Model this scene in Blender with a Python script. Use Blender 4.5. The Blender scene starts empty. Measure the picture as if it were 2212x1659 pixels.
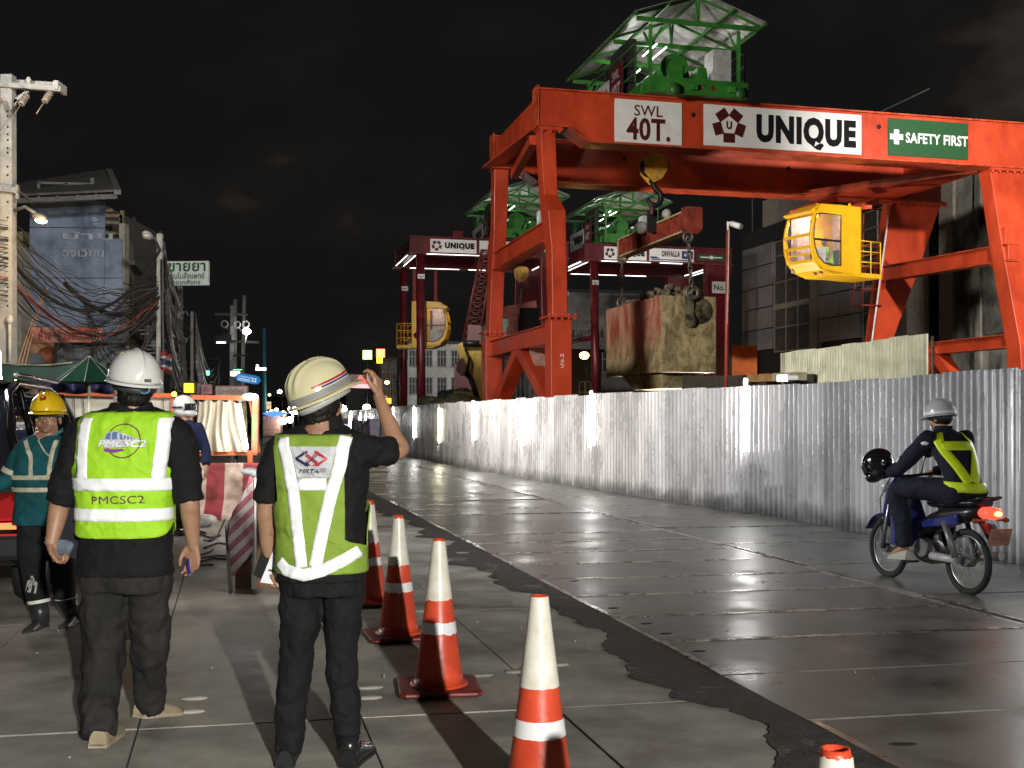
import bpy, bmesh, math, random
from mathutils import Vector, Matrix, noise
random.seed(7)
PI = math.pi
C = bpy.context.scene.collection
R = math.radians
# ---------------------------------------------------------------- camera
F, HX, HY, CAMZ = 2450.0, 1106.0, 905.0, 1.5        # focal length and horizon as measured on the photograph
cam_d = bpy.data.cameras.new('camera')
cam_d.sensor_width = 36; cam_d.lens = 36*F/2212; cam_d.shift_y = (HY-829.5)/2212
cam_d.clip_start = 0.1; cam_d.clip_end = 2000
cam = bpy.data.objects.new('camera', cam_d); C.objects.link(cam)
cam.location = (0, 0, CAMZ); cam.rotation_euler = (R(90), 0, 0)
bpy.context.scene.camera = cam
def W(x, y, Y): return Vector(((x-HX)/F*Y, Y, CAMZ+(HY-y)/F*Y))
def G(x, y):
    Y = CAMZ*F/(y-HY); return Vector(((x-HX)/F*Y, Y, 0))
# ---------------------------------------------------------------- night sky
wd = bpy.data.worlds.new('World'); bpy.context.scene.world = wd; wd.use_nodes = True
nt = wd.node_tree; bg = nt.nodes['Background']
tc = nt.nodes.new('ShaderNodeTexCoord'); mp = nt.nodes.new('ShaderNodeMapping'); mp.inputs['Scale'].default_value = (4, 4, 7)
mp.inputs['Location'].default_value = (.35, .2, 1.3)
nz = nt.nodes.new('ShaderNodeTexNoise'); nz.inputs['Scale'].default_value = 1.6; nz.inputs['Detail'].default_value = 5
cr = nt.nodes.new('ShaderNodeValToRGB')
cr.color_ramp.elements[0].position = .56; cr.color_ramp.elements[0].color = (.0064, .0060, .0060, 1)
cr.color_ramp.elements[1].position = .85; cr.color_ramp.elements[1].color = (.030, .024, .019, 1)
e = cr.color_ramp.elements.new(.68); e.color = (.0085, .0075, .0068, 1)
nt.links.new(tc.outputs['Generated'], mp.inputs['Vector']); nt.links.new(mp.outputs[0], nz.inputs['Vector'])
sx = nt.nodes.new('ShaderNodeSeparateXYZ'); nt.links.new(tc.outputs['Generated'], sx.inputs[0])       # town glow on the clouds over the right side
mg = nt.nodes.new('ShaderNodeMapRange'); mg.inputs['From Min'].default_value = .18; mg.inputs['From Max'].default_value = .42; mg.inputs['To Max'].default_value = .30; nt.links.new(sx.outputs['X'], mg.inputs['Value'])
aw = nt.nodes.new('ShaderNodeMath'); nt.links.new(nz.outputs['Fac'], aw.inputs[0]); nt.links.new(mg.outputs[0], aw.inputs[1]); nt.links.new(aw.outputs[0], cr.inputs['Fac']); nt.links.new(cr.outputs[0], bg.inputs['Color'])
bg.inputs['Strength'].default_value = 1.0
sc = bpy.context.scene
sc.view_settings.view_transform = 'Standard'; sc.view_settings.look = 'None'; sc.view_settings.gamma = 1
sc.view_settings.exposure = 0.10
sc.cycles.use_denoising = True; sc.cycles.max_bounces = 5; sc.cycles.sample_clamp_indirect = 4
# ---------------------------------------------------------------- lamps of the place and added lights
def lamp(name, kind, loc, energy, color=(1, 1, 1), size=.2, target=None, spot=None, blend=.5):
    d = bpy.data.lights.new(name, kind); d.energy = energy; d.color = color
    if kind in ('POINT', 'SPOT'): d.shadow_soft_size = size
    if kind == 'SUN': d.angle = size
    if kind == 'SPOT': d.spot_size = R(spot); d.spot_blend = blend
    o = bpy.data.objects.new(name, d); C.objects.link(o); o.location = loc
    if target is not None:
        o.rotation_euler = (Vector(target)-Vector(loc)).to_track_quat('-Z', 'Y').to_euler()
    return o
# light tower behind the photographer (it throws the long leg shadows towards the barriers)
lamp('light_tower', 'SPOT', (3.8, -8.6, 3.75), 10400, (1, .97, .90), .10, (-2.2, 9, .6), 46, 1.0)
# added floodlight, unseen on the left: brightens the sheet fence and the decks
lamp('added_fence_light', 'SPOT', (-11, 11, 5.5), 6000, (.97, .98, 1), 1.0, (5.2, 14.5, 2.0), 60, .8)
lamp('added_house_light', 'SPOT', (4, 4, 9), 14000, (1, .96, .88), .6, (-9.5, 25, 4), 50, .8)  # added, unseen: brightens the house and blue sheets on the left
# site floodlights that wash the cranes from the left, and the yard behind the fence
lamp('site_floodlight', 'SPOT', (-14, 3, 9), 28000, (1, .93, .84), 1.3, (7.5, 32, 7.6), 46, .6)
lamp('yard_floodlight', 'SPOT', (13, 14, 12), 26000, (1, .95, .88), .35, (19, 46, 6), 60, .7)
lamp('yard_uplight', 'SPOT', (6, 36, .6), 2500, (1, .93, .85), .3, (6, 32, 10), 120, .6)
lamp('far_floodlight', 'SPOT', (-4, 38, 9), 5000, (1, .93, .84), .4, (3, 58, 6), 60, .6)
lamp('added_building_light', 'SPOT', (-5, 62, 11), 5500, (1, .96, .9), .5, (0, 80, 3), 75, .6)  # added, unseen: brightens the white buildings at the back
# ---------------------------------------------------------------- materials
MATS = {}
def M(name, col=(.5, .5, .5), rough=.6, metal=0, var=.25, scale=6, bump=.0, bscale=40, emit=None, es=1, stretch=(1, 1, 1), spec=.5, rvar=0, coat=0, dark=None, alpha=1, ramp=(.35, .7), bdet=5, bdist=.02):
    if name in MATS: return MATS[name]
    m = bpy.data.materials.new(name); m.use_nodes = True; t = m.node_tree; b = t.nodes['Principled BSDF']
    b.inputs['Base Color'].default_value = (*col, 1); b.inputs['Roughness'].default_value = rough; b.inputs['Metallic'].default_value = metal
    b.inputs['Specular IOR Level'].default_value = spec; b.inputs['Coat Weight'].default_value = coat
    if emit is not None:
        b.inputs['Emission Color'].default_value = (*emit, 1); b.inputs['Emission Strength'].default_value = es
    if alpha < 1: b.inputs['Alpha'].default_value = alpha
    if var or bump or rvar:
        tc = t.nodes.new('ShaderNodeTexCoord'); mp = t.nodes.new('ShaderNodeMapping'); mp.inputs['Scale'].default_value = stretch
        t.links.new(tc.outputs['Object'], mp.inputs['Vector'])
    if var or rvar:
        n = t.nodes.new('ShaderNodeTexNoise'); n.inputs['Scale'].default_value = scale; n.inputs['Detail'].default_value = 8; n.inputs['Roughness'].default_value = .65
        t.links.new(mp.outputs[0], n.inputs['Vector'])
        c = t.nodes.new('ShaderNodeValToRGB'); c.color_ramp.elements[0].position = ramp[0]; c.color_ramp.elements[1].position = ramp[1]
        dk = dark if dark else tuple(v*(1-var*1.6) if v*(1-var*1.6) > 0 else 0 for v in col)
        c.color_ramp.elements[0].color = (*dk, 1); c.color_ramp.elements[1].color = (*[min(1, v*(1+var*.35)) for v in col], 1)
        t.links.new(n.outputs['Fac'], c.inputs['Fac'])
        if var: t.links.new(c.outputs[0], b.inputs['Base Color'])
        if rvar:
            mr = t.nodes.new('ShaderNodeMapRange'); mr.inputs['From Min'].default_value = .3; mr.inputs['From Max'].default_value = .7
            mr.inputs['To Min'].default_value = max(.03, rough-rvar); mr.inputs['To Max'].default_value = rough+rvar
            t.links.new(n.outputs['Fac'], mr.inputs['Value']); t.links.new(mr.outputs[0], b.inputs['Roughness'])
    if bump:
        n2 = t.nodes.new('ShaderNodeTexNoise'); n2.inputs['Scale'].default_value = bscale; n2.inputs['Detail'].default_value = bdet
        t.links.new(mp.outputs[0], n2.inputs['Vector'])
        bp = t.nodes.new('ShaderNodeBump'); bp.inputs['Strength'].default_value = bump; bp.inputs['Distance'].default_value = bdist
        t.links.new(n2.outputs['Fac'], bp.inputs['Height']); t.links.new(bp.outputs[0], b.inputs['Normal'])
    MATS[name] = m; return m
def stain(m, col, thr=.60, sc_=3, st=(1, 1, .2), soft=.08, amt=1.0, det=9):
    """a second layer of dirt, rust runs or scuffs with its own outline"""
    t = m.node_tree; bs = t.nodes['Principled BSDF']; tc = t.nodes.new('ShaderNodeTexCoord'); mp = t.nodes.new('ShaderNodeMapping'); mp.inputs['Scale'].default_value = st; mp.inputs['Location'].default_value = (3.1, 1.7, .4); t.links.new(tc.outputs['Object'], mp.inputs[0])
    n = t.nodes.new('ShaderNodeTexNoise'); n.inputs['Scale'].default_value = sc_; n.inputs['Detail'].default_value = det; n.inputs['Roughness'].default_value = .7; t.links.new(mp.outputs[0], n.inputs['Vector'])
    r = t.nodes.new('ShaderNodeMapRange'); r.inputs['From Min'].default_value = thr; r.inputs['From Max'].default_value = thr+soft; r.inputs['To Max'].default_value = amt; t.links.new(n.outputs['Fac'], r.inputs['Value'])
    mx = t.nodes.new('ShaderNodeMix'); mx.data_type = 'RGBA'; mx.inputs['B'].default_value = (*col, 1); t.links.new(r.outputs[0], mx.inputs['Factor']); s = bs.inputs['Base Color']
    if s.links: t.links.new(s.links[0].from_socket, mx.inputs['A'])
    else: mx.inputs['A'].default_value = s.default_value
    t.links.new(mx.outputs['Result'], s); return m
def E(name, col, s): return M(name, (.02, .02, .02), .5, var=0, emit=col, es=s)
# ---------------------------------------------------------------- objects
def tag(o, label=None, cat=None, group=None, kind=None):
    if label: o['label'] = label
    if cat: o['category'] = cat
    if group: o['group'] = group
    if kind: o['kind'] = kind
    return o
def thing(name, label, cat, loc=(0, 0, 0), rz=0, group=None):
    o = bpy.data.objects.new(name, None); C.objects.link(o); o.location = loc; o.rotation_euler = (0, 0, rz); o.empty_display_size = .2
    return tag(o, label, cat, group)
def wmat(o):
    m = Matrix.LocRotScale(o.location, o.rotation_euler, o.scale)
    return wmat(o.parent) @ m if o.parent else m
class MB:
    def __init__(s): s.b = bmesh.new(); s.mats = []; s.cur = 0
    def use(s, m):
        if m not in s.mats: s.mats.append(m)
        s.cur = s.mats.index(m); return s
    def face(s, vs, smooth=False):
        try:
            f = s.b.faces.new(vs); f.material_index = s.cur; f.smooth = smooth; return f
        except ValueError: return None
    def hexa(s, p):
        v = [s.b.verts.new(q) for q in p]
        for i in ((0, 3, 2, 1), (4, 5, 6, 7), (0, 1, 5, 4), (1, 2, 6, 5), (2, 3, 7, 6), (3, 0, 4, 7)): s.face([v[k] for k in i])
        return s
    def box(s, c, d, rz=0, top=1.0):
        c = Vector(c); m = Matrix.Rotation(rz, 3, 'Z'); P = []
        for z, k in ((-.5, 1), (.5, top)):
            for x, y in ((-.5, -.5), (.5, -.5), (.5, .5), (-.5, .5)): P.append(c+m @ Vector((x*d[0]*k, y*d[1]*k, z*d[2])))
        return s.hexa(P)
    def bar(s, p0, p1, w, h, up=(0, 0, 1), w1=None, h1=None):
        p0, p1 = Vector(p0), Vector(p1); d = (p1-p0).normalized(); x = d.cross(Vector(up))
        if x.length < 1e-4: x = d.cross(Vector((1, 0, 0)))
        x.normalize(); y = x.cross(d); w1 = w if w1 is None else w1; h1 = h if h1 is None else h1
        q = [p0+x*(a*w/2)+y*(b*h/2) for a, b in ((-1, -1), (1, -1), (1, 1), (-1, 1))]+[p1+x*(a*w1/2)+y*(b*h1/2) for a, b in ((-1, -1), (1, -1), (1, 1), (-1, 1))]
        return s.hexa(q)
    def tube(s, pts, r, n=8, cap=True, rs=None):
        pts = [Vector(p) for p in pts]; rings = []; up = Vector((0, 0, 1)); px = None
        for i, p in enumerate(pts):
            d = (pts[min(i+1, len(pts)-1)]-pts[max(i-1, 0)]); d = d.normalized() if d.length > 1e-9 else Vector((0, 0, 1))
            if px is None:
                x = d.cross(up)
                if x.length < 1e-3: x = d.cross(Vector((1, 0, 0)))
            else:
                x = px-d*px.dot(d)
                if x.length < 1e-6: x = d.orthogonal()
            x.normalize(); px = x; y = d.cross(x); rr = rs[i] if rs else r
            rings.append([s.b.verts.new(p+(x*math.cos(2*PI*k/n)+y*math.sin(2*PI*k/n))*rr) for k in range(n)])
        for a, b_ in zip(rings, rings[1:]):
            for k in range(n): s.face([a[k], a[(k+1) % n], b_[(k+1) % n], b_[k]], True)
        if cap:
            s.face(rings[0][::-1]); s.face(rings[-1])
        return s
    def lathe(s, prof, n=32, c=(0, 0, 0), cap=False, ax=None):
        c = Vector(c); rings = []; q = Vector((0, 0, 1)).rotation_difference(Vector(ax)).to_matrix() if ax else Matrix.Identity(3)
        for r, z in prof: rings.append([s.b.verts.new(c+q @ Vector((r*math.cos(2*PI*k/n), r*math.sin(2*PI*k/n), z))) for k in range(n)])
        for a, b_ in zip(rings, rings[1:]):
            for k in range(n): s.face([a[k], a[(k+1) % n], b_[(k+1) % n], b_[k]], True)
        if cap: s.face(rings[0][::-1]); s.face(rings[-1])
        return s
    def torus(s, c, R0, r, ax=(0, 0, 1), n=20, m=8, sx=1):
        q = Vector((0, 0, 1)).rotation_difference(Vector(ax)).to_matrix(); c = Vector(c); rr = []
        for i in range(n):
            a = 2*PI*i/n; rr.append([s.b.verts.new(c+q @ Vector(((R0+r*math.cos(2*PI*k/m))*math.cos(a)*sx, (R0+r*math.cos(2*PI*k/m))*math.sin(a), r*math.sin(2*PI*k/m)))) for k in range(m)])
        for i in range(n):
            for k in range(m): s.face([rr[i][k], rr[(i+1) % n][k], rr[(i+1) % n][(k+1) % m], rr[i][(k+1) % m]], True)
        return s
    def ball(s, c, r, n=12, m=8, q=None):
        c = Vector(c); r = (r, r, r) if isinstance(r, (int, float)) else r; q = q or Matrix.Identity(3); rings = []
        for j in range(1, m):
            th = PI*j/m; rings.append([s.b.verts.new(c+q @ Vector((r[0]*math.sin(th)*math.cos(2*PI*k/n), r[1]*math.sin(th)*math.sin(2*PI*k/n), r[2]*math.cos(th)))) for k in range(n)])
        t = s.b.verts.new(c+q @ Vector((0, 0, r[2]))); u = s.b.verts.new(c-q @ Vector((0, 0, r[2])))
        for a, b_ in zip(rings, rings[1:]):
            for k in range(n): s.face([a[k], b_[k], b_[(k+1) % n], a[(k+1) % n]], True)
        for k in range(n): s.face([t, rings[0][k], rings[0][(k+1) % n]], True); s.face([u, rings[-1][(k+1) % n], rings[-1][k]], True)
        return s
    def prism(s, pts, off):
        off = Vector(off); a = [s.b.verts.new(p) for p in pts]; b_ = [s.b.verts.new(Vector(p)+off) for p in pts]; n = len(a)
        s.face(a[::-1]); s.face(b_)
        for k in range(n): s.face([a[k], a[(k+1) % n], b_[(k+1) % n], b_[k]])
        return s
    def grid(s, fn, nu, nv, smooth=True, closeu=False):
        g = [[s.b.verts.new(fn(i/(nu-1) if not closeu else i/nu, j/(nv-1))) for j in range(nv)] for i in range(nu)]
        for i in range(nu if closeu else nu-1):
            for j in range(nv-1): s.face([g[i][j], g[(i+1) % nu][j], g[(i+1) % nu][j+1], g[i][j+1]], smooth)
        return s
    def loft(s, rings, closed=True, cap=True, smooth=True):
        rr = [[s.b.verts.new(p) for p in r] for r in rings]; n = len(rr[0])
        for a, b_ in zip(rr, rr[1:]):
            for k in range(n if closed else n-1): s.face([a[k], a[(k+1) % n], b_[(k+1) % n], b_[k]], smooth)
        if cap and closed: s.face(rr[0][::-1], False); s.face(rr[-1], False)
        return s
    def build(s, name, mat=None, parent=None, bevel=0, solid=0, local=False, fix=True):
        if fix: bmesh.ops.recalc_face_normals(s.b, faces=s.b.faces)
        me = bpy.data.meshes.new(name); loc = Vector((0, 0, 0))
        if parent and not local: s.b.transform(wmat(parent).inverted())
        elif not parent and not local and s.b.verts:
            xs = [v.co for v in s.b.verts]; loc = Vector((sum(v.x for v in xs)/len(xs), sum(v.y for v in xs)/len(xs), min(v.z for v in xs)))
            s.b.transform(Matrix.Translation(-loc))
        s.b.to_mesh(me); s.b.free()
        for m in ([mat] if mat and not s.mats else s.mats): me.materials.append(m)
        o = bpy.data.objects.new(name, me); C.objects.link(o); o.parent = parent; o.location = loc
        if solid:
            md = o.modifiers.new('Solid', 'SOLIDIFY'); md.thickness = solid; md.offset = 0
        if bevel:
            md = o.modifiers.new('Bevel', 'BEVEL'); md.width = bevel; md.segments = 2; md.limit_method = 'ANGLE'
        return o
def B(): return MB()
def txt(body, org, xd, ud, w, h, mat, parent=None, name='lettering', bold=0, depth=.004, mapf=None, shear=0, keep=False, align='C'):
    """text mesh centred on org, xd to the right, ud up, fitted into w x h"""
    cu = bpy.data.curves.new(name, 'FONT'); cu.body = body; cu.size = 1; cu.offset = bold; cu.shear = shear; cu.extrude = 0; cu.resolution_u = 3
    if bold: cu.space_character = 1.0+bold*2.2
    to = bpy.data.objects.new(name+'_tmp', cu); C.objects.link(to)
    dg = bpy.context.evaluated_depsgraph_get(); me = bpy.data.meshes.new_from_object(to.evaluated_get(dg)); bpy.data.objects.remove(to)
    vs = me.vertices; x0, x1 = min(v.co.x for v in vs), max(v.co.x for v in vs); y0, y1 = min(v.co.y for v in vs), max(v.co.y for v in vs)
    sx, sy = w/(x1-x0), h/(y1-y0)
    if keep: sx = sy = min(sx, sy)
    xd, ud, org = Vector(xd).normalized(), Vector(ud).normalized(), Vector(org); nd = xd.cross(ud)
    b = bmesh.new(); b.from_mesh(me); bpy.data.meshes.remove(me)
    if mapf: bmesh.ops.subdivide_edges(b, edges=[e_ for e_ in b.edges if e_.calc_length() > .25], cuts=2)
    inv = wmat(parent).inverted() if parent else Matrix.Identity(4)
    for v in b.verts:
        a, c_ = (v.co.x-(x0+x1)/2)*sx, (v.co.y-(y0+y1)/2)*sy
        v.co = mapf(a, c_) if mapf else inv @ (org+xd*a+ud*c_+nd*depth)
    for f in b.faces: f.material_index = 0
    m2 = bpy.data.meshes.new(name); b.to_mesh(m2); b.free(); m2.materials.append(mat)
    o = bpy.data.objects.new(name, m2); C.objects.link(o); o.parent = parent
    return o
def plate(name, org, xd, ud, w, h, mat, parent=None, t=.02):
    """flat board centred on org; its front face looks along xd x ud"""
    xd, ud, org = Vector(xd).normalized(), Vector(ud).normalized(), Vector(org); nd = xd.cross(ud); b = B()
    P = [org+xd*(a*w/2)+ud*(c_*h/2)-nd*k for k in (t, 0) for a, c_ in ((-1, -1), (1, -1), (1, 1), (-1, 1))]
    b.hexa(P); return b.build(name, mat, parent)
def copy_tree(o, parent=None):
    c = o.copy(); C.objects.link(c); c.parent = parent
    for ch in [x for x in bpy.data.objects if x.parent == o]: copy_tree(ch, c)
    return c
# ================================================================ GROUND
TV = Vector((-.24, .971, 0)); TU = Vector((.971, .24, 0)); SU = Vector((.981, .195, 0))     # along the road, across it, the seams
def RP(t, s, z=0):                                     # road frame -> world (s along the road; cross seams follow SU)
    return TV*s+SU*(t/(SU.dot(TU)))+Vector((0, 0, z))
asph = M('asphalt', (.055, .053, .05), .75, var=.5, scale=1.3, bump=.5, bscale=70, rvar=.2)
b = B(); n = 40
b.grid(lambda u, v: Vector((-160+320*u, -30+430*v, -.035)), 3, 3)
tag(b.build('ground', asph), kind='structure')
deckm = M('deck', (.225, .22, .20), .38, var=.5, scale=1.3, bump=.13, bscale=7, rvar=.16, stretch=(1, 1, 1), spec=.5)
deckl = M('walkway', (.43, .41, .36), .62, var=.38, scale=1.6, bump=.12, bscale=14, rvar=.12)
stain(deckm, (.05, .045, .04), .56, 1.1, (1, 1, 1), .10, .8); stain(deckm, (.26, .25, .23), .60, 2.2, (1, .5, 1), .12, .6)
stain(deckl, (.19, .165, .135), .57, 1.2, (1, .6, 1), .14, .7); stain(deckl, (.42, .40, .36), .66, 5, (1, 1, 1), .06, .5)
steel = M('steel_edge', (.52, .49, .45), .28, metal=.7, var=.5, scale=5, rvar=.15)
dark = M('dark_gap', (.012, .012, .012), .9, var=0)
def deck(name, lanes, s0, s1, ds, mat, edge, z=0, tilt=.0035, off=0, skip=None):
    b = B(); rnd = random.Random(3+len(lanes))
    for li, (ta, tb) in enumerate(lanes):
        s = s0+off*li
        while s < s1:
            g = .011 if edge else .005; zz = z+rnd.uniform(-tilt, tilt)*1.4
            def q(t, q_, k):
                return RP(t, q_, k)
            a, c_, e1, f = rnd.uniform(-tilt, tilt), rnd.uniform(-tilt, tilt), rnd.uniform(-tilt, tilt), rnd.uniform(-tilt, tilt)
            t0, t1, sa, sb = ta+g, tb-g, s+g, s+ds-g
            if skip and skip(t0, sa): s += ds; continue
            b.use(mat)
            b.hexa([q(t0, sa, z-.03), q(t1, sa, z-.03), q(t1, sb, z-.03), q(t0, sb, z-.03), q(t0, sa, zz+a), q(t1, sa, zz+c_), q(t1, sb, zz+e1), q(t0, sb, zz+f)])
            if edge:                                   # bright worn angle iron on the near cross edge and the long sides
                b.use(steel); w = .042; u = .005
                if rnd.random() < .8:
                    ta2, tb2 = (t0, t1) if rnd.random() < .6 else (t0+rnd.uniform(0, .6), t1-rnd.uniform(0, 1))
                    b.hexa([q(ta2, sb-w, zz-.01), q(tb2, sb-w, zz-.01), q(tb2, sb, zz-.01), q(ta2, sb, zz-.01), q(ta2, sb-w, zz+u+f), q(tb2, sb-w, zz+u+e1), q(tb2, sb+.004, zz+u+e1+.002), q(ta2, sb+.004, zz+u+f+.002)])
                for tt in (t0, t1-w):
                    if rnd.random() < .75:
                        b.hexa([q(tt, sa, zz-.01), q(tt+w, sa, zz-.01), q(tt+w, sb, zz-.01), q(tt, sb, zz-.01), q(tt, sa, zz+u+a), q(tt+w, sa, zz+u+a), q(tt+w, sb, zz+u+f), q(tt, sb, zz+u+f)])
            s += ds
    return tag(b.build(name), kind='structure')
deck('road_deck', [(2.75, 5.62)], 2.15, 64, 1.02, deckm, True, z=.012, tilt=.005)
deck('outer_road_deck', [(5.66, 8.9)], 2.6, 64, 2.04, deckm, True, z=.012, tilt=.006, skip=lambda t, s: s > 14 and t > 8.5)
deck('walkway_deck', [(-4.8, -3.6), (-3.6, -2.5), (-2.5, -1.46), (-1.46, -.44), (-.44, .63), (.63, 1.63), (1.63, 2.72)], 2.66, 62, 3.06, deckl, False, z=.004, tilt=.0018)
# patch of ragged fresh asphalt between the two decks
rg = M('patch_asphalt', (.078, .076, .07), .7, var=.6, scale=9, bump=1.0, bscale=60, rvar=.2, bdist=.03)
stain(rg, (.15, .145, .13), .58, 3, (1, 1, 1), .05, .8)
b = B(); N = 620; A = []; Bm = []
for i in range(N+1):
    s = 1.5+i*.05; wv = noise.noise(Vector((s*.9, 3.3, 0)))*.40+noise.noise(Vector((s*3.1, 1.3, 0)))*.16+noise.noise(Vector((s*11, 9, 0)))*.07+noise.noise(Vector((s*33, 9, 0)))*.03
    A.append(b.b.verts.new(RP(2.33+wv, s, .0115))); Bm.append(b.b.verts.new(RP(2.765, s, .0125)))
for i in range(N): b.face([A[i], Bm[i], Bm[i+1], A[i+1]])
tag(b.build('asphalt_patch', rg), kind='structure')
# lifting slots and blisters in the deck plates
b = B(); rnd = random.Random(5)
for (x, y) in ((420, 1513), (412, 1542), (800, 1490), (797, 1512), (1115, 1455), (1040, 1463), (1240, 1262), (1325, 1322), (1395, 1356), (1438, 1378), (1510, 1417), (1150, 1447), (1205, 1440), (1960, 1622), (1000, 1197)):
    p = G(x, y); p.z = .03 if x > 1215 else .012; b.use(dark if x > 1215 else deckl)
    b.ball(p, (.075, .03, .012) if x < 1215 else (.05, .017, .006), 14, 6, Matrix.Rotation(R(11), 3, 'Z'))
tag(b.build('plate_slots'), kind='structure')
# scattered litter and stones
b = B()
for i in range(70):
    t, s = rnd.uniform(-2, 7), rnd.uniform(4.5, 16); b.ball(RP(t, s, .02), (rnd.uniform(.004, .012), rnd.uniform(.004, .01), .006), 6, 4)
tag(b.build('grit', M('grit', (.4, .39, .36), .8)), 'pale loose grit and stone chips scattered over the decking', 'grit', kind='stuff')

# ================================================================ SHEET FENCE with lamp tubes
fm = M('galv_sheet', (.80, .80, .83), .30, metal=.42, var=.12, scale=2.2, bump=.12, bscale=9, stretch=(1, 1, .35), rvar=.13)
def scratch(m):                                        # dark rubbed scratches, as the sheets have
    t = m.node_tree; bs = t.nodes['Principled BSDF']; tc = t.nodes.new('ShaderNodeTexCoord'); mp = t.nodes.new('ShaderNodeMapping')
    mp.inputs['Rotation'].default_value = (0, .5, .3); mp.inputs['Scale'].default_value = (1.6, 1.6, 3); t.links.new(tc.outputs['Object'], mp.inputs[0])
    n = t.nodes.new('ShaderNodeTexNoise'); n.inputs['Scale'].default_value = 5; n.inputs['Detail'].default_value = 10; n.inputs['Roughness'].default_value = .75; t.links.new(mp.outputs[0], n.inputs['Vector'])
    c = t.nodes.new('ShaderNodeValToRGB'); c.color_ramp.elements[0].position = .64; c.color_ramp.elements[0].color = (0, 0, 0, 1); c.color_ramp.elements[1].position = .68; c.color_ramp.elements[1].color = (1, 1, 1, 1)
    t.links.new(n.outputs['Fac'], c.inputs[0]); l = bs.inputs['Base Color'].links[0].from_socket
    mx = t.nodes.new('ShaderNodeMix'); mx.data_type = 'RGBA'; mx.inputs['B'].default_value = (.12, .115, .11, 1); t.links.new(c.outputs[0], mx.inputs['Factor']); t.links.new(l, mx.inputs['A']); t.links.new(mx.outputs['Result'], bs.inputs['Base Color'])
scratch(fm)
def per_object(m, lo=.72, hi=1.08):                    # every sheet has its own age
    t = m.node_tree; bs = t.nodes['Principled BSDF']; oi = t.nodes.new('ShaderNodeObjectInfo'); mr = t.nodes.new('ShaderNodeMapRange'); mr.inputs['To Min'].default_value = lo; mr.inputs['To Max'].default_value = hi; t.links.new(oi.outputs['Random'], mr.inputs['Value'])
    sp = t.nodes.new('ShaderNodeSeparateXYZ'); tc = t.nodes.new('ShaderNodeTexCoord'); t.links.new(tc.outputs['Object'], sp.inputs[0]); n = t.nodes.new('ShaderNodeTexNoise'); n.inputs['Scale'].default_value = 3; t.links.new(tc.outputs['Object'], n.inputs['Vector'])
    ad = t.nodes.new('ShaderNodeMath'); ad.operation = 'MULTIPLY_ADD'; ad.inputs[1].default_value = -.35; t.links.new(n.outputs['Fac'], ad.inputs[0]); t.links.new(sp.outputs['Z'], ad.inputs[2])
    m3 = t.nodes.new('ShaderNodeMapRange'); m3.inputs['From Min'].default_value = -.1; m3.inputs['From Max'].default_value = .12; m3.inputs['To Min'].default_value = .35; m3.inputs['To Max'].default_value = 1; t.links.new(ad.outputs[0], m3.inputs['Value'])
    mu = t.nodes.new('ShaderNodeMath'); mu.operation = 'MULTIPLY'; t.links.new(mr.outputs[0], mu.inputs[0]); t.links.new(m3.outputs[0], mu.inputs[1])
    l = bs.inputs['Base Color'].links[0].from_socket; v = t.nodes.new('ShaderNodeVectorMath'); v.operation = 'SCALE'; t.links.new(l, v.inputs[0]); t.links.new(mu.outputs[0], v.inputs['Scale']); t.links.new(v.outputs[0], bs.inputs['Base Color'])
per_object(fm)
FP = [(2330, 1252), (2212, 1222), (1950, 1166), (1700, 1121), (1500, 1091), (1314, 1063), (1140, 1035.5), (999, 1011), (930, 997), (867, 984.5), (800, 968)]
fpts = [G(x, y) for x, y in FP]; d0 = (fpts[0]-fpts[1]).normalized(); fpts = [fpts[0]+d0*4]+fpts
d1 = (fpts[-1]-fpts[-2]).normalized(); fpts.append(fpts[-1]+d1*22)
def along(pts, step):
    out = []; k = 0; rem = 0
    for a, c_ in zip(pts, pts[1:]):
        L = (c_-a).length; x = rem
        while x < L: out.append((a.lerp(c_, x/L), (c_-a).normalized())); x += step
        rem = x-L
    return out
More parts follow.
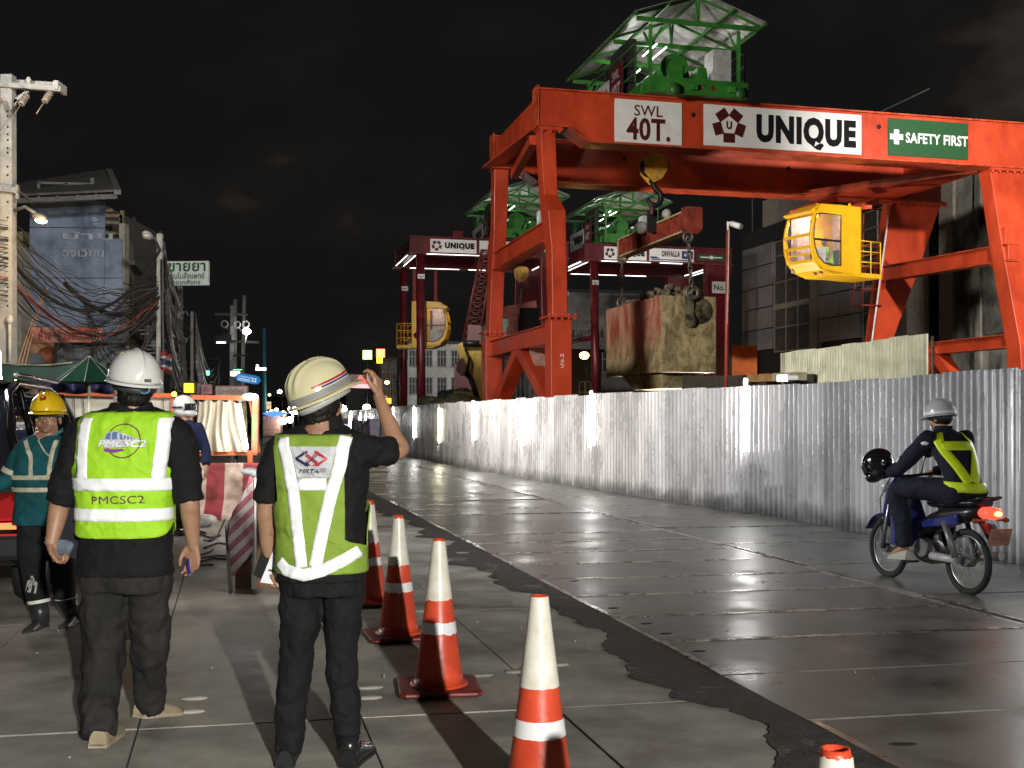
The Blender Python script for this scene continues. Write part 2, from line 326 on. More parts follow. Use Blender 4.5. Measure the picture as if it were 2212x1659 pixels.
def sheet_fence(pts, H, name, label, pitch=.145, mat=fm, wob=.006, z0=0, hfn=None):
    t = thing(name, label, 'fence', (pts[0]+pts[-1])/2); sh = along(pts, 5*pitch); panel = None
    fine = along(pts, pitch/6); prof = [0, 0, .15, 1, 1, .85]; b = B(); cnt = 0; idx = 0; prev = None; rnd = random.Random(11)
    hz = 0; lean = 0
    for i, (p, d) in enumerate(fine):
        if i % 30 == 0:
            if i:
                b.build('fence_sheet', mat, t, fix=False); b = B()
            hz = rnd.uniform(-.018, .018); lean = rnd.uniform(-.008, .008); prev = None
            if i:                                       # repeat the last profile point so that sheets overlap
                pass
        nrm = Vector((d.y, -d.x, 0))                    # away from the road
        h = hfn(i/len(fine)) if hfn else H
        col = []
        for k in range(4):
            z = z0+(h+hz)*k/3; w = noise.noise(Vector((p.x*2.3, p.y*2.3, z*1.7)))*wob
            col.append(b.b.verts.new(p+nrm*(-prof[i % 6]*.052+w+lean*k/3)+Vector((0, 0, z))))
        if prev:
            for k in range(3): b.face([prev[k], col[k], col[k+1], prev[k+1]])
        prev = col
        if i % 30 == 29 and i+1 < len(fine):
            q, dd = fine[i+1]; nrm = Vector((dd.y, -dd.x, 0)); c2 = [b.b.verts.new(q+nrm*(-prof[(i+1) % 6]*.052-.002+lean*k/3)+Vector((0, 0, z0+(h+hz)*k/3))) for k in range(4)]
            for k in range(3): b.face([col[k], c2[k], c2[k+1], col[k+1]])
    b.build('fence_sheet', mat, t, fix=False)
    rail = B(); q = along(pts, 1.5)
    for z in (.35, 1.1, H-.14):
        rail.tube([p+Vector((d.y, -d.x, 0))*.05+Vector((0, 0, z0+z)) for p, d in q], .022, 6)
    rail.build('back_rail', M('rail_steel', (.2, .13, .1), .6, metal=.3), t)
    for p, d in along(pts, 3):
        pb = B(); c_ = p+Vector((d.y, -d.x, 0))*.09; pb.tube([c_+Vector((0, 0, z0)), c_+Vector((0, 0, z0+H-.05))], .03, 8); pb.build('post', MATS['rail_steel'], t)
    return t
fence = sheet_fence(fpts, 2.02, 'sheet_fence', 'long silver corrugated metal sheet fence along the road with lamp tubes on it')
tubes = [(853.5, 878, 913), (899, 878, 943), (954, 880, 953), (1028, 864, 947), (1134, 861, 963), (1284, 843, 964), (1620, 815, 990), (2290, 772, 1050)]
wordy = ['barely visible at the far end of the fence', 'second from the far end of the fence', 'with a yellowish tint on the far fence stretch', 'just left of the left leg of the orange crane', 'under the left leg of the orange crane', 'under the hanging concrete block', 'on the near fence by the red and white pole', 'on the near fence at the right edge']
tb_m = E('tube_glow', (1, .99, .95), 60); ty_m = E('tube_glow_yellow', (1, .95, .66), 60); cap_m = M('tube_cap', (.75, .75, .75), .4, var=0)
def fence_at(x):
    for a, c_ in zip(fpts, fpts[1:]):
        xa, xc = HX+F*a.x/a.y, HX+F*c_.x/c_.y
        if (xa-x)*(xc-x) <= 0 or (c_ is fpts[-1]):
            k = 0.0; lo, hi = 0., 1.
            for _ in range(40):
                m_ = (lo+hi)/2; p = a.lerp(c_, m_); xm = HX+F*p.x/p.y
                if (xm-x)*(xa-x) > 0: lo = m_
                else: hi = m_
            return a.lerp(c_, lo), (c_-a).normalized()
for (x, ya, yb), wd_ in zip(tubes, wordy):
    p, d = fence_at(x); nrm = Vector((-d.y, d.x, 0)); p = p+nrm*.085; L = 1.2; zt = CAMZ+(HY-ya)/F*p.y; zt = min(zt, 2.22)
    t = thing('lamp_tube', 'lit white fluorescent tube '+wd_, 'lamp tube', p+Vector((0, 0, zt-L)), 0, 'lamp tubes hung upright on the fence')
    b = B(); b.tube([p+Vector((0, 0, zt-L+.03)), p+Vector((0, 0, zt-.03))], .024, 10); b.build('glass_tube', ty_m if 'yellow' in wd_ else tb_m, t)
    for z in (zt-L, zt-.03):
        b = B(); b.tube([p+Vector((0, 0, z)), p+Vector((0, 0, z+.03))], .021, 10); b.build('end_cap', cap_m, t)
    b = B(); b.box(p-nrm*.035+Vector((0, 0, zt-L/2)), (.03, .03, L), math.atan2(d.y, d.x)); b.build('holder', cap_m, t)

# ================================================================ MAIN ORANGE GANTRY CRANE
O0 = Vector((.73, 30.0, 0))
class Fr:
    def __init__(s, o, u=TU, v=TV): s.o, s.u, s.v = o, u, v
    def __call__(s, t, q, z): return s.o+s.u*t+s.v*q+Vector((0, 0, z))
    def box(s, b, t0, t1, s0, s1, z0, z1):
        b.hexa([s(t0, s0, z0), s(t1, s0, z0), s(t1, s1, z0), s(t0, s1, z0), s(t0, s0, z1), s(t1, s0, z1), s(t1, s1, z1), s(t0, s1, z1)]); return b
    def quad(s, b, tops, bots):                        # tops/bots: four (t,s,z) each
        b.hexa([s(*p) for p in bots]+[s(*p) for p in tops]); return b
P1 = Fr(O0); Uz = Vector((0, 0, 1))
om = M('orange_paint', (.56, .062, .018), .42, var=.30, scale=1.1, bump=.04, bscale=30, rvar=.1, stretch=(1, 1, .6), dark=(.34, .034, .012))
omf = M('orange_flange', (.60, .085, .03), .38, var=.35, scale=3, bump=.1, rvar=.12)
stain(om, (.20, .045, .02), .63, 1.6, (1, 1, .22), .08, .55); stain(om, (.70, .16, .08), .66, 9, (1, 1, 1), .03, .5); stain(omf, (.25, .10, .06), .58, 3, (1, 1, 1), .1, .6)
wh = M('sign_white', (.78, .78, .76), .45, var=.07, scale=3); mar = M('sign_maroon', (.075, .008, .010), .5, var=0); blk = M('sign_black', (.005, .005, .006), .8, var=0, spec=.2)
bk_c = M('conduit_dark', (.03, .03, .03), .5)
blackrub = M('black_rubber', (.012, .012, .013), .6, var=.3)
ZB, ZT = 8.92, 10.22
cr1 = thing('gantry_crane', 'large bright orange gantry crane with lettered girder spanning the work site', 'crane', P1(7, 2.8, 0))
def girder(P, s0, parent, t1, zb, zt, mat, fl, cut=True, wd2=.5, nm='girder'):
    b = B()
    pr = [(0, zt), (t1, zt), (t1, zb), (1.3, zb), (.8, zb+.36), (0, zb+.36)] if cut else [(0, zt), (t1, zt), (t1, zb), (0, zb)]
    b.prism([P(t, s0, z) for t, z in pr], P.v*wd2)
    # bolted rib plates along the top
    for k in range(int(t1/1.35)): P.box(b, .6+k*1.35, .64+k*1.35, s0-.05, s0, zt-.0, zt+.05)
    g = b.build(nm, mat, parent, bevel=.015)
    f = B(); P.box(f, (1.35 if cut else 0), t1, s0-.14, s0+wd2+.14, zb-.045, zb-.002); P.box(f, -.02, t1, s0-.05, s0+wd2+.05, zt+.002, zt+.045)
    if cut:
        P.quad(f, [(.8, s0-.14, zb+.355), (1.34, s0-.14, zb-.004), (1.34, s0+wd2+.14, zb-.004), (.8, s0+wd2+.14, zb+.355)], [(.8, s0-.14, zb+.31), (1.34, s0-.14, zb-.045), (1.34, s0+wd2+.14, zb-.045), (.8, s0+wd2+.14, zb+.31)])
        P.box(f, 0, .79, s0-.14, s0+wd2+.14, zb+.315, zb+.357)
    P.box(f, -.06, -.02, s0-.04, s0+wd2+.04, zb+.34, zt+.12)
    f.build('flange', fl, g); return g
g1 = girder(P1, 0, cr1, 17.2, ZB, ZT, om, omf); g2 = girder(P1, 5.2, cr1, 15.66, ZB, ZT, om, omf)
# bolt holes on the webs
hm = M('hole_dark', (.01, .008, .008), .8, var=0)
for (x, y, s0) in ((1497, 248, 0), (1898, 274, 0), (1349, 343, 5.2), (1703, 364, 5.2), (1180, 452, 5.2)):
    # intersect the view ray with the web plane of the girder
    base = P1(0, s0, 0); dr = Vector(((x-HX)/F, 1, (HY-y)/F)); k = base.dot(TV)/dr.dot(TV); p = Vector((0, 0, CAMZ))+dr*k
    b = B(); b.lathe([(.07, 0), (.07, .012), (.0, .012)], 14, p, ax=-TV); b.build('web_hole', hm, g1 if s0 == 0 else g2)
# end ties and braces between the two girders
b = B(); P1.box(b, .0, .32, .5, 5.2, ZB+.45, ZT-.12); b.build('end_tie', om, cr1, bevel=.015)
b = B(); P1.box(b, 14.2, 14.55, .5, 5.2, ZB+.2, ZT-.12); b.build('end_tie', om, cr1, bevel=.015)
b = B(); b.bar(P1(.25, 0.2, ZB+.42), P1(-.1, 5.5, ZB+.40), .5, .05); b.build('end_tie_flange', omf, cr1)
b = B(); b.bar(P1(.0, .6, ZB+.1), P1(.55, 5.0, ZB+.1), .22, .25); b.build('girder_brace', om, cr1)
b = B(); b.bar(P1(13.7, .5, ZB+.02), P1(10.6, 5.2, ZB+.02), .32, .22); b.build('girder_brace', omf, cr1)
b = B()
b.prism([P1(13.8, 5.19, ZB+.0), P1(10.2, 5.19, ZB+.0), P1(13.8, 2.7, ZB+.0)], Vector((0, 0, .03))); b.build('gusset', om, cr1)
# legs on the left (slim) and on the right (wide, tapered)
def leg(P, pts, mat, parent, name='leg'):
    b = B()                                            # pts: (t0,t1,s0,s1,z) from the top down
    b.loft([[P(t0, s0, z), P(t1, s0, z), P(t1, s1, z), P(t0, s1, z)] for t0, t1, s0, s1, z in pts], smooth=False); return b.build(name, mat, parent, bevel=.02)
def collar(P, t0, t1, s0, s1, z, parent, mat, e_=.09, h=.06):
    b = B(); P.box(b, t0-e_, t1+e_, s0-e_, s1+e_, z, z+h)
    for i in range(5):
        for zz in (z-.02, z+h+.02): b.box(P(t0-e_*.5+(t1-t0+e_)*i/4, s0-e_*.55, zz), (.05, .05, .04))
    return b.build('collar', mat, parent)
def bolt_plate(P, t0, t1, s0, z, parent):
    b = B(); P.box(b, t0, t1, s0-.10, s0-.004, z-.05, z+.05); n = max(3, int((t1-t0)/.22))
    for i in range(n): b.box(P(t0+.08+(t1-t0-.16)*i/(n-1), s0-.06, z-.075), (.06, .05, .05))
    b.build('bolted_flange', om, parent)
l = leg(P1, [(.02, .44, .02, .52, ZB+.31), (.06, .44, -.22, .28, 7.4), (.02, .5, -.75, -.05, 6.9), (.1, .5, -.8, -.2, 5.9), (.12, .54, -.82, -.35, 4.14)], om, cr1); collar(P1, .02, .62, -1.0, -.3, 4.1, l, om)
leg(P1, [(.04, .6, -.96, -.38, 4.1), (.04, .6, -.96, -.38, .0)], om, cr1)
l = leg(P1, [(-.02, .44, 5.2, 5.7, ZB+.31), (.0, .42, 5.4, 5.9, 7.4), (.0, .42, 5.5, 6.3, 6.9), (.0, .42, 5.75, 6.35, 5.9), (-.02, .42, 6.0, 6.55, 4.1)], om, cr1); collar(P1, -.1, .45, 6.0, 6.6, 4.2, l, om)
leg(P1, [(-.12, .42, 6.02, 6.6, 4.1), (-.12, .42, 6.02, 6.6, .0)], om, cr1)
leg(P1, [(13.7, 16.4, .02, .55, ZB-.05), (13.7, 15.3, -.5, .05, 6.6), (13.7, 14.6, -1.3, -.7, 3.6), (13.7, 14.5, -1.6, -1.0, 0)], om, cr1)
leg(P1, [(13.74, 15.66, 5.2, 5.75, ZB-.05), (13.72, 15.05, 5.75, 6.3, 6.4), (13.7, 14.45, 6.25, 6.8, 4.2), (13.7, 14.3, 6.5, 7.0, 0)], om, cr1)
def hbeam(P, t0, t1, s0, z0, s1, z1, h, parent, mat, fl, name, g=.45):
    b = B(); P.quad(b, [(t0, s0, z0+h/2), (t1, s0, z0+h/2), (t1, s1, z1+h/2), (t0, s1, z1+h/2)], [(t0, s0, z0-h/2), (t1, s0, z0-h/2), (t1, s1, z1-h/2), (t0, s1, z1-h/2)])
    o = b.build(name, mat, parent, bevel=.012); b = B()
    for k in (-1, 1):
        za, zb_ = z0+k*(h/2+.004), z1+k*(h/2+.004); e_ = k*.03
        P.quad(b, [(t0-.07, s0, max(za, za+e_)), (t1+.07, s0, max(za, za+e_)), (t1+.07, s1, max(zb_, zb_+e_)), (t0-.07, s1, max(zb_, zb_+e_))], [(t0-.07, s0, min(za, za+e_)), (t1+.07, s0, min(za, za+e_)), (t1+.07, s1, min(zb_, zb_+e_)), (t0-.07, s1, min(zb_, zb_+e_))])
    b.build('flange', fl, o)
    return o
hbeam(P1, .08, .4, -.2, 6.42, 5.8, 6.42, .46, cr1, om, omf, 'tie_beam')
hbeam(P1, 13.78, 14.1, -.7, 6.3, 5.95, 6.5, .44, cr1, om, omf, 'tie_beam')
hbeam(P1, .06, .4, -.4, 3.72, 6.1, 3.72, .42, cr1, om, omf, 'tie_beam')
hbeam(P1, 13.78, 14.1, -1.0, 3.75, 6.4, 3.75, .32, cr1, om, omf, 'tie_beam')
hbeam(P1, .0, .5, -1.2, 1.72, 6.8, 1.72, .55, cr1, om, omf, 'sill_beam')
hbeam(P1, 13.7, 14.2, -1.6, .9, 7, .9, .55, cr1, om, omf, 'sill_beam')
for (a, c_) in (((.25, 2.75, 3.55), (.25, 5.75, 1.9)), ((.25, 2.75, 3.55), (.25, -.4, 1.9)), ((13.95, 2.9, 3.6), (13.95, 5.2, 1.1)), ((13.95, 2.9, 3.6), (13.95, .3, 1.1)), ((13.95, 6.2, 3.6), (13.95, 5.3, 1.1))):
    b = B(); b.bar(P1(*a), P1(*c_), .34, .42, up=TU); o = b.build('diagonal_brace', om, cr1)
b = B(); b.bar(P1(.42, 2.0, 3.5), P1(.42, -.5, 1.55), .05, .40, up=TU); b.build('diagonal_brace', M('lit_brace_pale', (.60, .33, .30), .5, var=.3), cr1)  # pale colour stands in for the light this brace catches
bolt_plate(P1, -.02, .62, .02, ZB+.27, cr1); bolt_plate(P1, 13.66, 16.5, .0, ZB-.08, cr1); bolt_plate(P1, 13.66, 15.8, 5.18, ZB-.08, cr1)
for (t_, s_, z0_, z1_) in ((.62, -.62, 1.0, 4.0), (.44, 6.0, 1.0, 4.0)):
    b = B(); b.tube([P1(t_+.02, s_+.1, z0_), P1(t_+.02, s_+.1, z1_)], .022, 6); b.build('cable_conduit', bk_c, cr1)
txt('ปจ.2', P1(.33, -.965, 3.0), Uz, -TU, .36, .10, wh, cr1, name='painted_mark', bold=.01)
# gussets where the ties meet the legs (right frame)
for (s0, s1, z, k) in ((-.55, .25, 6.53, 1), (-.65, .15, 6.05, -1), (5.95, 5.35, 6.72, 1), (6.1, 5.5, 6.25, -1)):
    b = B(); b.prism([P1(13.76, s0, z), P1(13.76, s1, z), P1(13.76, s0, z+k*.55)], TU*.08); b.build('gusset', om, cr1)
# conduit and ladder on the left face of the wide rear leg
b = B(); b.tube([P1(13.66, 5.15, ZB-.15), P1(13.62, 6.2, 4.2), P1(13.6, 6.6, 1.5)], .03, 8); b.build('conduit', M('white_pipe', (.8, .8, .78), .4), cr1)
lad = MATS.get('ladder_red') or M('ladder_red', (.22, .018, .016), .5)
b = B()
for z0_, z1_ in ((8.7, 6.7), (6.7, 5.4)):
    for q in (5.9, 6.45): b.tube([P1(13.15, q-.1, z0_), P1(13.05, q+.1, z1_)], .028, 6)
for z in (8.7, 7.4, 6.7, 5.95, 5.4): b.tube([P1(13.1, 5.85, z), P1(13.1, 6.5, z)], .028, 6); b.tube([P1(13.1, 5.85, z), P1(13.8, 5.9, z)], .028, 6)
b.tube([P1(13.1, 5.85, 8.7), P1(13.1, 6.45, 7.4)], .02, 6); b.tube([P1(13.1, 6.45, 7.4), P1(13.1, 5.85, 6.7)], .02, 6)
b.build('ladder', lad, cr1)
# signs on the front web
def on_web(x, y, s0=0):
    base = P1(0, s0, 0); dr = Vector(((x-HX)/F, 1, (HY-y)/F)); return Vector((0, 0, CAMZ))+dr*(base.dot(TV)/dr.dot(TV))
Uz = Vector((0, 0, 1))
def websign(P, xa, ya, xb, yb, mat, name, label=None, s0=0, parent=None):
    pa, pb = on_web(xa, ya, s0), on_web(xb, yb, s0); c_ = (pa+pb)/2; w = (pb-pa).dot(TU); h = pa.z-pb.z
    return plate(name, c_-TV*.03, TU, Uz, w, h, mat, parent), c_-TV*.03, w, h
o, c_, w, h = websign(P1, 1327, 213, 1472, 315, wh, 'sign_board', s0=0, parent=g1); c0 = c_
h = 1.16
txt('SWL', c_+Uz*.30, TU, Uz, .82, .30, mar, o, bold=.012); txt('40T.', c_-Uz*.20, TU, Uz, 1.26, .62, mar, o, bold=.03)
o, c_, w, h = websign(P1, 1519.5, 225, 1859.5, 335, wh, 'sign_board', parent=g1)
uc = c_-TU*(w*.345)+Uz*(-.0)                            # ring of five maroon squares round a U
b = B()
for k in range(5):
    a = R(90+36+72*k); q = uc+TU*(.345*math.cos(a))+Uz*(.345*math.sin(a)+.02); x_ = TU*math.cos(a-R(90))+Uz*math.sin(a-R(90)); y_ = TU*math.cos(a)+Uz*math.sin(a)
    b.hexa([q+x_*(i*.17)+y_*(j*.13)-TV*d for d in (.0, .012) for i, j in ((-1, -1), (1, -1), (1, 1), (-1, 1))])
b.build('emblem', mar, o)
txt('U', uc-TV*.008+Uz*.02, TU, Uz, .17, .22, mar, o, bold=.05)
txt('UNIQUE', c_+TU*(w*.145)-Uz*.06, TU, Uz, w*.64, .92, blk, o, bold=.06)
o, c_, w, h = websign(P1, 1917.5, 255, 2090, 346, M('sign_green', (.012, .075, .022), .5, var=.1), 'sign_board', parent=g1)
b = B(); q = c_-TU*(w*.40)
for a, c2 in ((.21, .08), (.08, .21)): b.hexa([q+TU*(i*a)+Uz*(j*c2)-TV*d for d in (.0, .01+a*.01) for i, j in ((-1, -1), (1, -1), (1, 1), (-1, 1))])
b.build('cross', wh, o); txt('SAFETY FIRST', c_+TU*(w*.105), TU, Uz, w*.78, .30, wh, o, bold=.03)

# ---------------------------------------------------------------- trolley with roof on top of the girders
gr = M('green_paint', (.035, .20, .025), .45, var=.3, scale=2); grd = M('green_dark', (.025, .12, .02), .5, var=.3)
zinc = M('zinc_sheet', (.55, .55, .54), .42, metal=.2, var=.4, scale=3, rvar=.1)
def trolley(P, tx, parent_lab, grp, zt=ZT, sc_=1.0, full=True):
    t = thing('crane_trolley', parent_lab, 'trolley', P(tx, 2.8, zt), 0, grp)
    Q = lambda a, q, z: P(tx+a*sc_, q, zt+z*sc_)
    S0, S1, hw = -.45, 5.3, 1.86; ez, rz = 2.02, 2.66
    b = B()
    for s_ in (-1, 1):                                  # corrugated roof slopes, ridge along the rails
        n = 46
        for i in range(n):
            q0, q1 = S0-.35+(S1-S0+.6)*i/n, S0-.35+(S1-S0+.6)*(i+1)/n; zc = .03*(i % 2)
            b.face([b.b.verts.new(Q(s_*hw, q0, ez+zc)), b.b.verts.new(Q(s_*hw, q1, ez+.03-zc)), b.b.verts.new(Q(0, q1, rz+.03-zc)), b.b.verts.new(Q(0, q0, rz+zc))])
    b.build('roof', zinc, t, fix=False, solid=.01)
    b = B()
    for q in (S0-.05, 1.4, 3.2, S1):
        b.bar(Q(-hw+.12, q, ez-.1), Q(hw-.12, q, ez-.1), .06, .12)
        for s_ in (-1, 1):
            b.bar(Q(s_*(hw-.02), q, ez-.03), Q(0, q, rz-.03), .05, .06); b.bar(Q(0, q, ez-.1), Q(s_*.05, q, rz-.05), .05, .05)
    for a in (-hw, -.93, 0, .93, hw):
        z = rz-(rz-ez)*abs(a)/hw-.05; b.bar(Q(a, S0-.33, z), Q(a, S1+.22, z), .06, .06)
    b.build('roof_truss', gr, t)
    for a in (-1.28, 1.28):
        for q in (S0+.15, S1-.2):
            b = B(); b.bar(Q(a, q, .45), Q(a, q, ez-.15), .09, .09); b.bar(Q(a, q, ez-.75), Q(a*.75, q, ez-.2), .05, .05); b.bar(Q(a, q, ez-.75), Q(a, q+(.5 if q < 2 else -.5), ez-.2), .05, .05); b.build('post', gr, t)
    b = B(); b.hexa([Q(x, q, z) for z in (.04, .45) for x, q in ((-1.38, S0), (1.5, S0), (1.5, S0+.5), (-1.38, S0+.5))])
    b.hexa([Q(x, q, z) for z in (-.02, .3) for x, q in ((-.85, S0-.1), (1.35, S0-.1), (1.35, S0-.01), (-.85, S0-.01))])
    b.hexa([Q(x, q, z) for z in (.04, .4) for x, q in ((-1.38, S1-.5), (1.5, S1-.5), (1.5, S1), (-1.38, S1))])
    for x in (-1.3, 1.3): b.hexa([Q(x+i*.12, q, z) for z in (.1, .4) for i, q in ((-1, S0+.5), (1, S0+.5), (1, S1-.5), (-1, S1-.5))])
    b.hexa([Q(x, q, z) for z in (.06, .12) for x, q in ((-.95, S0+.5), (1.2, S0+.5), (1.2, 1.6), (-.95, 1.6))])
    for x in (-.15, .95): b.hexa([Q(x+i*.1, q, z) for z in (.1, .26) for i, q in ((-1, S0-.2), (1, S0-.2), (1, S0-.1), (-1, S0-.1))])
    b.build('bogie_frame', gr, t, bevel=.01)
    for x in (-.7, 1.2): b = B(); b.lathe([(0, 0), (.16, 0), (.16, .1), (0, .1)], 18, Q(x, S0-.12, .08), ax=-TV); b.build('trolley_wheel', grd, t)
    b = B()
    for x in (.08, .42): b.lathe([(0, 0), (.055, 0), (.055, .03)], 14, Q(x, S0-.1, .20), ax=-TV)
    b.build('reflector', M('red_reflector', (.35, .02, .02), .3, var=0), t)
    b = B(); b.tube([Q(-.42, S0+.7, .98), Q(-.42, 3.0, .98)], .22*sc_, 18); b.tube([Q(-.42, S0+.7, .98), Q(-.42, S0+.82, .98)], .33*sc_, 24); b.tube([Q(-.42, 3.0, .98), Q(-.42, 3.1, .98)], .33*sc_, 24); b.tube([Q(-.32, S0+.5, .93), Q(-.32, S0+.7, .93)], .27*sc_, 20); b.hexa([Q(-.42+i*.2, q, z) for z in (.4, .95) for i, q in ((-1, S0+.45), (1, S0+.45), (1, S0+.65), (-1, S0+.65))]); b.build('winch_drum', gr, t)
    b = B(); b.hexa([Q(.32+i*k, q, z) for z, k in ((.45, .2), (.9, .12)) for i, q in ((-1, S0+.4), (1, S0+.4), (1, S0+.9), (-1, S0+.9))]); b.tube([Q(-.1, S0+.8, .75), Q(.6, S0+2.2, .75)], .2*sc_, 14); b.build('winch_motor', gr, t)
    b = B(); b.hexa([Q(x, q, z) for z in (.45, 1.42) for x, q in ((.62, S0+.35), (1.16, S0+.35), (1.16, S0+.95), (.62, S0+.95))]); b.build('electrical_cabinet', M('cabinet_grey', (.45, .46, .46), .5), t, bevel=.01)
    b = B(); b.hexa([Q(x, q, z) for z in (.3, 1.9) for x, q in ((-1.42, 1.0), (-1.2, 1.0), (-1.2, 2.6), (-1.42, 2.6))]); b.build('dark_cabinet', M('cabinet_dark', (.02, .018, .02), .6), t)
    b = B()
    for k in range(2):
        for z in (.75, 1.15, 1.55):
            b.tube([Q(-1.58 if k == 0 else 1.62, S0+.5+1.4*0, z-.1), Q(-1.58 if k == 0 else 1.62, S1-.4, z-.1)], .02, 6)
        for q in (S0+.5, 1.2, 2.6, 4.2): b.tube([Q(-1.58 if k == 0 else 1.62, q, .2), Q(-1.58 if k == 0 else 1.62, q, 1.45)], .02, 6)
    b.build('hand_rail', grd, t)
    b = B()                                              # walkway guard signs on the left flank
    nrm = -TU; c_ = Q(-1.62, 1.55, .72); o = plate('side_sign', c_, -TV, Uz, 1.1, 1.15, mar, t, .03); txt('SWL', c_+Uz*.3, -TV, Uz, .6, .26, M('sign_grey', (.35, .3, .3), .5, var=0), o, bold=.02, depth=.01); txt('40T', c_-Uz*.15, -TV, Uz, .8, .4, MATS['sign_grey'], o, bold=.04, depth=.01)
    c_ = Q(-1.62, 3.4, .6); o = plate('side_sign', c_, -TV, Uz, 2.4, .95, M('sign_dim', (.45, .45, .45), .5), t, .03); txt('UNIQUE', c_-TV*.35, -TV, Uz, 1.5, .45, blk, o, bold=.07, depth=.01)
    for k, (a, q0) in enumerate(((-.75, .6), (-.35, .9), (-.75, 2.6), (-.35, 3.0))):
        b = B(); b.tube([Q(a, q0, 1.75-.1*abs(a)), Q(a, q0+1.1, 1.75-.1*abs(a))], .018, 6); b.build('roof_lamp_tube', E('roof_tube', (1, 1, .95), 8), t)
    lamp('trolley_light', 'POINT', Q(-.5, 2.0, 1.3), 70 if full else 70, (1, .98, .92), .25)
    return t
trolley(P1, 4.28, 'green hoist trolley under a gabled zinc roof on top of the orange crane girders', 'roofed trolleys on the cranes')
# ---------------------------------------------------------------- hook block, spreader beam, concrete block
hb = P1(4.37, 2.85, 0); by = M('hook_yellow', (.85, .45, .04), .5, var=.4, scale=3); bk = M('hook_dark', (.03, .028, .028), .45, metal=.5)
def sc_at(x, y, Y): return W(x, y, Y)
YB = hb.y
t = thing('hook_block', 'yellow crane hook block with a dark steel hook hanging from the orange crane', 'hook block', W(1411, 365, YB))
def hookblock(t, cx, ty, k, YY):
    """ty: pixel of the top, k: scale"""
    Z = lambda dx, dy: W(cx+dx*k, ty+dy*k, YY)
    for s_ in (-1, 1):
        b = B(); pr = [(-27+12*0, 8), (-12, 0), (14, 2), (26, 10), (27, 34), (14, 54), (-4, 62), (-24, 40)]; off = TV*(.16*s_)
        b.prism([Z(x*.95, y)+off for x, y in pr], TV*(.05*s_)); b.build('side_plate', by, t, bevel=.01)
    b = B()
    for dx in (-6, 10): b.lathe([(.02, -.1), (.30*k, -.1), (.26*k, 0), (.30*k, .1), (.02, .1)], 20, Z(dx, 26), ax=TV)
    b.build('sheave', bk, t)
    b = B(); pts = []
    for a in range(-60, 205, 15): pts.append(Z(4+15*math.cos(R(a)), 88-0+17*math.sin(R(a))+0))
    pts = [Z(0, 56), Z(1, 66)]+[Z(3+14*math.cos(R(a)), 92+17*math.sin(R(a))) for a in range(-75, 190, 15)]
    b.tube(pts, .05, 10, rs=[.07*k]*2+[.085*k]*(len(pts)-7)+[.075*k, .07*k, .06*k, .045*k, .02*k]); b.tube([Z(0, 48), Z(0, 60)], .12*k, 12); b.build('hook', bk, t)
    b = B(); b.bar(Z(-4, 100), Z(-4, 128), .10*k, .10*k); b.build('shackle', M('rust_iron', (.16, .06, .045), .6), t)
hookblock(t, 1411, 335, 1.0, YB)
b = B()
for dx in (-20, -14, 12, 18): b.tube([W(1411+dx*.8, 345, YB), P1(4.37+dx*.012, 2.85, ZT+.6)], .012, 5)
tag(b.build('hoist_rope', bk), 'thin dark steel hoist ropes running down to the hook block of the orange crane', 'rope')
BV = Vector((-.27, .963, 0)); BU = Vector((.963, .27, 0)); BO = Vector((4.28, 32.6, 0))
PB = Fr(BO, BU, BV)
conc = bpy.data.materials.new('muddy_concrete'); conc.use_nodes = True
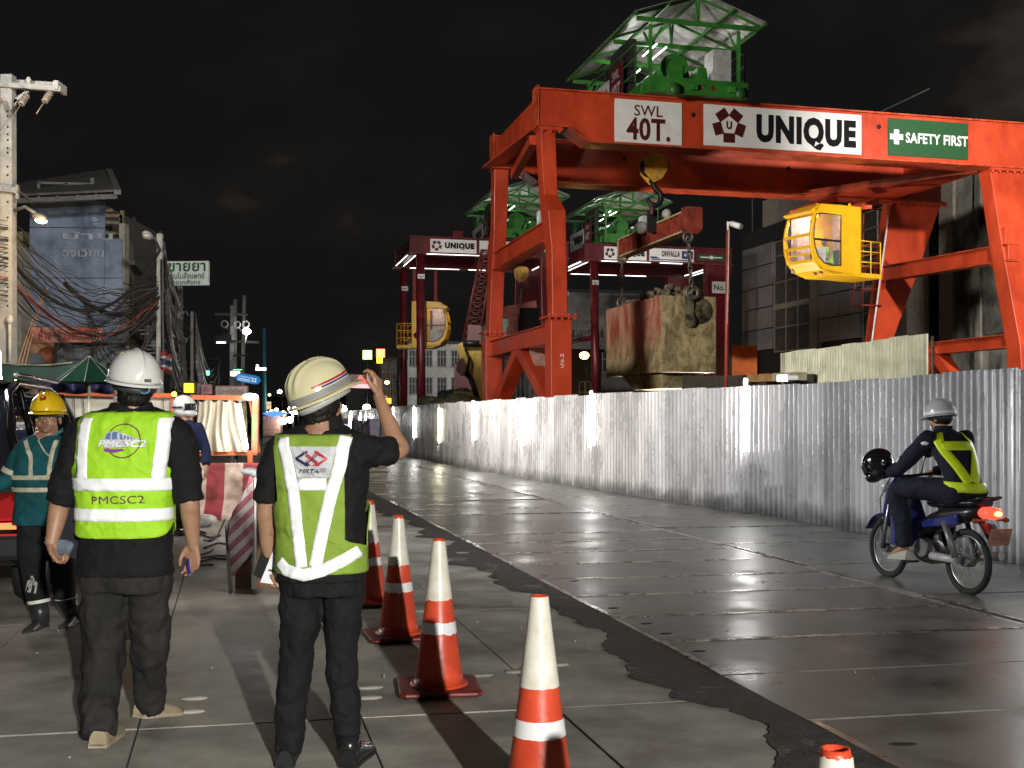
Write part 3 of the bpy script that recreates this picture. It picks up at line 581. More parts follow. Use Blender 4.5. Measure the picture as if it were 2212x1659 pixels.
def concmat(m):
    t = m.node_tree; p = t.nodes['Principled BSDF']; p.inputs['Roughness'].default_value = .78
    tc = t.nodes.new('ShaderNodeTexCoord')
    def nz(sc_, det, st, r0, r1, c0, c1, src=None):
        mp = t.nodes.new('ShaderNodeMapping'); mp.inputs['Scale'].default_value = st; t.links.new(tc.outputs['Object'], mp.inputs[0]); n = t.nodes.new('ShaderNodeTexNoise'); n.inputs['Scale'].default_value = sc_; n.inputs['Detail'].default_value = det; n.inputs['Roughness'].default_value = .7; n.inputs['Distortion'].default_value = .6; t.links.new(mp.outputs[0], n.inputs['Vector'])
        c = t.nodes.new('ShaderNodeValToRGB'); c.color_ramp.elements[0].position = r0; c.color_ramp.elements[1].position = r1; c.color_ramp.elements[0].color = (*c0, 1); c.color_ramp.elements[1].color = (*c1, 1); t.links.new(n.outputs['Fac'], c.inputs[0]); return c.outputs[0], n
    a, n1 = nz(3.6, 10, (1, 1, .7), .38, .62, (.20, .16, .075), (.62, .52, .28))
    r_, n2 = nz(1.5, 10, (1, 1, .38), .40, .60, (.36, .07, .04), (.72, .40, .26))
    # the left long face was painted red and has worn off towards the bottom
    sp = t.nodes.new('ShaderNodeSeparateXYZ'); t.links.new(tc.outputs['Object'], sp.inputs[0]); gm = t.nodes.new('ShaderNodeNewGeometry'); dt = t.nodes.new('ShaderNodeVectorMath'); dt.operation = 'DOT_PRODUCT'; dt.inputs[1].default_value = tuple(-BU); t.links.new(gm.outputs['True Normal'], dt.inputs[0])
    lf = t.nodes.new('ShaderNodeMath'); lf.operation = 'GREATER_THAN'; lf.inputs[1].default_value = .5; t.links.new(dt.outputs['Value'], lf.inputs[0])
    n3 = t.nodes.new('ShaderNodeTexNoise'); n3.inputs['Scale'].default_value = 1.8; n3.inputs['Detail'].default_value = 8; t.links.new(tc.outputs['Object'], n3.inputs['Vector'])
    ma = t.nodes.new('ShaderNodeMath'); ma.operation = 'MULTIPLY_ADD'; ma.inputs[1].default_value = 1.6; t.links.new(n3.outputs['Fac'], ma.inputs[0]); t.links.new(sp.outputs['Z'], ma.inputs[2])
    mr = t.nodes.new('ShaderNodeMapRange'); mr.inputs['From Min'].default_value = 1.25; mr.inputs['From Max'].default_value = 2.1; t.links.new(ma.outputs[0], mr.inputs['Value'])
    mu = t.nodes.new('ShaderNodeMath'); mu.operation = 'MULTIPLY'; t.links.new(mr.outputs[0], mu.inputs[0]); t.links.new(lf.outputs[0], mu.inputs[1])
    mx = t.nodes.new('ShaderNodeMix'); mx.data_type = 'RGBA'; t.links.new(mu.outputs[0], mx.inputs['Factor']); t.links.new(a, mx.inputs['A']); t.links.new(r_, mx.inputs['B']); t.links.new(mx.outputs['Result'], p.inputs['Base Color'])
    bp = t.nodes.new('ShaderNodeBump'); bp.inputs['Strength'].default_value = .5; bp.inputs['Distance'].default_value = .04; t.links.new(n1.outputs['Fac'], bp.inputs['Height']); t.links.new(bp.outputs[0], p.inputs['Normal'])
concmat(conc)
b = B(); z1, z0 = 1.5+(HY-637.5)/F*32.6, 1.5+(HY-803.5)/F*32.6; LB, WB = 4.5, 1.74
PB.box(b, 0, WB, 0, LB, z0, z1); blk_o = b.build('concrete_block', conc, None, bevel=.02)
tag(blk_o, 'big muddy concrete block with a red stained side hanging above the fence', 'concrete block')
# soil on top, wedge foot below, lifting pad on the near end: parts of the block
rub = M('rubble', (.30, .26, .17), .9, var=.5, scale=5); rnd = random.Random(8)
b = B()
for i in range(150):
    q = rnd.uniform(.25, LB-.5); a = rnd.uniform(.2, WB-.25); hgt = .32*math.exp(-((q-1.4)/.8)**2)+.12; b.ball(PB(a, q, z1+rnd.uniform(0, hgt)), (rnd.uniform(.06, .17), rnd.uniform(.06, .17), rnd.uniform(.04, .12)), 7, 5, Matrix.Rotation(rnd.uniform(0, 6), 3, 'X'))
b.build('rubble_heap', rub, blk_o)
b = B(); PB.quad(b, [(.2, .35, z0-.002), (1.55, .35, z0-.002), (1.55, 3.6, z0-.002), (.2, 3.6, z0-.002)], [(.35, .7, z0-.45), (1.35, .7, z0-.45), (1.35, 3.0, z0-.45), (.35, 3.0, z0-.45)]); b.build('foot', conc, blk_o, bevel=.02)
mudd = M('mud_dark', (.24, .21, .12), .8, var=.7, scale=4, bump=.4)
b = B(); c_ = PB(1.05, -.0, z1-.42); b.lathe([(0, .03), (.37, .03), (.39, 0)], 32, c_+BU*.18, ax=-BV); b.lathe([(0, .07), (.1, .07), (.12, .05)], 18, c_+BU*.1, ax=-BV); b.build('end_pad', mudd, blk_o)
b = B(); PB.box(b, .72, .98, -.12, -.03, z1-.72, z1+.02); b.lathe([(0, .1), (.2, .1), (.2, .03)], 20, PB(.9, 0, z1-.72), ax=-BV); b.build('lifting_plate', mudd, blk_o)
chm = M('chain_steel', (.30, .28, .24), .45, metal=.6, var=.3)
def chain(pa, pb, lk, parent_lab, ringR=.22, grp='lifting chains of the spreader beam'):
    t = thing('lifting_chain', parent_lab, 'chain', pb, 0, grp); d = (pa-pb).normalized(); L = (pa-pb).length; n = max(2, int(L/(lk*1.45)))
    b = B()
    for i in range(n):
        c_ = pb+d*(L*(i+.5)/n); ax = BU if i % 2 else BV; b2 = []
        for k in range(14):
            a = 2*PI*k/14; b2.append(c_+d*(lk*math.sin(a))+ax*(lk*.42*math.cos(a)))
        b.tube(b2+[b2[0]], lk*.2, 6)
    b.build('chain_links', chm, t)
    for p, r in ((pa, .17), (pb, ringR)):
        b = B(); b.torus(p, r*.8, r*.24, ax=BV, n=18); b.build('shackle', chm, t)
# spreader beam
YN = 32.35; sp = thing('spreader_beam', 'rusty red ribbed steel spreader beam hanging slanted from the hook', 'lifting beam', W(1411, 500, 34.5))
rust = M('spreader_red', (.46, .085, .05), .55, var=.4, scale=3, bump=.1)
beamA, beamB = W(1489, 478, 32.5), W(1345, 537, 37.0); ba = (beamB-beamA).normalized(); bx = Vector((0, 0, 1)).cross(ba).normalized()
tan = M('lamplit_tan', (.85, .68, .40), .55, var=.3)  # pale tan puts the lamplight on the beam's far end into the colour
b = B(); b.bar(beamA, beamB, .10, .50); b.build('web', rust, sp)
b = B(); b.bar(beamA-Uz*.28, beamB-Uz*.28, .36, .05); b.bar(beamA+Uz*.28, beamB+Uz*.28, .36, .05); b.build('flange', tan, sp)
b = B(); L = (beamB-beamA).length; k = .35
while k < L: b.bar(beamA+ba*k+bx*.0-Uz*.25, beamA+ba*k+Uz*.25, .34, .035, up=ba); k += .36
b.build('stiffener_ribs', rust, sp)
b = B(); b.prism([beamA+bx*.27+Uz*.36, beamA+bx*.27-Uz*.25, beamA+bx*.12-Uz*.42, beamA-bx*.12-Uz*.42, beamA-bx*.27-Uz*.25, beamA-bx*.27+Uz*.36], -ba*.32); b.build('end_box', rust, sp, bevel=.02)
b = B(); b.prism([beamB+bx*.2+Uz*.3, beamB+bx*.2-Uz*.3, beamB+bx*.1-Uz*.46, beamB-bx*.1-Uz*.46, beamB-bx*.2-Uz*.3, beamB-bx*.2+Uz*.3], -ba*.06); b.build('end_box', tan, sp)
b = B(); b.bar(W(1408, 500, 34.4), W(1409, 455, 34.2), .30, .34); b.tube([W(1409, 462, 34.2), W(1409, 440, 34.1)], .09, 10); b.build('lifting_lug', bk, sp)
b = B(); b.ball(W(1385, 492, 34.9), (.22, .2, .2), 9, 6); b.ball(W(1440, 462, 33.7), (.15, .14, .15), 9, 6); b.build('rag_bundle', M('rag_white', (.6, .6, .56), .8, bump=.5), sp)
chain(W(1486, 512, 32.2), PB(.88, -.2, z1+.08), .13, 'dirty steel chain with big shackles on the near end of the concrete block')
chain(W(1343, 560, 36.9), W(1344, 655, 36.9), .09, 'thin pale chain on the far end of the concrete block', .2)
# ---------------------------------------------------------------- operator cab under the rear girder
cy = M('cab_yellow', (.78, .43, .010), .4, var=.12, scale=2); glass = M('cab_glass', (.25, .27, .28), .08, var=0, alpha=.16); fr = M('frame_black', (.015, .015, .016), .5, var=0)
stain(cy, (.42, .20, .02), .66, 3, (1, 1, .4), .08, .5)
cabin = M('cab_inside', (.55, .42, .38), .7)
def cab(origin, ax, out, k, lab, xs=1.0):
    """origin: bottom centre of the rear wall; ax: where the nose points; out: the flank that shows"""
    t = thing('operator_cab', lab, 'crane cab', origin, 0, 'yellow operator cabs on the cranes'); Z = Uz
    prof = [(0, 0), (1.35, -.02), (1.9, .14), (2.22, .42), (2.36, .8), (2.40, 1.2), (2.34, 1.6), (2.2, 2.02), (2.42, 2.14), (1.9, 2.38), (1.4, 2.44), (0, 2.4)]
    Wd = .68*k
    def pt(x, z, w): return origin+ax*x*k*xs+Z*z*k+out*w
    win = [(1.28, .26), (1.68, .28), (1.98, .52), (2.14, .9), (2.16, 1.25), (2.1, 1.86), (1.28, 1.92)]
    for s_ in (1, -1):                                  # flanks with a window hole bridged by strips
        b = B(); o_ = [(.94, .0), (1.35, -.02), (1.9, .14), (2.22, .42), (2.36, .8), (2.40, 1.2), (2.34, 1.6), (2.2, 2.02), (2.2, 2.22), (1.9, 2.38), (.94, 2.43)]
        i_ = [(1.0, .30), (1.45, .27), (1.78, .34), (2.06, .55), (2.22, .9), (2.27, 1.2), (2.24, 1.6), (2.15, 2.0), (2.0, 2.05), (1.8, 2.06), (1.0, 2.06)]
        for k2 in range(len(o_)):
            a, c_ = o_[k2], o_[(k2+1) % len(o_)]; d, e_ = i_[k2], i_[(k2+1) % len(o_)]
            b.prism([pt(*a, Wd*s_), pt(*c_, Wd*s_), pt(*e_, Wd*s_), pt(*d, Wd*s_)], out*(-.04*s_))
        b.prism([pt(0, 0, Wd*s_), pt(.94, 0, Wd*s_), pt(.94, 2.43, Wd*s_), pt(0, 2.4, Wd*s_)], out*(-.04*s_))
        b.build('side_panel', cy, t)
        w = B(); w.prism([pt(x, z, (Wd-.015)*s_) for x, z in i_], out*(.008*s_)); wo = w.build('side_window', glass, t)
        w = B(); w.tube([pt(x, z, (Wd+.005)*s_) for x, z in i_+[i_[0]]], .022*k, 5); w.bar(pt(1.0, 1.14, Wd*s_), pt(2.24, 1.14, Wd*s_), .03, .07*k); w.build('window_seal', fr, wo)
    b = B(); fl = [(2.22, .42), (2.36, .8), (2.40, 1.2), (2.34, 1.6), (2.2, 2.02)]
    for s_ in (-1, 1):
        b.tube([pt(x, z, (Wd-.03)*s_) for x, z in [(1.9, .14)]+fl], .05*k, 6)
    for x, z in ((2.2, .42), (2.37, .88), (2.38, 1.3), (2.2, 2.02)): b.bar(pt(x, z, -Wd), pt(x, z, Wd), .09*k, .09*k)
    b.bar(pt(2.33, .65, -Wd), pt(2.33, .65, Wd), .05*k, .05*k)
    b.build('front_frame', cy, t)
    b = B(); b.loft([[pt(x-.02, z, -Wd), pt(x-.02, z, Wd)] for x, z in fl], closed=False, cap=False); b.build('windscreen', glass, t)
    b = B(); b.prism([pt(2.22, 2.0, -Wd), pt(2.46, 2.1, -Wd), pt(1.9, 2.40, -Wd), pt(0, 2.44, -Wd), pt(0, 2.40, -Wd), pt(1.88, 2.34, -Wd)], out*2*Wd); b.build('roof', cy, t, bevel=.02)
    b = B(); b.prism([pt(0, -.04, -Wd), pt(1.35, -.06, -Wd), pt(1.9, .10, -Wd), pt(2.22, .40, -Wd), pt(1.8, .12, -Wd), pt(0, 0, -Wd)], out*2*Wd); b.build('floor', cy, t)
    b = B(); b.prism([pt(0, 0, -Wd), pt(0.04, 0, -Wd), pt(.04, 2.4, -Wd), pt(0, 2.4, -Wd)], out*2*Wd); b.build('rear_wall', cy, t)
    b = B(); b.prism([pt(.08, .1, -Wd+.05), pt(.1, .1, -Wd+.05), pt(.1, 2.3, -Wd+.05), pt(.08, 2.3, -Wd+.05)], out*(2*Wd-.1)); b.prism([pt(1.2, .1, -Wd+.05), pt(2.1, .1, -Wd+.05), pt(2.1, 2.2, -Wd+.05), pt(1.2, 2.2, -Wd+.05)], out*.01); b.build('lining', cabin, t)
    b = B(); b.box(pt(1.45, .55, .1), (.45*k, .45*k, .8*k)); b.box(pt(1.75, .5, .4), (.3*k, .25*k, .6*k)); b.build('control_console', M('console_white', (.6, .62, .6), .5), t)
    # access platform with railing behind
    b = B(); b.prism([pt(-1.0, -.05, -Wd), pt(0, -.05, -Wd), pt(0, .1, -Wd), pt(-1.0, .1, -Wd)], out*2*Wd); pl = b.build('platform', cy, t)
    b = B()
    for x in (-.98, -.5):
        for s_ in (-1, 1): b.tube([pt(x, .1, Wd*.95*s_), pt(x, 1.25, Wd*.95*s_)], .022, 6)
    for z in (.5, .88, 1.25):
        b.tube([pt(0, z, Wd*.95), pt(-.98, z, Wd*.95), pt(-.98, z, -Wd*.95), pt(0, z, -Wd*.95)], .02, 6)
    b.build('railing', cy, pl)
    b = B(); l_ = pt(1.1, 2.3, 0); b.tube([l_, l_+ax*.02], .05, 8); b.build('inside_lamp', E('cab_lamp', (1, .97, .9), 6), t)
    return t, pt
c1o = W(1830, 600, 35.2); AX = (-TU*.86-TV*.50).normalized(); OUT = Vector((AX.y, -AX.x, 0)); OUT = OUT if OUT.y < 0 else -OUT
cab1, cpt = cab(c1o, -TU*.965-TV*.26, -TV*.965+TU*.26, .86, 'yellow glazed operator cab under the right end of the orange crane with a seated man')
lamp('cab_light', 'POINT', cpt(1.5, 2.0, 0), 45, (1, .95, .88), .05)
b = B(); b.bar(W(1716, 462, 34.6), W(1800, 430, 37), .28, .22); b.bar(W(1835, 456, 34.9), W(1890, 434, 37.2), .28, .22)
b.bar(W(1765, 452, 35), W(1880, 448, 35.4), .18, .12); b.build('cab_hanger', omf, cr1)
b = B()
for x in (1765, 1835): b.tube([W(x, 440, 35), W(x, 470, 35)], .05, 8)
b.build('hanger_rod', cy, cab1)
# ================================================================ DARK RED CRANES BEHIND
rm_ = M('crane_red', (.14, .010, .016), .35, var=.3, scale=1.5, rvar=.1); stain(rm_, (.05, .008, .008), .6, 1.5, (1, 1, .3), .1, .6)
rfl = M('crane_red_flange', (.22, .05, .05), .3, var=.3, scale=3)
led = E('led_strip', (1, .98, .94), 3.5)
sub = M('sign_blue', (.02, .03, .14), .5, var=0)
def red_crane(name_lab, o, tx, ng):
    P = Fr(o); t = thing('gantry_crane', name_lab, 'crane', P(4, 2.7, 0), 0, 'dark red gantry cranes further down the site'); zt, zb = 10.2, 9.42
    for s0 in (0, 5.2):
        g = B(); P.box(g, 0, 7.9, s0, s0+.42, zb, zt); go = g.build('girder', rm_, t, bevel=.01)
        g = B(); P.box(g, -.05, 7.95, s0-.12, s0+.54, zb-.04, zb-.002); P.box(g, -.05, 7.95, s0-.06, s0+.48, zt+.002, zt+.03); g.build('flange', rfl, go)
        g = B(); g.tube([P(.8, s0-.2, zb-.06), P(3.4, s0-.2, zb-.06)], .016, 6); g.tube([P(3.9, s0-.2, zb-.06), P(5.1, s0-.2, zb-.06)], .02, 6); g.build('led_strip', led, go)
    for s0, s1 in ((.2, -.15), (5.4, 5.75)):
        g = B(); g.tube([P(.55, s0, zb), P(.55, s1, 0)], .21, 16); l_ = g.build('leg', rm_, t)
        g = B(); P.quad(g, [(6.5, s0-.2, zb), (7.9, s0-.2, zb), (7.9, s0+.25, zb), (6.5, s0+.25, zb)], [(6.5, s1-.2, 0), (7.5, s1-.2, 0), (7.5, s1+.25, 0), (6.5, s1+.25, 0)]); g.build('leg', rm_, t, bevel=.02)
        plate('number_plate', P(.55, s0-.25, 8.3), TU, Uz, .34, .22, wh, t); txt(ng, P(.55, s0-.25, 8.3), TU, Uz, .26, .1, blk, t, bold=.03)
    for x in (.1, 7.4):
        g = B(); P.box(g, x, x+.3, .42, 5.2, zb+.1, zt-.05); g.build('end_tie', rm_, t)
        g = B(); g.tube([P(x-.05, .3, zb+.02), P(x-.05, 4.9, zb+.02)], .022, 6); g.tube([P(x+.35, .3, zb+.02), P(x+.35, 4.9, zb+.02)], .022, 6); g.build('led_strip', led, t)
    g = B(); g.tube([P(.55, .1, 5.6), P(.55, 5.6, 5.6)], .13, 12); g.build('tie_beam', rm_, t)
    g = B(); P.box(g, 6.9, 7.1, .1, 5.6, 5.4, 5.7); g.build('tie_beam', rm_, t)
    g = B(); P.box(g, .3, .8, -.6, 6.2, .3, .8); g.build('sill_beam', rm_, t)
    g = B(); P.box(g, 6.6, 7.3, -.6, 6.2, .3, .8); g.build('sill_beam', rm_, t)
    for x in (2.1,): g = B(); P.box(g, x, x+.5, .0, .4, zt+.03, zt+.35); g.build('buffer_box', rm_, t)
    return t, P
rc2, P2 = red_crane('dark red gantry crane left of the orange crane leg', Vector((-4.88, 54, 0)), 5.9, 'No.4')
rc3, P3 = red_crane('dark red gantry crane behind the hanging concrete block', Vector((3.62, 56.4, 0)), 2.5, 'No.3')
def bsign(P, t0, t1, z0, z1, mat, par): return plate('sign_board', P((t0+t1)/2, -.03, (z0+z1)/2), TU, Uz, t1-t0, z1-z0, mat, par), P((t0+t1)/2, -.04, (z0+z1)/2)
for P, rc in ((P2, rc2), (P3, rc3)):
    o, c_ = bsign(P, 1.0, 3.25, 9.48, 10.12, wh, rc); q = c_-TU*.82; b = B()
    for k in range(5):
        a = R(126+72*k); p = q+TU*(.18*math.cos(a))+Uz*(.18*math.sin(a)); x_ = TU*math.cos(a-R(90))+Uz*math.sin(a-R(90)); y_ = TU*math.cos(a)+Uz*math.sin(a)
        b.hexa([p+x_*(i*.085)+y_*(j*.065)-TV*d for d in (.0, .012) for i, j in ((-1, -1), (1, -1), (1, 1), (-1, 1))])
    b.build('emblem', mar, o); txt('UNIQUE', c_+TU*.3, TU, Uz, 1.45, .34, blk, o, bold=.08)
    o, c_ = bsign(P, 3.4, 5.8, 9.48, 10.12, wh, rc); txt('ONVALLA', c_-TU*.05+Uz*.06, TU, Uz, 1.0, .30, mar, o, bold=.05); plate('sign_panel', c_+TU*.85+Uz*.03, TU, Uz, .6, .4, sub, o, .01); txt('40T', c_+TU*.85+Uz*.03-TV*.02, TU, Uz, .42, .2, wh, o, bold=.03)
    b = B(); b.prism([c_+TU*a+Uz*z for a, z in ((-1.15, -.1), (-.85, -.1), (-.62, -.2), (-1.15, -.2))], -TV*.01); b.build('train_mark', sub, o)
    b = B(); b.bar(c_+TU*-1.1-Uz*.25, c_+TU*1.1-Uz*.25, .015, .05); b.build('sign_line', sub, o)
    o, c_ = bsign(P, 6.0, 7.5, 9.6, 9.9, MATS['sign_green'], rc); b = B()
    b.bar(c_-TU*.6-TV*.01, c_+TU*.6-TV*.01, .02, .06); b.box(c_-TV*.012, (.17, .03, .17), R(14)); b.build('sign_mark', wh, o)
pl_ = plate('number_board', P3(7.15, -.33, 8.2), TU, Uz, .95, .6, wh, rc3); txt('No.3', P3(7.15, -.34, 8.2), TU, Uz, .75, .3, blk, pl_, bold=.02)
trolley(P2, 5.75, 'roofed green trolley on the crane left of the orange crane leg', 'roofed trolleys on the cranes', zt=10.23, sc_=1.06)
trolley(P3, 2.35, 'roofed green trolley seen behind the slanted spreader beam', 'roofed trolleys on the cranes', zt=10.23, sc_=1.06)
t = thing('hook_block', 'dim yellow hook block hanging inside the far red crane', 'hook block', W(1126, 590, 57)); hookblock(t, 1126, 576, .55, 57)
t = thing('lifting_grab', 'rusty red lifting beam with dark hoses hanging under the far crane hook', 'lifting beam', W(1125, 700, 57))
b = B(); b.bar(W(1075, 678, 57), W(1160, 662, 57), .5, .55); b.build('beam', rust, t)
b = B(); b.box(W(1143, 688, 56.6), (.8, .8, 1.0), .3); b.build('hose_box', M('hose_black', (.008, .007, .008), .6, spec=.2), t)
b = B(); b.box(W(1108, 712, 57), (.5, .5, 1.3)); b.build('jaw', rust, t)
b = B(); b.tube([W(1126, 655, 57), W(1126, 622, 57)], .06, 8); b.build('hanger', chm, t)
cab2, cp2 = cab(W(893, 751, 56.2), (TU*.95-TV*.30).normalized(), (-TV*.95-TU*.30).normalized(), .92, 'yellow operator cab hanging behind the two left legs of the far red crane', .80)
lamp('cab_light', 'POINT', cp2(1.5, 2.0, 0), 14, (1, .95, .88), .05)
b = B(); b.bar(W(941, 662, 56), W(941, 585, 57), .16, .16); b.bar(W(895, 665, 56), W(895, 585, 57), .16, .16); b.bar(W(905, 657, 56), W(945, 657, 56), .3, .25); b.build('cab_hanger', M('hanger_red', (.3, .05, .05), .5), rc2)
# ================================================================ BUILDINGS AND YARD ON THE RIGHT
class FarFr(Fr):
    def __call__(s, t, q, z): return s.u*(t*1.375)+s.v*(q*1.375)+Vector((0, 0, CAMZ+(z-CAMZ)*1.375))
FB = FarFr(Vector((0, 0, 0)), TU, TV)
pan = M('grey_panel', (.20, .19, .20), .6, var=.2, scale=.8); mesh_ = M('dark_mesh', (.07, .062, .058), .7, var=.4, scale=3); beige = M('beige_trim', (.28, .24, .20), .8, var=.25); dkg = M('dark_grey', (.018, .018, .022), .7)
bl = thing('office_building', 'dark modern building with grey wall panels and meshed windows behind the yellow cab', 'building', FB(20, 36, 0))
b = B(); FB.box(b, 20.1, 32, 29.6, 42, 0, 8.6); b.build('wall', dkg, bl)
b = B(); FB.box(b, 20.6, 30, 30, 41.6, 8.6, 10.2); b.build('upper_floor', beige, bl)
b = B(); FB.box(b, 19.95, 20.3, 29.5, 42.1, 8.25, 8.9); b.build('roof_edge', dkg, bl)
bands = [(42, 39.4, 0), (39.3, 36.6, 1), (36.5, 36.0, 2), (35.9, 33.2, 0), (33.1, 30.6, 1), (30.5, 29.7, 2)]
for a, c_, k in bands:
    g = B()
    if k == 0:
        n_ = 5
        for i in range(n_):
            for j in (0, 1): FB.box(g, 19.9, 20.08, c_+(a-c_)*j/2+.02, c_+(a-c_)*(j+1)/2-.02, 4.15+i*.82+.02, 4.15+(i+1)*.82-.02)
        g.build('wall_panel', pan, bl)
    elif k == 1:
        FB.box(g, 19.98, 20.08, c_, a, 4.0, 8.2); w_ = g.build('window', mesh_, bl); g = B()
        for i in range(4): FB.box(g, 19.94, 19.975, c_+(a-c_)*i/3-.025, c_+(a-c_)*i/3+.025, 4, 8.2)
        for z in (4.0, 4.9, 5.6, 5.75, 6.6, 7.6, 8.15): FB.box(g, 19.93, 19.965, c_, a, z, z+.05)
        g.build('frame', beige, w_); g = B(); FB.box(g, 19.9, 19.93, c_, a, 5.62, 5.8); g.build('sill', beige, w_)
    else: FB.box(g, 19.9, 20.09, c_, a, 4.0, 8.2); g.build('pilaster', beige, bl)
g = B(); g.tube([FB(20.3, 41.9, 8.9), FB(20.3, 41.9, 11.4), FB(20.3, 30, 11.4)], .03, 6); g.tube([FB(20.3, 39, 8.9), FB(20.3, 39, 11.4)], .03, 6); g.tube([FB(20.3, 35, 8.9), FB(20.3, 35, 11.4)], .03, 6); g.build('roof_railing', M('rail_dim', (.12, .12, .12), .6), bl)
oldc = M('old_concrete', (.22, .21, .18), .9, var=.75, scale=.9, ramp=(.38, .62), dark=(.012, .013, .012), bump=.6, bscale=4, stretch=(1, 1, .4))
ob = thing('old_building', 'tall windowless old concrete wall streaked black with damp at the right edge', 'building', FB(20, 24, 0))
b = B(); FB.box(b, 20, 34, 20, 28.9, .45, 8.75); b.build('wall', oldc, ob)
b = B(); FB.box(b, 19.9, 20.6, 28.3, 28.95, 0.45, 8.7); b.build('corner_pillar', beige, ob)
b = B(); FB.box(b, 19.93, 19.99, 25.2, 27.0, 3.8, 6.5); b.build('patched_panel', M('patch_pale', (.15, .145, .12), .85, var=.5, scale=1.5, dark=(.03, .03, .028)), ob)
for s_ in (27.2, 24.4, 21.5): b = B(); FB.box(b, 19.9, 19.99, s_-.12, s_+.12, 0.45, 8.7); b.build('rib', oldc, ob)
# near sheet fence section standing higher behind the road fence
sheet_fence([Vector((7.30, 19.9, 0)), Vector((6.75, 22.6, 0)), Vector((6.2, 26, 0))], 3.0, 'site_fence', 'short yellowish corrugated fence rising behind the road fence under the cab', pitch=.125, mat=M('fence_pale', (.74, .75, .58), .38, metal=.5, var=.12, scale=3, rvar=.1))
# red and white camera pole
t = thing('camera_pole', 'slim red and white pole with a white security camera on top', 'pole', W(1570, 850, 24))
b = B(); b.tube([W(1567, 960, 24), W(1570, 700, 24), W(1573, 498, 24)], .04, 10); b.build('pole', M('pole_red', (.42, .06, .04), .5, var=.3, scale=6), t)
b = B(); b.tube([W(1571.6, 700, 23.95), W(1575, 498, 23.95)], .014, 6); b.build('cable', M('pale_cable', (.7, .6, .55), .5), t)
b = B(); b.tube([W(1580, 483, 23.8), W(1601, 490, 23.6)], .06, 12); b.tube([W(1573, 500, 24), W(1573, 480, 24), W(1583, 484, 23.9)], .03, 8); b.build('camera', M('camera_white', (.8, .8, .8), .4, var=0), t)
t = thing('work_box', 'small orange container standing beyond the camera pole', 'container', W(1590, 800, 42))
b = B(); b.box(W(1590, 810, 42), (1.0, 1.4, 2.1), .25); b.build('body', M('orange_box', (.60, .13, .01), .5, emit=(.5, .10, .01), es=.0), t)
b = B(); b.box(W(1577, 808, 41.2), (.04, .04, 2.0), .25); b.build('door_edge', fr, t)
# low yard clutter just over the fence top
def clutter(x0, x1, y, Y, mat, name, lab, cat, n=18, r=.22, seed=1):
    g = B(); rd = random.Random(seed)
    for i in range(n):
        k = i/(n-1); p = W(x0+(x1-x0)*k, y, Y); g.ball(p+Vector((0, rd.uniform(-.4, .4), rd.uniform(-.25, .05)-.1)), (r*rd.uniform(.8, 1.5), r*1.4, r*rd.uniform(.6, 1.1)), 9, 6, Matrix.Rotation(rd.uniform(0, 3), 3, 'Z'))
    g.tube([W(x0, y+20, Y), W(x1, y+20, Y)], .45, 8)
    p0, p1 = W(x0, y+12, Y), W(x1, y+12, Y); p0.z = p1.z = p0.z/2; g.box((p0+p1)/2, ((p1-p0).length*.96, 1.0, p0.z*2))
    return tag(g.build(name, mat), lab, cat)
clutter(925, 1035, 862, 44, M('sand_sacks', (.36, .33, .20), .85, var=.5, scale=4), 'sandbag_pile', 'pale pile of sandbags over the far fence top by the left crane legs', 'sandbags', 16, .32, 1)
clutter(960, 1010, 849, 46, M('tarp_blue', (.22, .28, .32), .7, var=.6, scale=3, bump=.5), 'tarpaulin_heap', 'crumpled blue grey tarpaulin lying on the sandbag pile', 'tarpaulin', 10, .3, 2)
t = thing('timber_stack', 'row of pale timber and orange boards stacked behind the fence by the camera pole', 'timber', W(1620, 830, 27))
for i in range(7):
    g = B(); g.box(W(1540+i*30, 822-i*1.5, 26-i*.5), (.33, .3, .16), .1); g.build('board', [M('board_pale', (.42, .38, .26), .8), M('board_orange', (.5, .26, .12), .8)][i in (2, 3, 4)], t)
g = B(); g.box((W(1540, 860, 26)+W(1720, 860, 23))/2+Vector((0, .3, -.6)), (2.9, .5, 2.2), -.5); g.build('support', M('dark_soil', (.05, .04, .03), .9), t)
t = thing('floodlight', 'small white floodlight sitting on the fence top right of the tall lamp tube', 'floodlight', W(1690, 817, 18.2))
g = B(); g.box(W(1690, 817, 18.2), (.16, .1, .1), -.3); g.build('lamp_head', E('flood_white', (1, 1, .98), 5), t); g = B(); g.box(W(1712, 816, 18.1), (.18, .08, .07), -.3); g.build('housing', cap_m, t)
g = B(); g.tube([W(1690, 822, 18.2), W(1692, 860, 18.2)], .02, 6); g.build('bracket', bk, t)
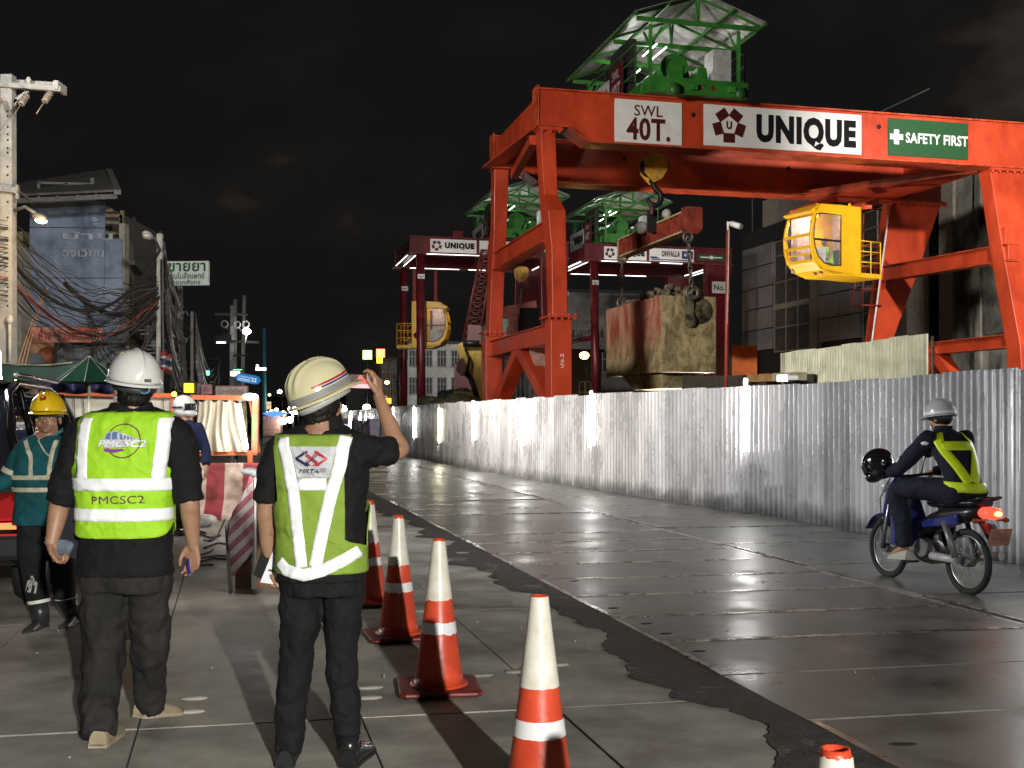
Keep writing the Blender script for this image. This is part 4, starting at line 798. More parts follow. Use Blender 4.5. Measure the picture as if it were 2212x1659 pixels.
# white apartment block, green block, wall with faded lettering, further houses
def house(name, lab, x0, x1, ytop, Y, dep, mat, wins, cat='building', wmat_=None, ybot=None, rz=.15, wy=None, lit=()):
    p0, p1 = W(x0, ytop, Y), W(x1, ytop, Y); w = (p1-p0).length; h = p0.z; t = thing(name, lab, cat, Vector(((p0.x+p1.x)/2, Y, 0)), rz)
    g = B(); g.box((0, dep/2, h/2), (w, dep, h)); g.build('wall', mat, t, local=True)
    g = B(); g.box((0, dep/2, h+.08), (w+.3, dep+.3, .16)); g.build('roof', dkg, t, local=True)
    nx, nz = wins
    for i in range(nx):
        for j in range(nz):
            cx, cz = -w/2+w*(i+.5)/nx, h-(h*.84)*(j+.55)/nz; ww, hh = w/nx*.62, min(h/nz*.5, 1.5)
            g = B(); g.box((cx, -.02, cz), (ww, .06, hh)); wo = g.build('window', E('lit_window', (1, .75, .4), 1.2) if (i, j) in lit else (wmat_ or dkg), t, local=True)
            g = B()
            for q in (-ww/2, -ww/6, ww/6, ww/2): g.box((cx+q, -.06, cz), (.07, .05, hh))
            for q in (-hh/2, hh*.1, hh/2): g.box((cx, -.065, cz+q), (ww+.07, .05, .06))
            g.build('frame', M('frame_pale', (.20, .20, .19), .7, var=0), wo, local=True)
    return t
house('apartment_block', 'white apartment block with dark windows behind the cab of the far red crane', 878, 1000, 742, 78, 8, M('white_wall', (.48, .49, .47), .8, var=.3, scale=.6), (4, 3))
house('green_building', 'pale green building behind the left legs of the orange crane', 1068, 1132, 688, 82, 8, M('green_wall', (.26, .42, .34), .8, var=.3, scale=.6), (3, 3))
wl = house('lettered_building', 'grey flat wall with faded lettering behind the orange crane leg', 1222, 1392, 632, 76, 10, M('grey_wall', (.16, .15, .14), .85, var=.5, scale=.7), (3, 1))
txt('อาหารไทย พิพัฒน์', Vector((wl.location.x-.5, 75.6, 7.4)), (1, .15, 0), Uz, 4.0, .75, M('faded_letter', (.19, .17, .16), .8), wl, bold=.02)
house('dim_block', 'low dark building between the orange crane legs and the block', 1180, 1300, 760, 66, 6, M('dim_wall', (.04, .04, .042), .8), (2, 1))
house('roadside_building', 'brownish building with balconies behind the lit green and orange signs', 822, 858, 775, 95, 9, M('brown_wall', (.17, .11, .06), .8, var=.4), (2, 4), lit=((0, 2), (1, 3)))
house('teal_building', 'dim teal glass building at the far end of the road', 748, 800, 820, 120, 9, M('teal_wall', (.03, .07, .075), .5, var=.4), (4, 3))
sheet_fence([W(1070, 905, 60)-Uz*0, W(1185, 905, 58)], 5.2, 'yard_hoarding', 'tall grey ribbed hoarding seen between the left legs of the orange crane', pitch=.3, mat=M('hoard_grey', (.20, .21, .22), .5, metal=.3, var=.3)).location.z = 0
# orange sodium lamp between the crane legs
t = thing('sodium_lamp', 'glowing orange yard lamp left of the hanging concrete block', 'lamp', W(1262, 768, 62))
g = B(); g.ball(W(1262, 768, 62), (.26, .2, .2), 12, 8); g.build('bulb', E('sodium', (1, .50, .08), 22), t); g = B(); g.tube([W(1270, 768, 62.2), W(1285, 760, 62.4), W(1285, 905, 62.4)], .05, 8); g.build('bracket', bk, t)
lamp('sodium_light', 'POINT', W(1262, 770, 61.6), 160, (1, .55, .15), .2)
# crawler crane with lattice boom, yellow excavator arm
t = thing('crawler_crane', 'red lattice boom crane leaning behind the left crane leg', 'crane', W(1010, 905, 50))
g = B(); f_, k_ = (W(1040, 540, 50), W(1066, 540, 50)), (W(1000, 735, 50), W(1034, 735, 50)); n_ = 12
for a, c_ in zip(f_, k_): g.tube([a, c_], .05, 6); g.tube([a+Vector((0, .8, 0)), c_+Vector((0, .8, 0))], .05, 6)
for i in range(n_):
    p = [[a.lerp(c_, i/n_), a.lerp(c_, (i+1)/n_)] for a, c_ in zip(f_, k_)]; g.tube([p[0][0], p[1][1]], .03, 5); g.tube([p[1][0], p[0][1]], .03, 5); g.tube([p[0][1], p[1][1]], .03, 5)
g.build('lattice_boom', M('boom_red', (.12, .022, .018), .5, var=.3), t)
g = B(); g.bar(W(1024, 742, 50), W(1026, 704, 50), .75, .6); g.box(W(1022, 846, 50.6), (1.6, 1.8, 2.4)); g.prism([W(x, y, 50) for x, y in ((990, 790), (1008, 780), (1017, 862), (988, 862))], Vector((0, .6, 0))); g.build('machine_body', MATS['boom_red'], t)
g = B(); g.bar(W(1010, 890, 50.6), W(1040, 890, 50.6), 1.8, .9); g.build('track', bk, t)
t = thing('excavator', 'dirty yellow excavator arm reaching up beside the left leg of the orange crane', 'excavator', W(1030, 905, 45))
g = B(); g.prism([W(x, y, 45) for x, y in ((988, 744), (1002, 738), (1040, 742), (1042, 858), (1034, 862), (1020, 832), (1008, 800), (996, 785), (990, 765))], Vector((0, .45, 0))); g.build('arm', M('digger_yellow', (.60, .40, .06), .5, var=.4, scale=2), t)
g = B(); g.tube([W(1006, 755, 44.6), W(1014, 775, 44.6), W(1010, 800, 44.6), W(1006, 812, 44.8)], .06, 8); g.tube([W(1008, 800, 44.8), W(1022, 835, 44.8), W(1032, 866, 44.8)], .09, 8); g.tube([W(1000, 742, 44.8), W(1036, 742, 44.8)], .12, 8); g.build('hydraulic_hose', bk, t)
g = B(); g.prism([W(x, y, 44.7) for x, y in ((988, 780), (1000, 772), (1012, 800), (996, 812), (985, 800))], Vector((0, .8, 0))); g.build('bucket', MATS['boom_red'], t)
g = B(); g.box(W(1036, 890, 46), (2.0, 2.2, 1.6)); g.build('body', MATS['digger_yellow'], t)
# ================================================================ FAR END OF THE ROAD: signs, lamps, stalls
def lampost(x, y, Y, col, s, r, lab, cat='street lamp', nm='street_lamp', grp='small lamps far down the road'):
    t = thing(nm, lab, cat, W(x, y, Y)*Vector((1, 1, 0)) if False else Vector((W(x, y, Y).x, Y, 0)), 0, grp)
    g = B(); g.ball(W(x, y, Y), (r, r, r*.8), 10, 7); g.build('lamp_glass', E('g_%d%d%d_%d' % (col[0]*9, col[1]*9, col[2]*9, s), col, s), t)
    g = B(); p = W(x, y, Y); g.tube([p+Vector((0, .1, .02)), p+Vector((.25, .2, -.1)), Vector((p.x+.25, Y+.2, 0))], .04, 6); g.build('pole', bk, t)
rnd = random.Random(21)
Yl = (1, .72, .28); Wl = (1, .97, .92); Ol = (1, .42, .1)
for i, (x, y, Y, c_, s, r) in enumerate(((604, 846, 110, Wl, 30, .22), (582, 853, 120, Yl, 12, .15), (587, 889, 100, Yl, 14, .2), (597, 885, 110, Yl, 14, .2), (612, 893, 95, Yl, 16, .25), (581, 905, 95, Ol, 14, .25), (610, 910, 80, Wl, 30, .3), (626, 907, 75, Wl, 26, .25), (636, 884, 90, Wl, 40, .5), (592, 900, 90, Ol, 10, .2), (575, 892, 100, Ol, 10, .2), (556, 790, 75, Wl, 3, .1), (738, 884, 90, Wl, 40, .42), (740, 897, 90, Yl, 16, .3), (776, 898, 95, Yl, 14, .25), (792, 880, 85, Wl, 16, .3), (798, 893, 80, Wl, 18, .4), (836, 826, 70, Yl, 12, .14), (765, 893, 90, Wl, 8, .25), (808, 892, 80, Yl, 12, .3))):
    lampost(x, y, Y, c_, s, r, ('small %s lamp %s' % ('yellow' if c_ == Yl else 'orange' if c_ == Ol else 'white', ['high above the road end left of the cream helmet', 'just under the high white lamp beside the teal mast', 'over the blue stall roof', 'second in the row over the blue stall roof', 'third in the row over the blue stall roof', 'at the edge of the orange frame', 'low beside the dark car roof', 'low just left of the cream helmet', 'large and glaring at the rim of the cream helmet', 'right of the orange frame above the blue stall', 'faint just right of the orange frame', 'on the thin neon bracket by the teal mast', 'large and glaring right of the black collar', 'below the glaring lamp right of the neck', 'between the neck and the raised arm', 'behind the raised wrist', 'behind the raised forearm', 'tiny beside the raised knuckles', 'above the blue lit goods', 'just left of the raised forearm'][i])))
for (x0, x1, y0, y1, Y, col, s, lab, nm) in ((784, 803, 757, 776, 90, (.35, 1, .18), 5, 'square green lit sign above the raised phone', 'lit_sign'), (813, 831, 754, 772, 85, (1, .22, .08), 4, 'orange and yellow lit sign right of the green one', 'lit_sign'), (829, 845, 860, 872, 70, (1, .25, .02), 4, 'orange lit sign behind the raised forearm', 'lit_sign'), (553, 574, 794, 800, 80, (1, .85, .85), 6, 'thin white neon sign on a red bracket by the teal mast', 'neon_sign'), (399, 417, 828, 848, 26, (1, .55, .03), 2.2, 'square orange lit box above the white full face helmet', 'lit_box'), (499, 517, 802, 812, 40, (1, .75, .6), 6, 'small white lit sign under the blue street sign', 'lit_sign'), (505, 522, 798, 799.5, 41, (.2, 1, .4), 3, 'thin green strip light under the blue street sign', 'strip_light'), (447, 451, 801, 810, 40, (.1, 1, .45), 6, 'tiny green lamp above the pink board', 'green_lamp')):
    t = thing(nm, lab, 'sign', Vector((W(x0, y0, Y).x, Y, 0))); p0, p1 = W(x0, y0, Y), W(x1, y1, Y); c_ = (p0+p1)/2
    g = B(); g.box(c_, (p1.x-p0.x, .15, p0.z-p1.z)); g.build('lit_face', E('sg_'+str(x0), col, s), t); g = B(); g.box(c_+Vector((0, .12, 0)), (p1.x-p0.x+.1, .1, p0.z-p1.z+.1)); g.tube([c_+Vector((0, .2, 0)), Vector((c_.x, Y+.2, 0))], .05, 6); g.build('housing', bk, t)
g = B(); g.box(W(820, 778, 85), (.42, .16, .45)); g.build('lit_face', E('sg_y', (1, .55, .02), 4), [o for o in bpy.data.objects if o.get('label') == 'orange and yellow lit sign right of the green one'][0])
# pink and red lit arch stall beyond the phone, blue stall roof, white tubes of the far stalls
t = thing('market_stall', 'far stall with a blue lit roof right of the orange frame', 'stall', Vector((W(600, 905, 80).x, 80, 0)))
g = B(); a = W(565, 893, 80); c_ = W(612, 893, 80); g.prism([a, W(590, 887, 80), c_, W(590, 901, 80)], Vector((0, 2, 0))); g.build('roof', E('stall_blue', (.08, .25, 1), 1.6), t); g = B(); g.box(W(590, 920, 81), (1.2, 1, 1.4)); g.build('counter', M('stall_pink', (.5, .28, .2), .7, var=.4), t)
for i, (x, y0, y1, Y) in enumerate(((632, 886, 905, 70), (730, 905, 930, 55), (757, 890, 920, 50), (778, 893, 920, 60), (842, 885, 912, 62))):
    t = thing('lamp_tube', 'far upright white tube light '+['at the rim of the cream helmet', 'right of the black collar', 'slanting between collar and raised arm', 'short one left of the raised forearm', 'just right of the raised forearm'][i], 'lamp tube', Vector((W(x, y0, Y).x, Y, 0))); g = B(); g.tube([W(x+1, y0, Y), W(x-1, y1, Y)], .05, 8); g.build('glass_tube', tb_m, t); g = B(); g.tube([W(x+1, y0-3, Y+.1), Vector((W(x, y1, Y).x, Y+.1, 0))], .03, 6); g.build('holder', cap_m, t)
g = B(); rd = random.Random(4)
for i in range(26): p = W(rd.uniform(726, 820), rd.uniform(902, 932), rd.uniform(50, 62)); g.box((p.x, p.y, p.z/2), (rd.uniform(.3, .9), .5, p.z))
tag(g.build('stall_goods', M('stall_mix', (.22, .2, .24), .6, var=.8, scale=1, dark=(.05, .04, .08))), 'jumble of dim goods and crates at the far stalls behind the raised arm', 'market goods', kind='stuff')
for i in range(5):
    x = 727+i*5.2; t = thing('lit_letter_box', 'tiny violet white lit letter box low behind the right shoulder, %s of five' % ['first', 'second', 'third', 'fourth', 'last'][i], 'lit letter', Vector((W(x, 940, 40).x, 40, 0)), 0, 'row of lit letters beyond the shoulder'); g = B(); g.box(W(x, 936, 40), (.06, .05, .22)); g.build('lit_face', E('violet', (.7, .65, 1), 5), t); g = B(); g.box(W(x, 936, 40.06), (.1, .05, .26)); g.build('housing', bk, t)
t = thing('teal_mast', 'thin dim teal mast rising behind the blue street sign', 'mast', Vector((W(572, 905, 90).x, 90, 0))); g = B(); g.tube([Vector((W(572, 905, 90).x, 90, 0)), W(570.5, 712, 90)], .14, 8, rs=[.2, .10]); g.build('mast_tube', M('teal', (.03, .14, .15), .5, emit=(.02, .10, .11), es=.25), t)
g = B(); g.ball(W(570.5, 711, 90), .12, 8, 6); g.build('mast_cap', MATS['teal'], t)
# low far skyline blocks with scattered lit windows
for i, (x0, x1, y, Y) in enumerate(((556, 640, 860, 150), (640, 700, 868, 170), (700, 760, 850, 160))):
    house('distant_building', ['low far block behind the lamps left of the cream helmet', 'low far block hidden behind the cream helmet', 'low far block behind the neck of the man with the phone'][i], x0, x1, y, Y, 8, M('far_wall', (.05, .045, .045), .8), (5, 2), lit=((1, 0), (3, 1)) if i == 0 else ((2, 0),))
# ================================================================ LEFT SIDE: hoarding house, poles, cables, stalls
concp = stain(M('pole_concrete', (.34, .34, .33), .8, var=.2, scale=5), (.16, .15, .13), .58, 2, (1, 1, .15), .12, .6); galv = M('galv_dim', (.22, .22, .21), .5, metal=.4)
def sq_pole(name, lab, x, ytop, Y, w, group=None, taper=.8, ybot=None, lean=0):
    t = thing(name, lab, 'utility pole', Vector((W(x, 905, Y).x, Y, 0)), 0, group); p = W(x, ytop, Y); q = Vector((p.x+lean, Y, 0))
    g = B(); g.bar(q, p, w, w, up=(0, 1, 0), w1=w*taper, h1=w*taper); g.build('shaft', concp, t, bevel=.01); return t, p
def board(name, pts, Y, mat, par, t=.05, dY=0):
    g = B(); P = [W(x, y, Y) for x, y in pts]; g.prism(P, Vector((0, t, 0))); return g.build(name, mat, par)
YH = 25
hs = thing('hoarding_house', 'old shophouse with faded blue advertising sheets and a roof terrace beside the first pole', 'building', W(160, 905, YH)*Vector((1, 1, 0)))
blue = M('faded_blue', (.18, .225, .31), .8, var=.45, scale=1.6, bump=.2, bscale=8, stretch=(1, 1, .8), dark=(.055, .08, .14))
red_ = M('faded_red', (.52, .13, .09), .8, var=.5, scale=2.5, dark=(.32, .22, .20)); orange_ = M('faded_orange', (.42, .20, .10), .8, var=.4, scale=2.5, dark=(.30, .18, .11)); gb = M('grey_board', (.12, .135, .16), .8, var=.3, scale=3)
wall_y = M('plaster_yellow', (.17, .165, .10), .85, var=.3, scale=1.2)
g = B(); p0, p1 = W(-20, 500, YH+.6), W(270, 905, YH+.6); H_ = p0.z
g.hexa([Vector((x, YH+.6+d, 0))+TV*0 for x, d in ((p0.x, 0), (p1.x, 0))]+[Vector((p1.x-.75, YH+3.6, 0)), Vector((p0.x-.75, YH+3.6, 0))]+[Vector((p0.x, YH+.6, H_)), Vector((p1.x, YH+.6, H_)), Vector((p1.x-.75, YH+3.6, H_)), Vector((p0.x-.75, YH+3.6, H_))]); g.build('wall', wall_y, hs)
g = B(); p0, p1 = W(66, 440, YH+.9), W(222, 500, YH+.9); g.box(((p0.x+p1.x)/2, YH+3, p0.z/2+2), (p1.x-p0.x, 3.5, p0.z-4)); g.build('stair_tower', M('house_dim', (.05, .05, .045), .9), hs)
for pts, m in ((((66, 431), (226, 434.5), (226, 492), (64, 490)), blue), (((64, 491.5), (226, 493.5), (226, 600), (63, 600)), blue), (((63, 601.5), (225, 601.5), (224, 706), (61, 705)), blue), (((227, 515), (263, 516), (265, 600), (227, 600)), blue), (((226, 601.5), (265, 601.5), (263, 743), (224, 742)), blue), (((61, 706.5), (222, 707.5), (222, 741), (61, 741)), red_), (((60, 742), (119, 742), (119, 786), (59, 786)), orange_), (((60, 763), (85, 763), (100, 786), (59, 786)), gb), (((121, 743.5), (198, 743.5), (198, 784), (121, 784)), gb), (((201, 744), (278, 745), (278, 784), (201, 784)), gb)):
    board('sheet', pts, YH if m is not gb else YH-.1, m, hs)
ltr = M('faded_white', (.28, .32, .38), .8, var=.4, scale=6, dark=(.17, .20, .27))
for (x, y, w, h, s_, rot) in ((204, 460, .52, .16, 'เพื่อน', 1), (190, 508, 1.1, .2, 'บ้าน', 0), (180, 545, .9, .2, 'วงเวียน', 0), (75, 680, .5, .17, 'นพพร', 1), (248, 700, .55, .2, 'เพลินดี', 1), (238, 625, .3, .15, 'ยิน', 0)):
    txt(s_, W(x, y, YH-.03), Uz if rot else (1, 0, 0), (-1, 0, 0) if rot else Uz, w, h, ltr, hs, name='faded_lettering', bold=.02)
txt('ห้าง+ร้านส้มตำ', W(140, 722, YH-.03), (1, 0, 0), Uz, 1.15, .24, M('faded_redtext', (.42, .05, .04), .8, var=.3), hs, name='faded_lettering', bold=.03)
txt('ทนายความ', W(160, 763, YH-.13), (1, 0, 0), Uz, .6, .2, M('faded_greytext', (.17, .19, .22), .8, var=0), hs, name='faded_lettering'); txt('บริการ', W(238, 763, YH-.13), (1, 0, 0), Uz, .55, .2, MATS['faded_greytext'], hs, name='faded_lettering')
g = B(); g.lathe([(.0, .0), (.26, .0), (.26, .03)], 20, W(104, 775, YH-.02), ax=(0, -1, 0)); g.build('round_mark', M('mark_orange', (.30, .09, .04), .8, var=.4), hs)
g = B()
for x0, x1, y in ((119, 280, 742.5), ): g.bar(W(x0, y, YH-.16), W(x1, y, YH-.16), .05, .05)
for x in (120, 199.5): g.bar(W(x, 742, YH-.16), W(x, 786, YH-.16), .04, .04)
g.bar(W(121, 757, YH-.16), W(137, 743, YH-.16), .04, .04); g.bar(W(258, 743, YH-.16), W(278, 757, YH-.16), .04, .04); g.build('sign_frame', M('frame_brown', (.05, .03, .025), .7), hs)
# roof terrace canopy and railings
g = B(); zz = [W(34, 404, YH), W(236, 368, YH), W(254, 418, YH-2.0), W(34, 424, YH-2)]
g.prism([W(34, 400, YH+1.8), W(232, 369, YH+1.8), W(253, 414, YH-1.2), W(36, 424, YH-1.2)], Vector((0, 0, .05))); g.build('terrace_roof', M('roof_sheet', (.11, .11, .105), .6, metal=.3, var=.3), hs)
g = B()
for i in range(6):
    k = i/5; a = W(40+190*k, 401-29*k, YH+1.6); c_ = W(42+208*k, 425-9*k, YH-1.1); g.bar(a-Uz*.06, c_-Uz*.06, .06, .1)
for k in (0, .5, 1): a = W(34, 400, YH+1.7).lerp(W(36, 424, YH-1.1), k); c_ = W(232, 369, YH+1.7).lerp(W(253, 414, YH-1.1), k); g.bar(a-Uz*.1, c_-Uz*.1, .06, .1)
g.bar(W(235, 369, YH+1.7), W(254, 415, YH-1.2), .14, .1); g.build('roof_frame', M('roof_frame', (.12, .12, .12), .6), hs)
g = B()
for x, y in ((84, 395), (144, 396), (203, 397)): g.bar(W(x, y, YH), W(x, 436, YH), .05, .05)
g.bar(W(83, 395, YH), W(204, 398, YH), .05, .05); g.bar(W(204, 398, YH), W(221, 422, YH+1), .04, .04); g.bar(W(221, 422, YH+1), W(221, 440, YH+1), .04, .04); g.bar(W(200, 385, YH), W(200, 436, YH), .07, .07); g.build('terrace_railing', galv, hs)
g = B()
for a, c_ in (((227, 466), (264, 467)), ((262, 466), (262, 514)), ((227, 480), (262, 482)), ((228, 504), (262, 505)), ((228, 455), (244, 455)), ((264, 455), (264, 516))): g.bar(W(*a, YH+.4), W(*c_, YH+.4), .07, .07)
g.build('side_frame', M('frame_ochre', (.16, .13, .08), .8), hs)
g = B(); g.box(W(46, 735, YH-.3), (.22, .5, 4.0)); g.box(W(268, 640, YH+.2), (.12, .3, 3.2)); g.build('pilaster', M('pale_wall', (.24, .235, .20), .8), hs)
g = B(); g.box(W(38, 720, YH+.25), (.3, .1, 1.3)); g.build('window', dkg, hs)
# next houses along the left side
def shop(i, xa, xb, ytop, Y, mat, lab, extra=None):
    p0, p1 = W(xa, ytop, Y), W(xb, ytop, Y+3); t = thing('shophouse', lab, 'building', Vector(((p0.x+p1.x)/2, Y, 0)), 0, 'shophouses in the row behind the poles')
    g = B(); g.hexa([(p0.x, Y, 0), (p1.x, Y+3, 0), (p1.x-1.2, Y+6.5, 0), (p0.x-1.6, Y+5, 0), (p0.x, Y, p0.z), (p1.x, Y+3, p0.z), (p1.x-1.2, Y+6.5, p0.z), (p0.x-1.6, Y+5, p0.z)]); g.build('wall', mat, t)
    g = B(); d_ = (Vector((p1.x, Y+3, 0))-Vector((p0.x, Y, 0)))
    for z in (p0.z*.36, p0.z*.66, p0.z*.97): g.bar(Vector((p0.x, Y-.3, z)), Vector((p1.x, Y+2.7, z)), .7, .1)
    g.build('balcony', M('balcony_dim', (.06, .058, .05), .8), t)
    for j, z in enumerate((.2, .5, .8)):
        for k in (.3, .7): q = Vector((p0.x, Y-.02, p0.z*z))+d_*k; g = B(); g.box(q, (d_.x*.22, .12, p0.z*.15), .9*0); g.build('window', M('shutter_dim', (.025, .028, .03), .7), t)
    return t
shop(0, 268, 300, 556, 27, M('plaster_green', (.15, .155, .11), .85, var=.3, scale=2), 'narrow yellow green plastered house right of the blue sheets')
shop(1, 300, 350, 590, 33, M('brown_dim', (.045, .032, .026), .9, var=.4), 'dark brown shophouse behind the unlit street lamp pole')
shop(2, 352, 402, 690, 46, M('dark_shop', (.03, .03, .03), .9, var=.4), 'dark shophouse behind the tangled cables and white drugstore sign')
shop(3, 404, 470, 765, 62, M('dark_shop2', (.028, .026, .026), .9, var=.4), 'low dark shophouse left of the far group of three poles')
# outside spiral/scaffold stair of the second house
t = thing('outside_stair', 'white steel outside stair slanting down behind the second pole', 'stair', W(315, 905, 30)*Vector((1, 1, 0)))
g = B()
for k in range(22): a = W(270+k*3.6, 600+k*8.2, 29.5); g.box(a, (.34, .5, .04))
g.build('steps', M('stair_white', (.28, .28, .26), .6), t); g = B(); g.bar(W(266, 590, 29.3), W(350, 785, 29.3), .05, .14); g.bar(W(276, 580, 29.7), W(358, 770, 29.7), .05, .05); g.build('stringer', galv, t)
g = B()
for (a, c_) in (((272, 470), (330, 585)), ((290, 470), (300, 640)), ((330, 520), (330, 650)), ((272, 530), (345, 530)), ((285, 560), (350, 500)), ((300, 600), (342, 540)), ((270, 498), (345, 560)), ((312, 500), (312, 640)), ((275, 585), (345, 585)), ((285, 620), (350, 600))): g.bar(W(*a, 34), W(*c_, 34), .07, .07)
tag(g.build('scaffold', M('scaffold_dim', (.07, .07, .07), .7)), 'dark steel scaffold frame against the sky between house and second pole', 'scaffold')
# poles
Y1 = 20
t1, p = sq_pole('utility_pole', 'big pale concrete power pole with a crossarm at the left edge', 18, 163, Y1, .23, 'concrete power poles', .88)
g = B(); g.bar(W(-60, 178, Y1-.12), W(133, 193, Y1-.12), .10, .09); g.bar(W(-60, 173, Y1+.14), W(125, 185, Y1+.14), .10, .10); g.box(W(131, 190, Y1), (.07, .4, .16)); g.build('crossarm', concp, t1, bevel=.01)
g = B(); g.bar(W(24, 225, Y1), W(62, 196, Y1), .05, .06); g.bar(W(28, 240, Y1), W(36, 215, Y1), .05, .05); g.bar(W(6, 250, Y1), W(-20, 205, Y1), .05, .06); g.build('arm_brace', galv, t1)
ins = M('insulator', (.25, .2, .17), .3, var=.3)
for (x, y) in ((109, 200), (58, 206), (0, 215)):
    g = B(); d_ = (W(x-20, y+30, Y1-.6)-W(x, y, Y1-.2)).normalized(); a = W(x, y, Y1-.2); prof = []
    for k in range(4): prof += [(.02, k*.09), (.055, k*.09+.02), (.06, k*.09+.05), (.02, k*.09+.06)]
    g.lathe(prof, 12, a, ax=d_); g.tube([a, a+d_*.8], .01, 5); g.build('insulator_string', ins, t1)
for (x, y) in ((62, 183), (118, 191)): g = B(); g.lathe([(0, .14), (.03, .13), (.05, .08), (.03, .04), (.05, 0), (0, 0)], 10, W(x, y, Y1)); g.build('pin_insulator', M('insul_pale', (.5, .48, .44), .4), t1)
for y in (240, 251, 274, 290, 302, 320, 329, 360, 378, 412, 436, 470, 520, 560, 620, 660): g = B(); g.ball(W(16.5, y, Y1-.115), (.018, .01, .018), 8, 5); g.build('bolt_hole', dark, t1)
g = B(); g.bar(W(-10, 406, Y1-.16), W(40, 412, Y1-.16), .1, .1); g.bar(W(38, 400, Y1-.16), W(38, 430, Y1-.16), .05, .05); g.bar(W(38, 412, Y1), W(64, 432, Y1+1), .04, .04); g.build('cable_bracket', galv, t1)
g = B(); g.ball(W(21, 690, Y1-.2), (.07, .05, .09), 10, 7); g.tube([W(21, 700, Y1-.2), W(21, 790, Y1-.2)], .03, 6); g.build('meter_lamp', M('insul_pale'), t1)
t2, p = sq_pole('utility_pole', 'second concrete pole carrying the unlit street lamp', 345.5, 505, 24.4, .14, 'concrete power poles')
g = B(); g.tube([W(340.8+8, 560, 24.3), W(341+9, 780, 24.3)], .02, 6); g.build('cable', blackrub, t2)
t3, p = sq_pole('utility_pole', 'third concrete pole below the white drugstore sign', 389, 619, 38, .19, 'concrete power poles')
t3b, p = sq_pole('utility_pole', 'thin pole just left of the third pole among the cables', 381, 650, 38.5, .10, 'concrete power poles')
t4, p = sq_pole('utility_pole', 'fourth pole where the drooping cables start', 415, 673, 46, .13, 'concrete power poles')
Yf = 70
for i, (x, y, x2, lab) in enumerate(((501, 660, 499, 'leftmost and lowest of the three far poles'), (508, 647, 507, 'middle thin pole of the three far poles'), (528, 638, 521, 'rightmost and tallest of the three far poles'))):
    sq_pole('utility_pole', lab, x, y, Yf+i, .22, 'far poles beside the blue street sign', lean=(x2-x)/F*Yf)
g = B(); g.bar(W(464, 679, Yf), W(534, 679, Yf), .12, .14); tag(g.build('crossarm', galv), 'upper thin crossarm fixed across the three far poles', 'crossarm')
g = B(); g.bar(W(461, 735, Yf-.1), W(560, 740, Yf-.1), .12, .14); g.bar(W(461, 732, Yf-.3), W(500, 732, Yf-.3), .1, .5); g.bar(W(483, 727, Yf), W(497, 727, Yf), .3, .5); g.bar(W(497, 768, Yf), W(537, 768, Yf), .1, .1); tag(g.build('crossarm', dkg), 'lower dark crossarm with boxes on the three far poles', 'crossarm')
g = B(); g.tube([W(468, 740, Yf-.4), W(487, 740, Yf-.4)], .05, 6); tag(g.build('strip_lamp', E('strip_w', (1, .95, .85), 5)), 'short lit white strip lamp under the lower far crossarm', 'lamp')
for i, (x, y) in enumerate(((485, 700), (512, 701), (531, 700))):
    t = thing('ring_lamp', 'grey ring shaped fitting on the far poles, %s of three' % ['leftmost', 'middle', 'rightmost'][i], 'ring', W(x, y, Yf-.4), 0, 'ring fittings on the far poles'); g = B(); g.torus(W(x, y, Yf-.4), .2, .05, ax=(0, 1, 0)); g.build('ring', M('ring_grey', (.3, .3, .27), .5), t); g = B(); g.tube([W(x+4, y+5, Yf-.4), W(x+8, y+14, Yf-.2)], .03, 5); g.build('arm', galv, t)
t = thing('street_lamp', 'bright white lit lamp on the tallest of the far poles', 'street lamp', W(533, 716, Yf-.8))
g = B(); g.ball(W(533, 716, Yf-.8), (.26, .2, .18), 12, 8); g.build('lamp_glass', E('far_led', (1, .98, .95), 40), t); g = B(); g.tube([W(533, 722, Yf-.7), W(529, 745, Yf-.5), W(526, 765, Yf-.2)], .04, 6); g.build('arm', M('arm_pale', (.6, .6, .55), .5), t)
# street lamps on pole one and two
def cobra(t, tip, base, r, mat, hm):
    g = B(); g.tube([base, base.lerp(tip, .5)+Uz*.12, tip+Uz*.04], .03, 8); g.build('arm', galv, t)
    g = B(); d_ = (tip-base).normalized(); q = Vector((1, 0, 0)).rotation_difference(d_).to_matrix(); g.ball(tip+d_*.12, (.28*r, .13*r, .09*r), 14, 8, q); g.build('lamp_head', hm, t)
    g = B(); g.ball(tip+d_*.16-Uz*.05*r, (.19*r, .11*r, .07*r), 12, 6, q); g.build('lamp_glass', mat, t)
t = thing('street_lamp', 'street lamp glowing warm orange before the blue sheets', 'street lamp', W(90, 470, Y1-.5)); cobra(t, W(80, 468, Y1-.7), W(30, 455, Y1), .8, E('lamp_warm', (1, .62, .18), 60), galv)
lamp('street_lamp_light', 'POINT', W(60, 488, Y1-1.6), 150, (1, .62, .22), .12)
t = thing('street_lamp', 'unlit grey street lamp on a curved arm of the second pole', 'street lamp', W(318, 516, 23.7)); cobra(t, W(322, 513, 23.5), W(348, 545, 24.4), .78, M('lamp_off', (.5, .5, .46), .3), M('lamp_shell', (.3, .3, .27), .4))
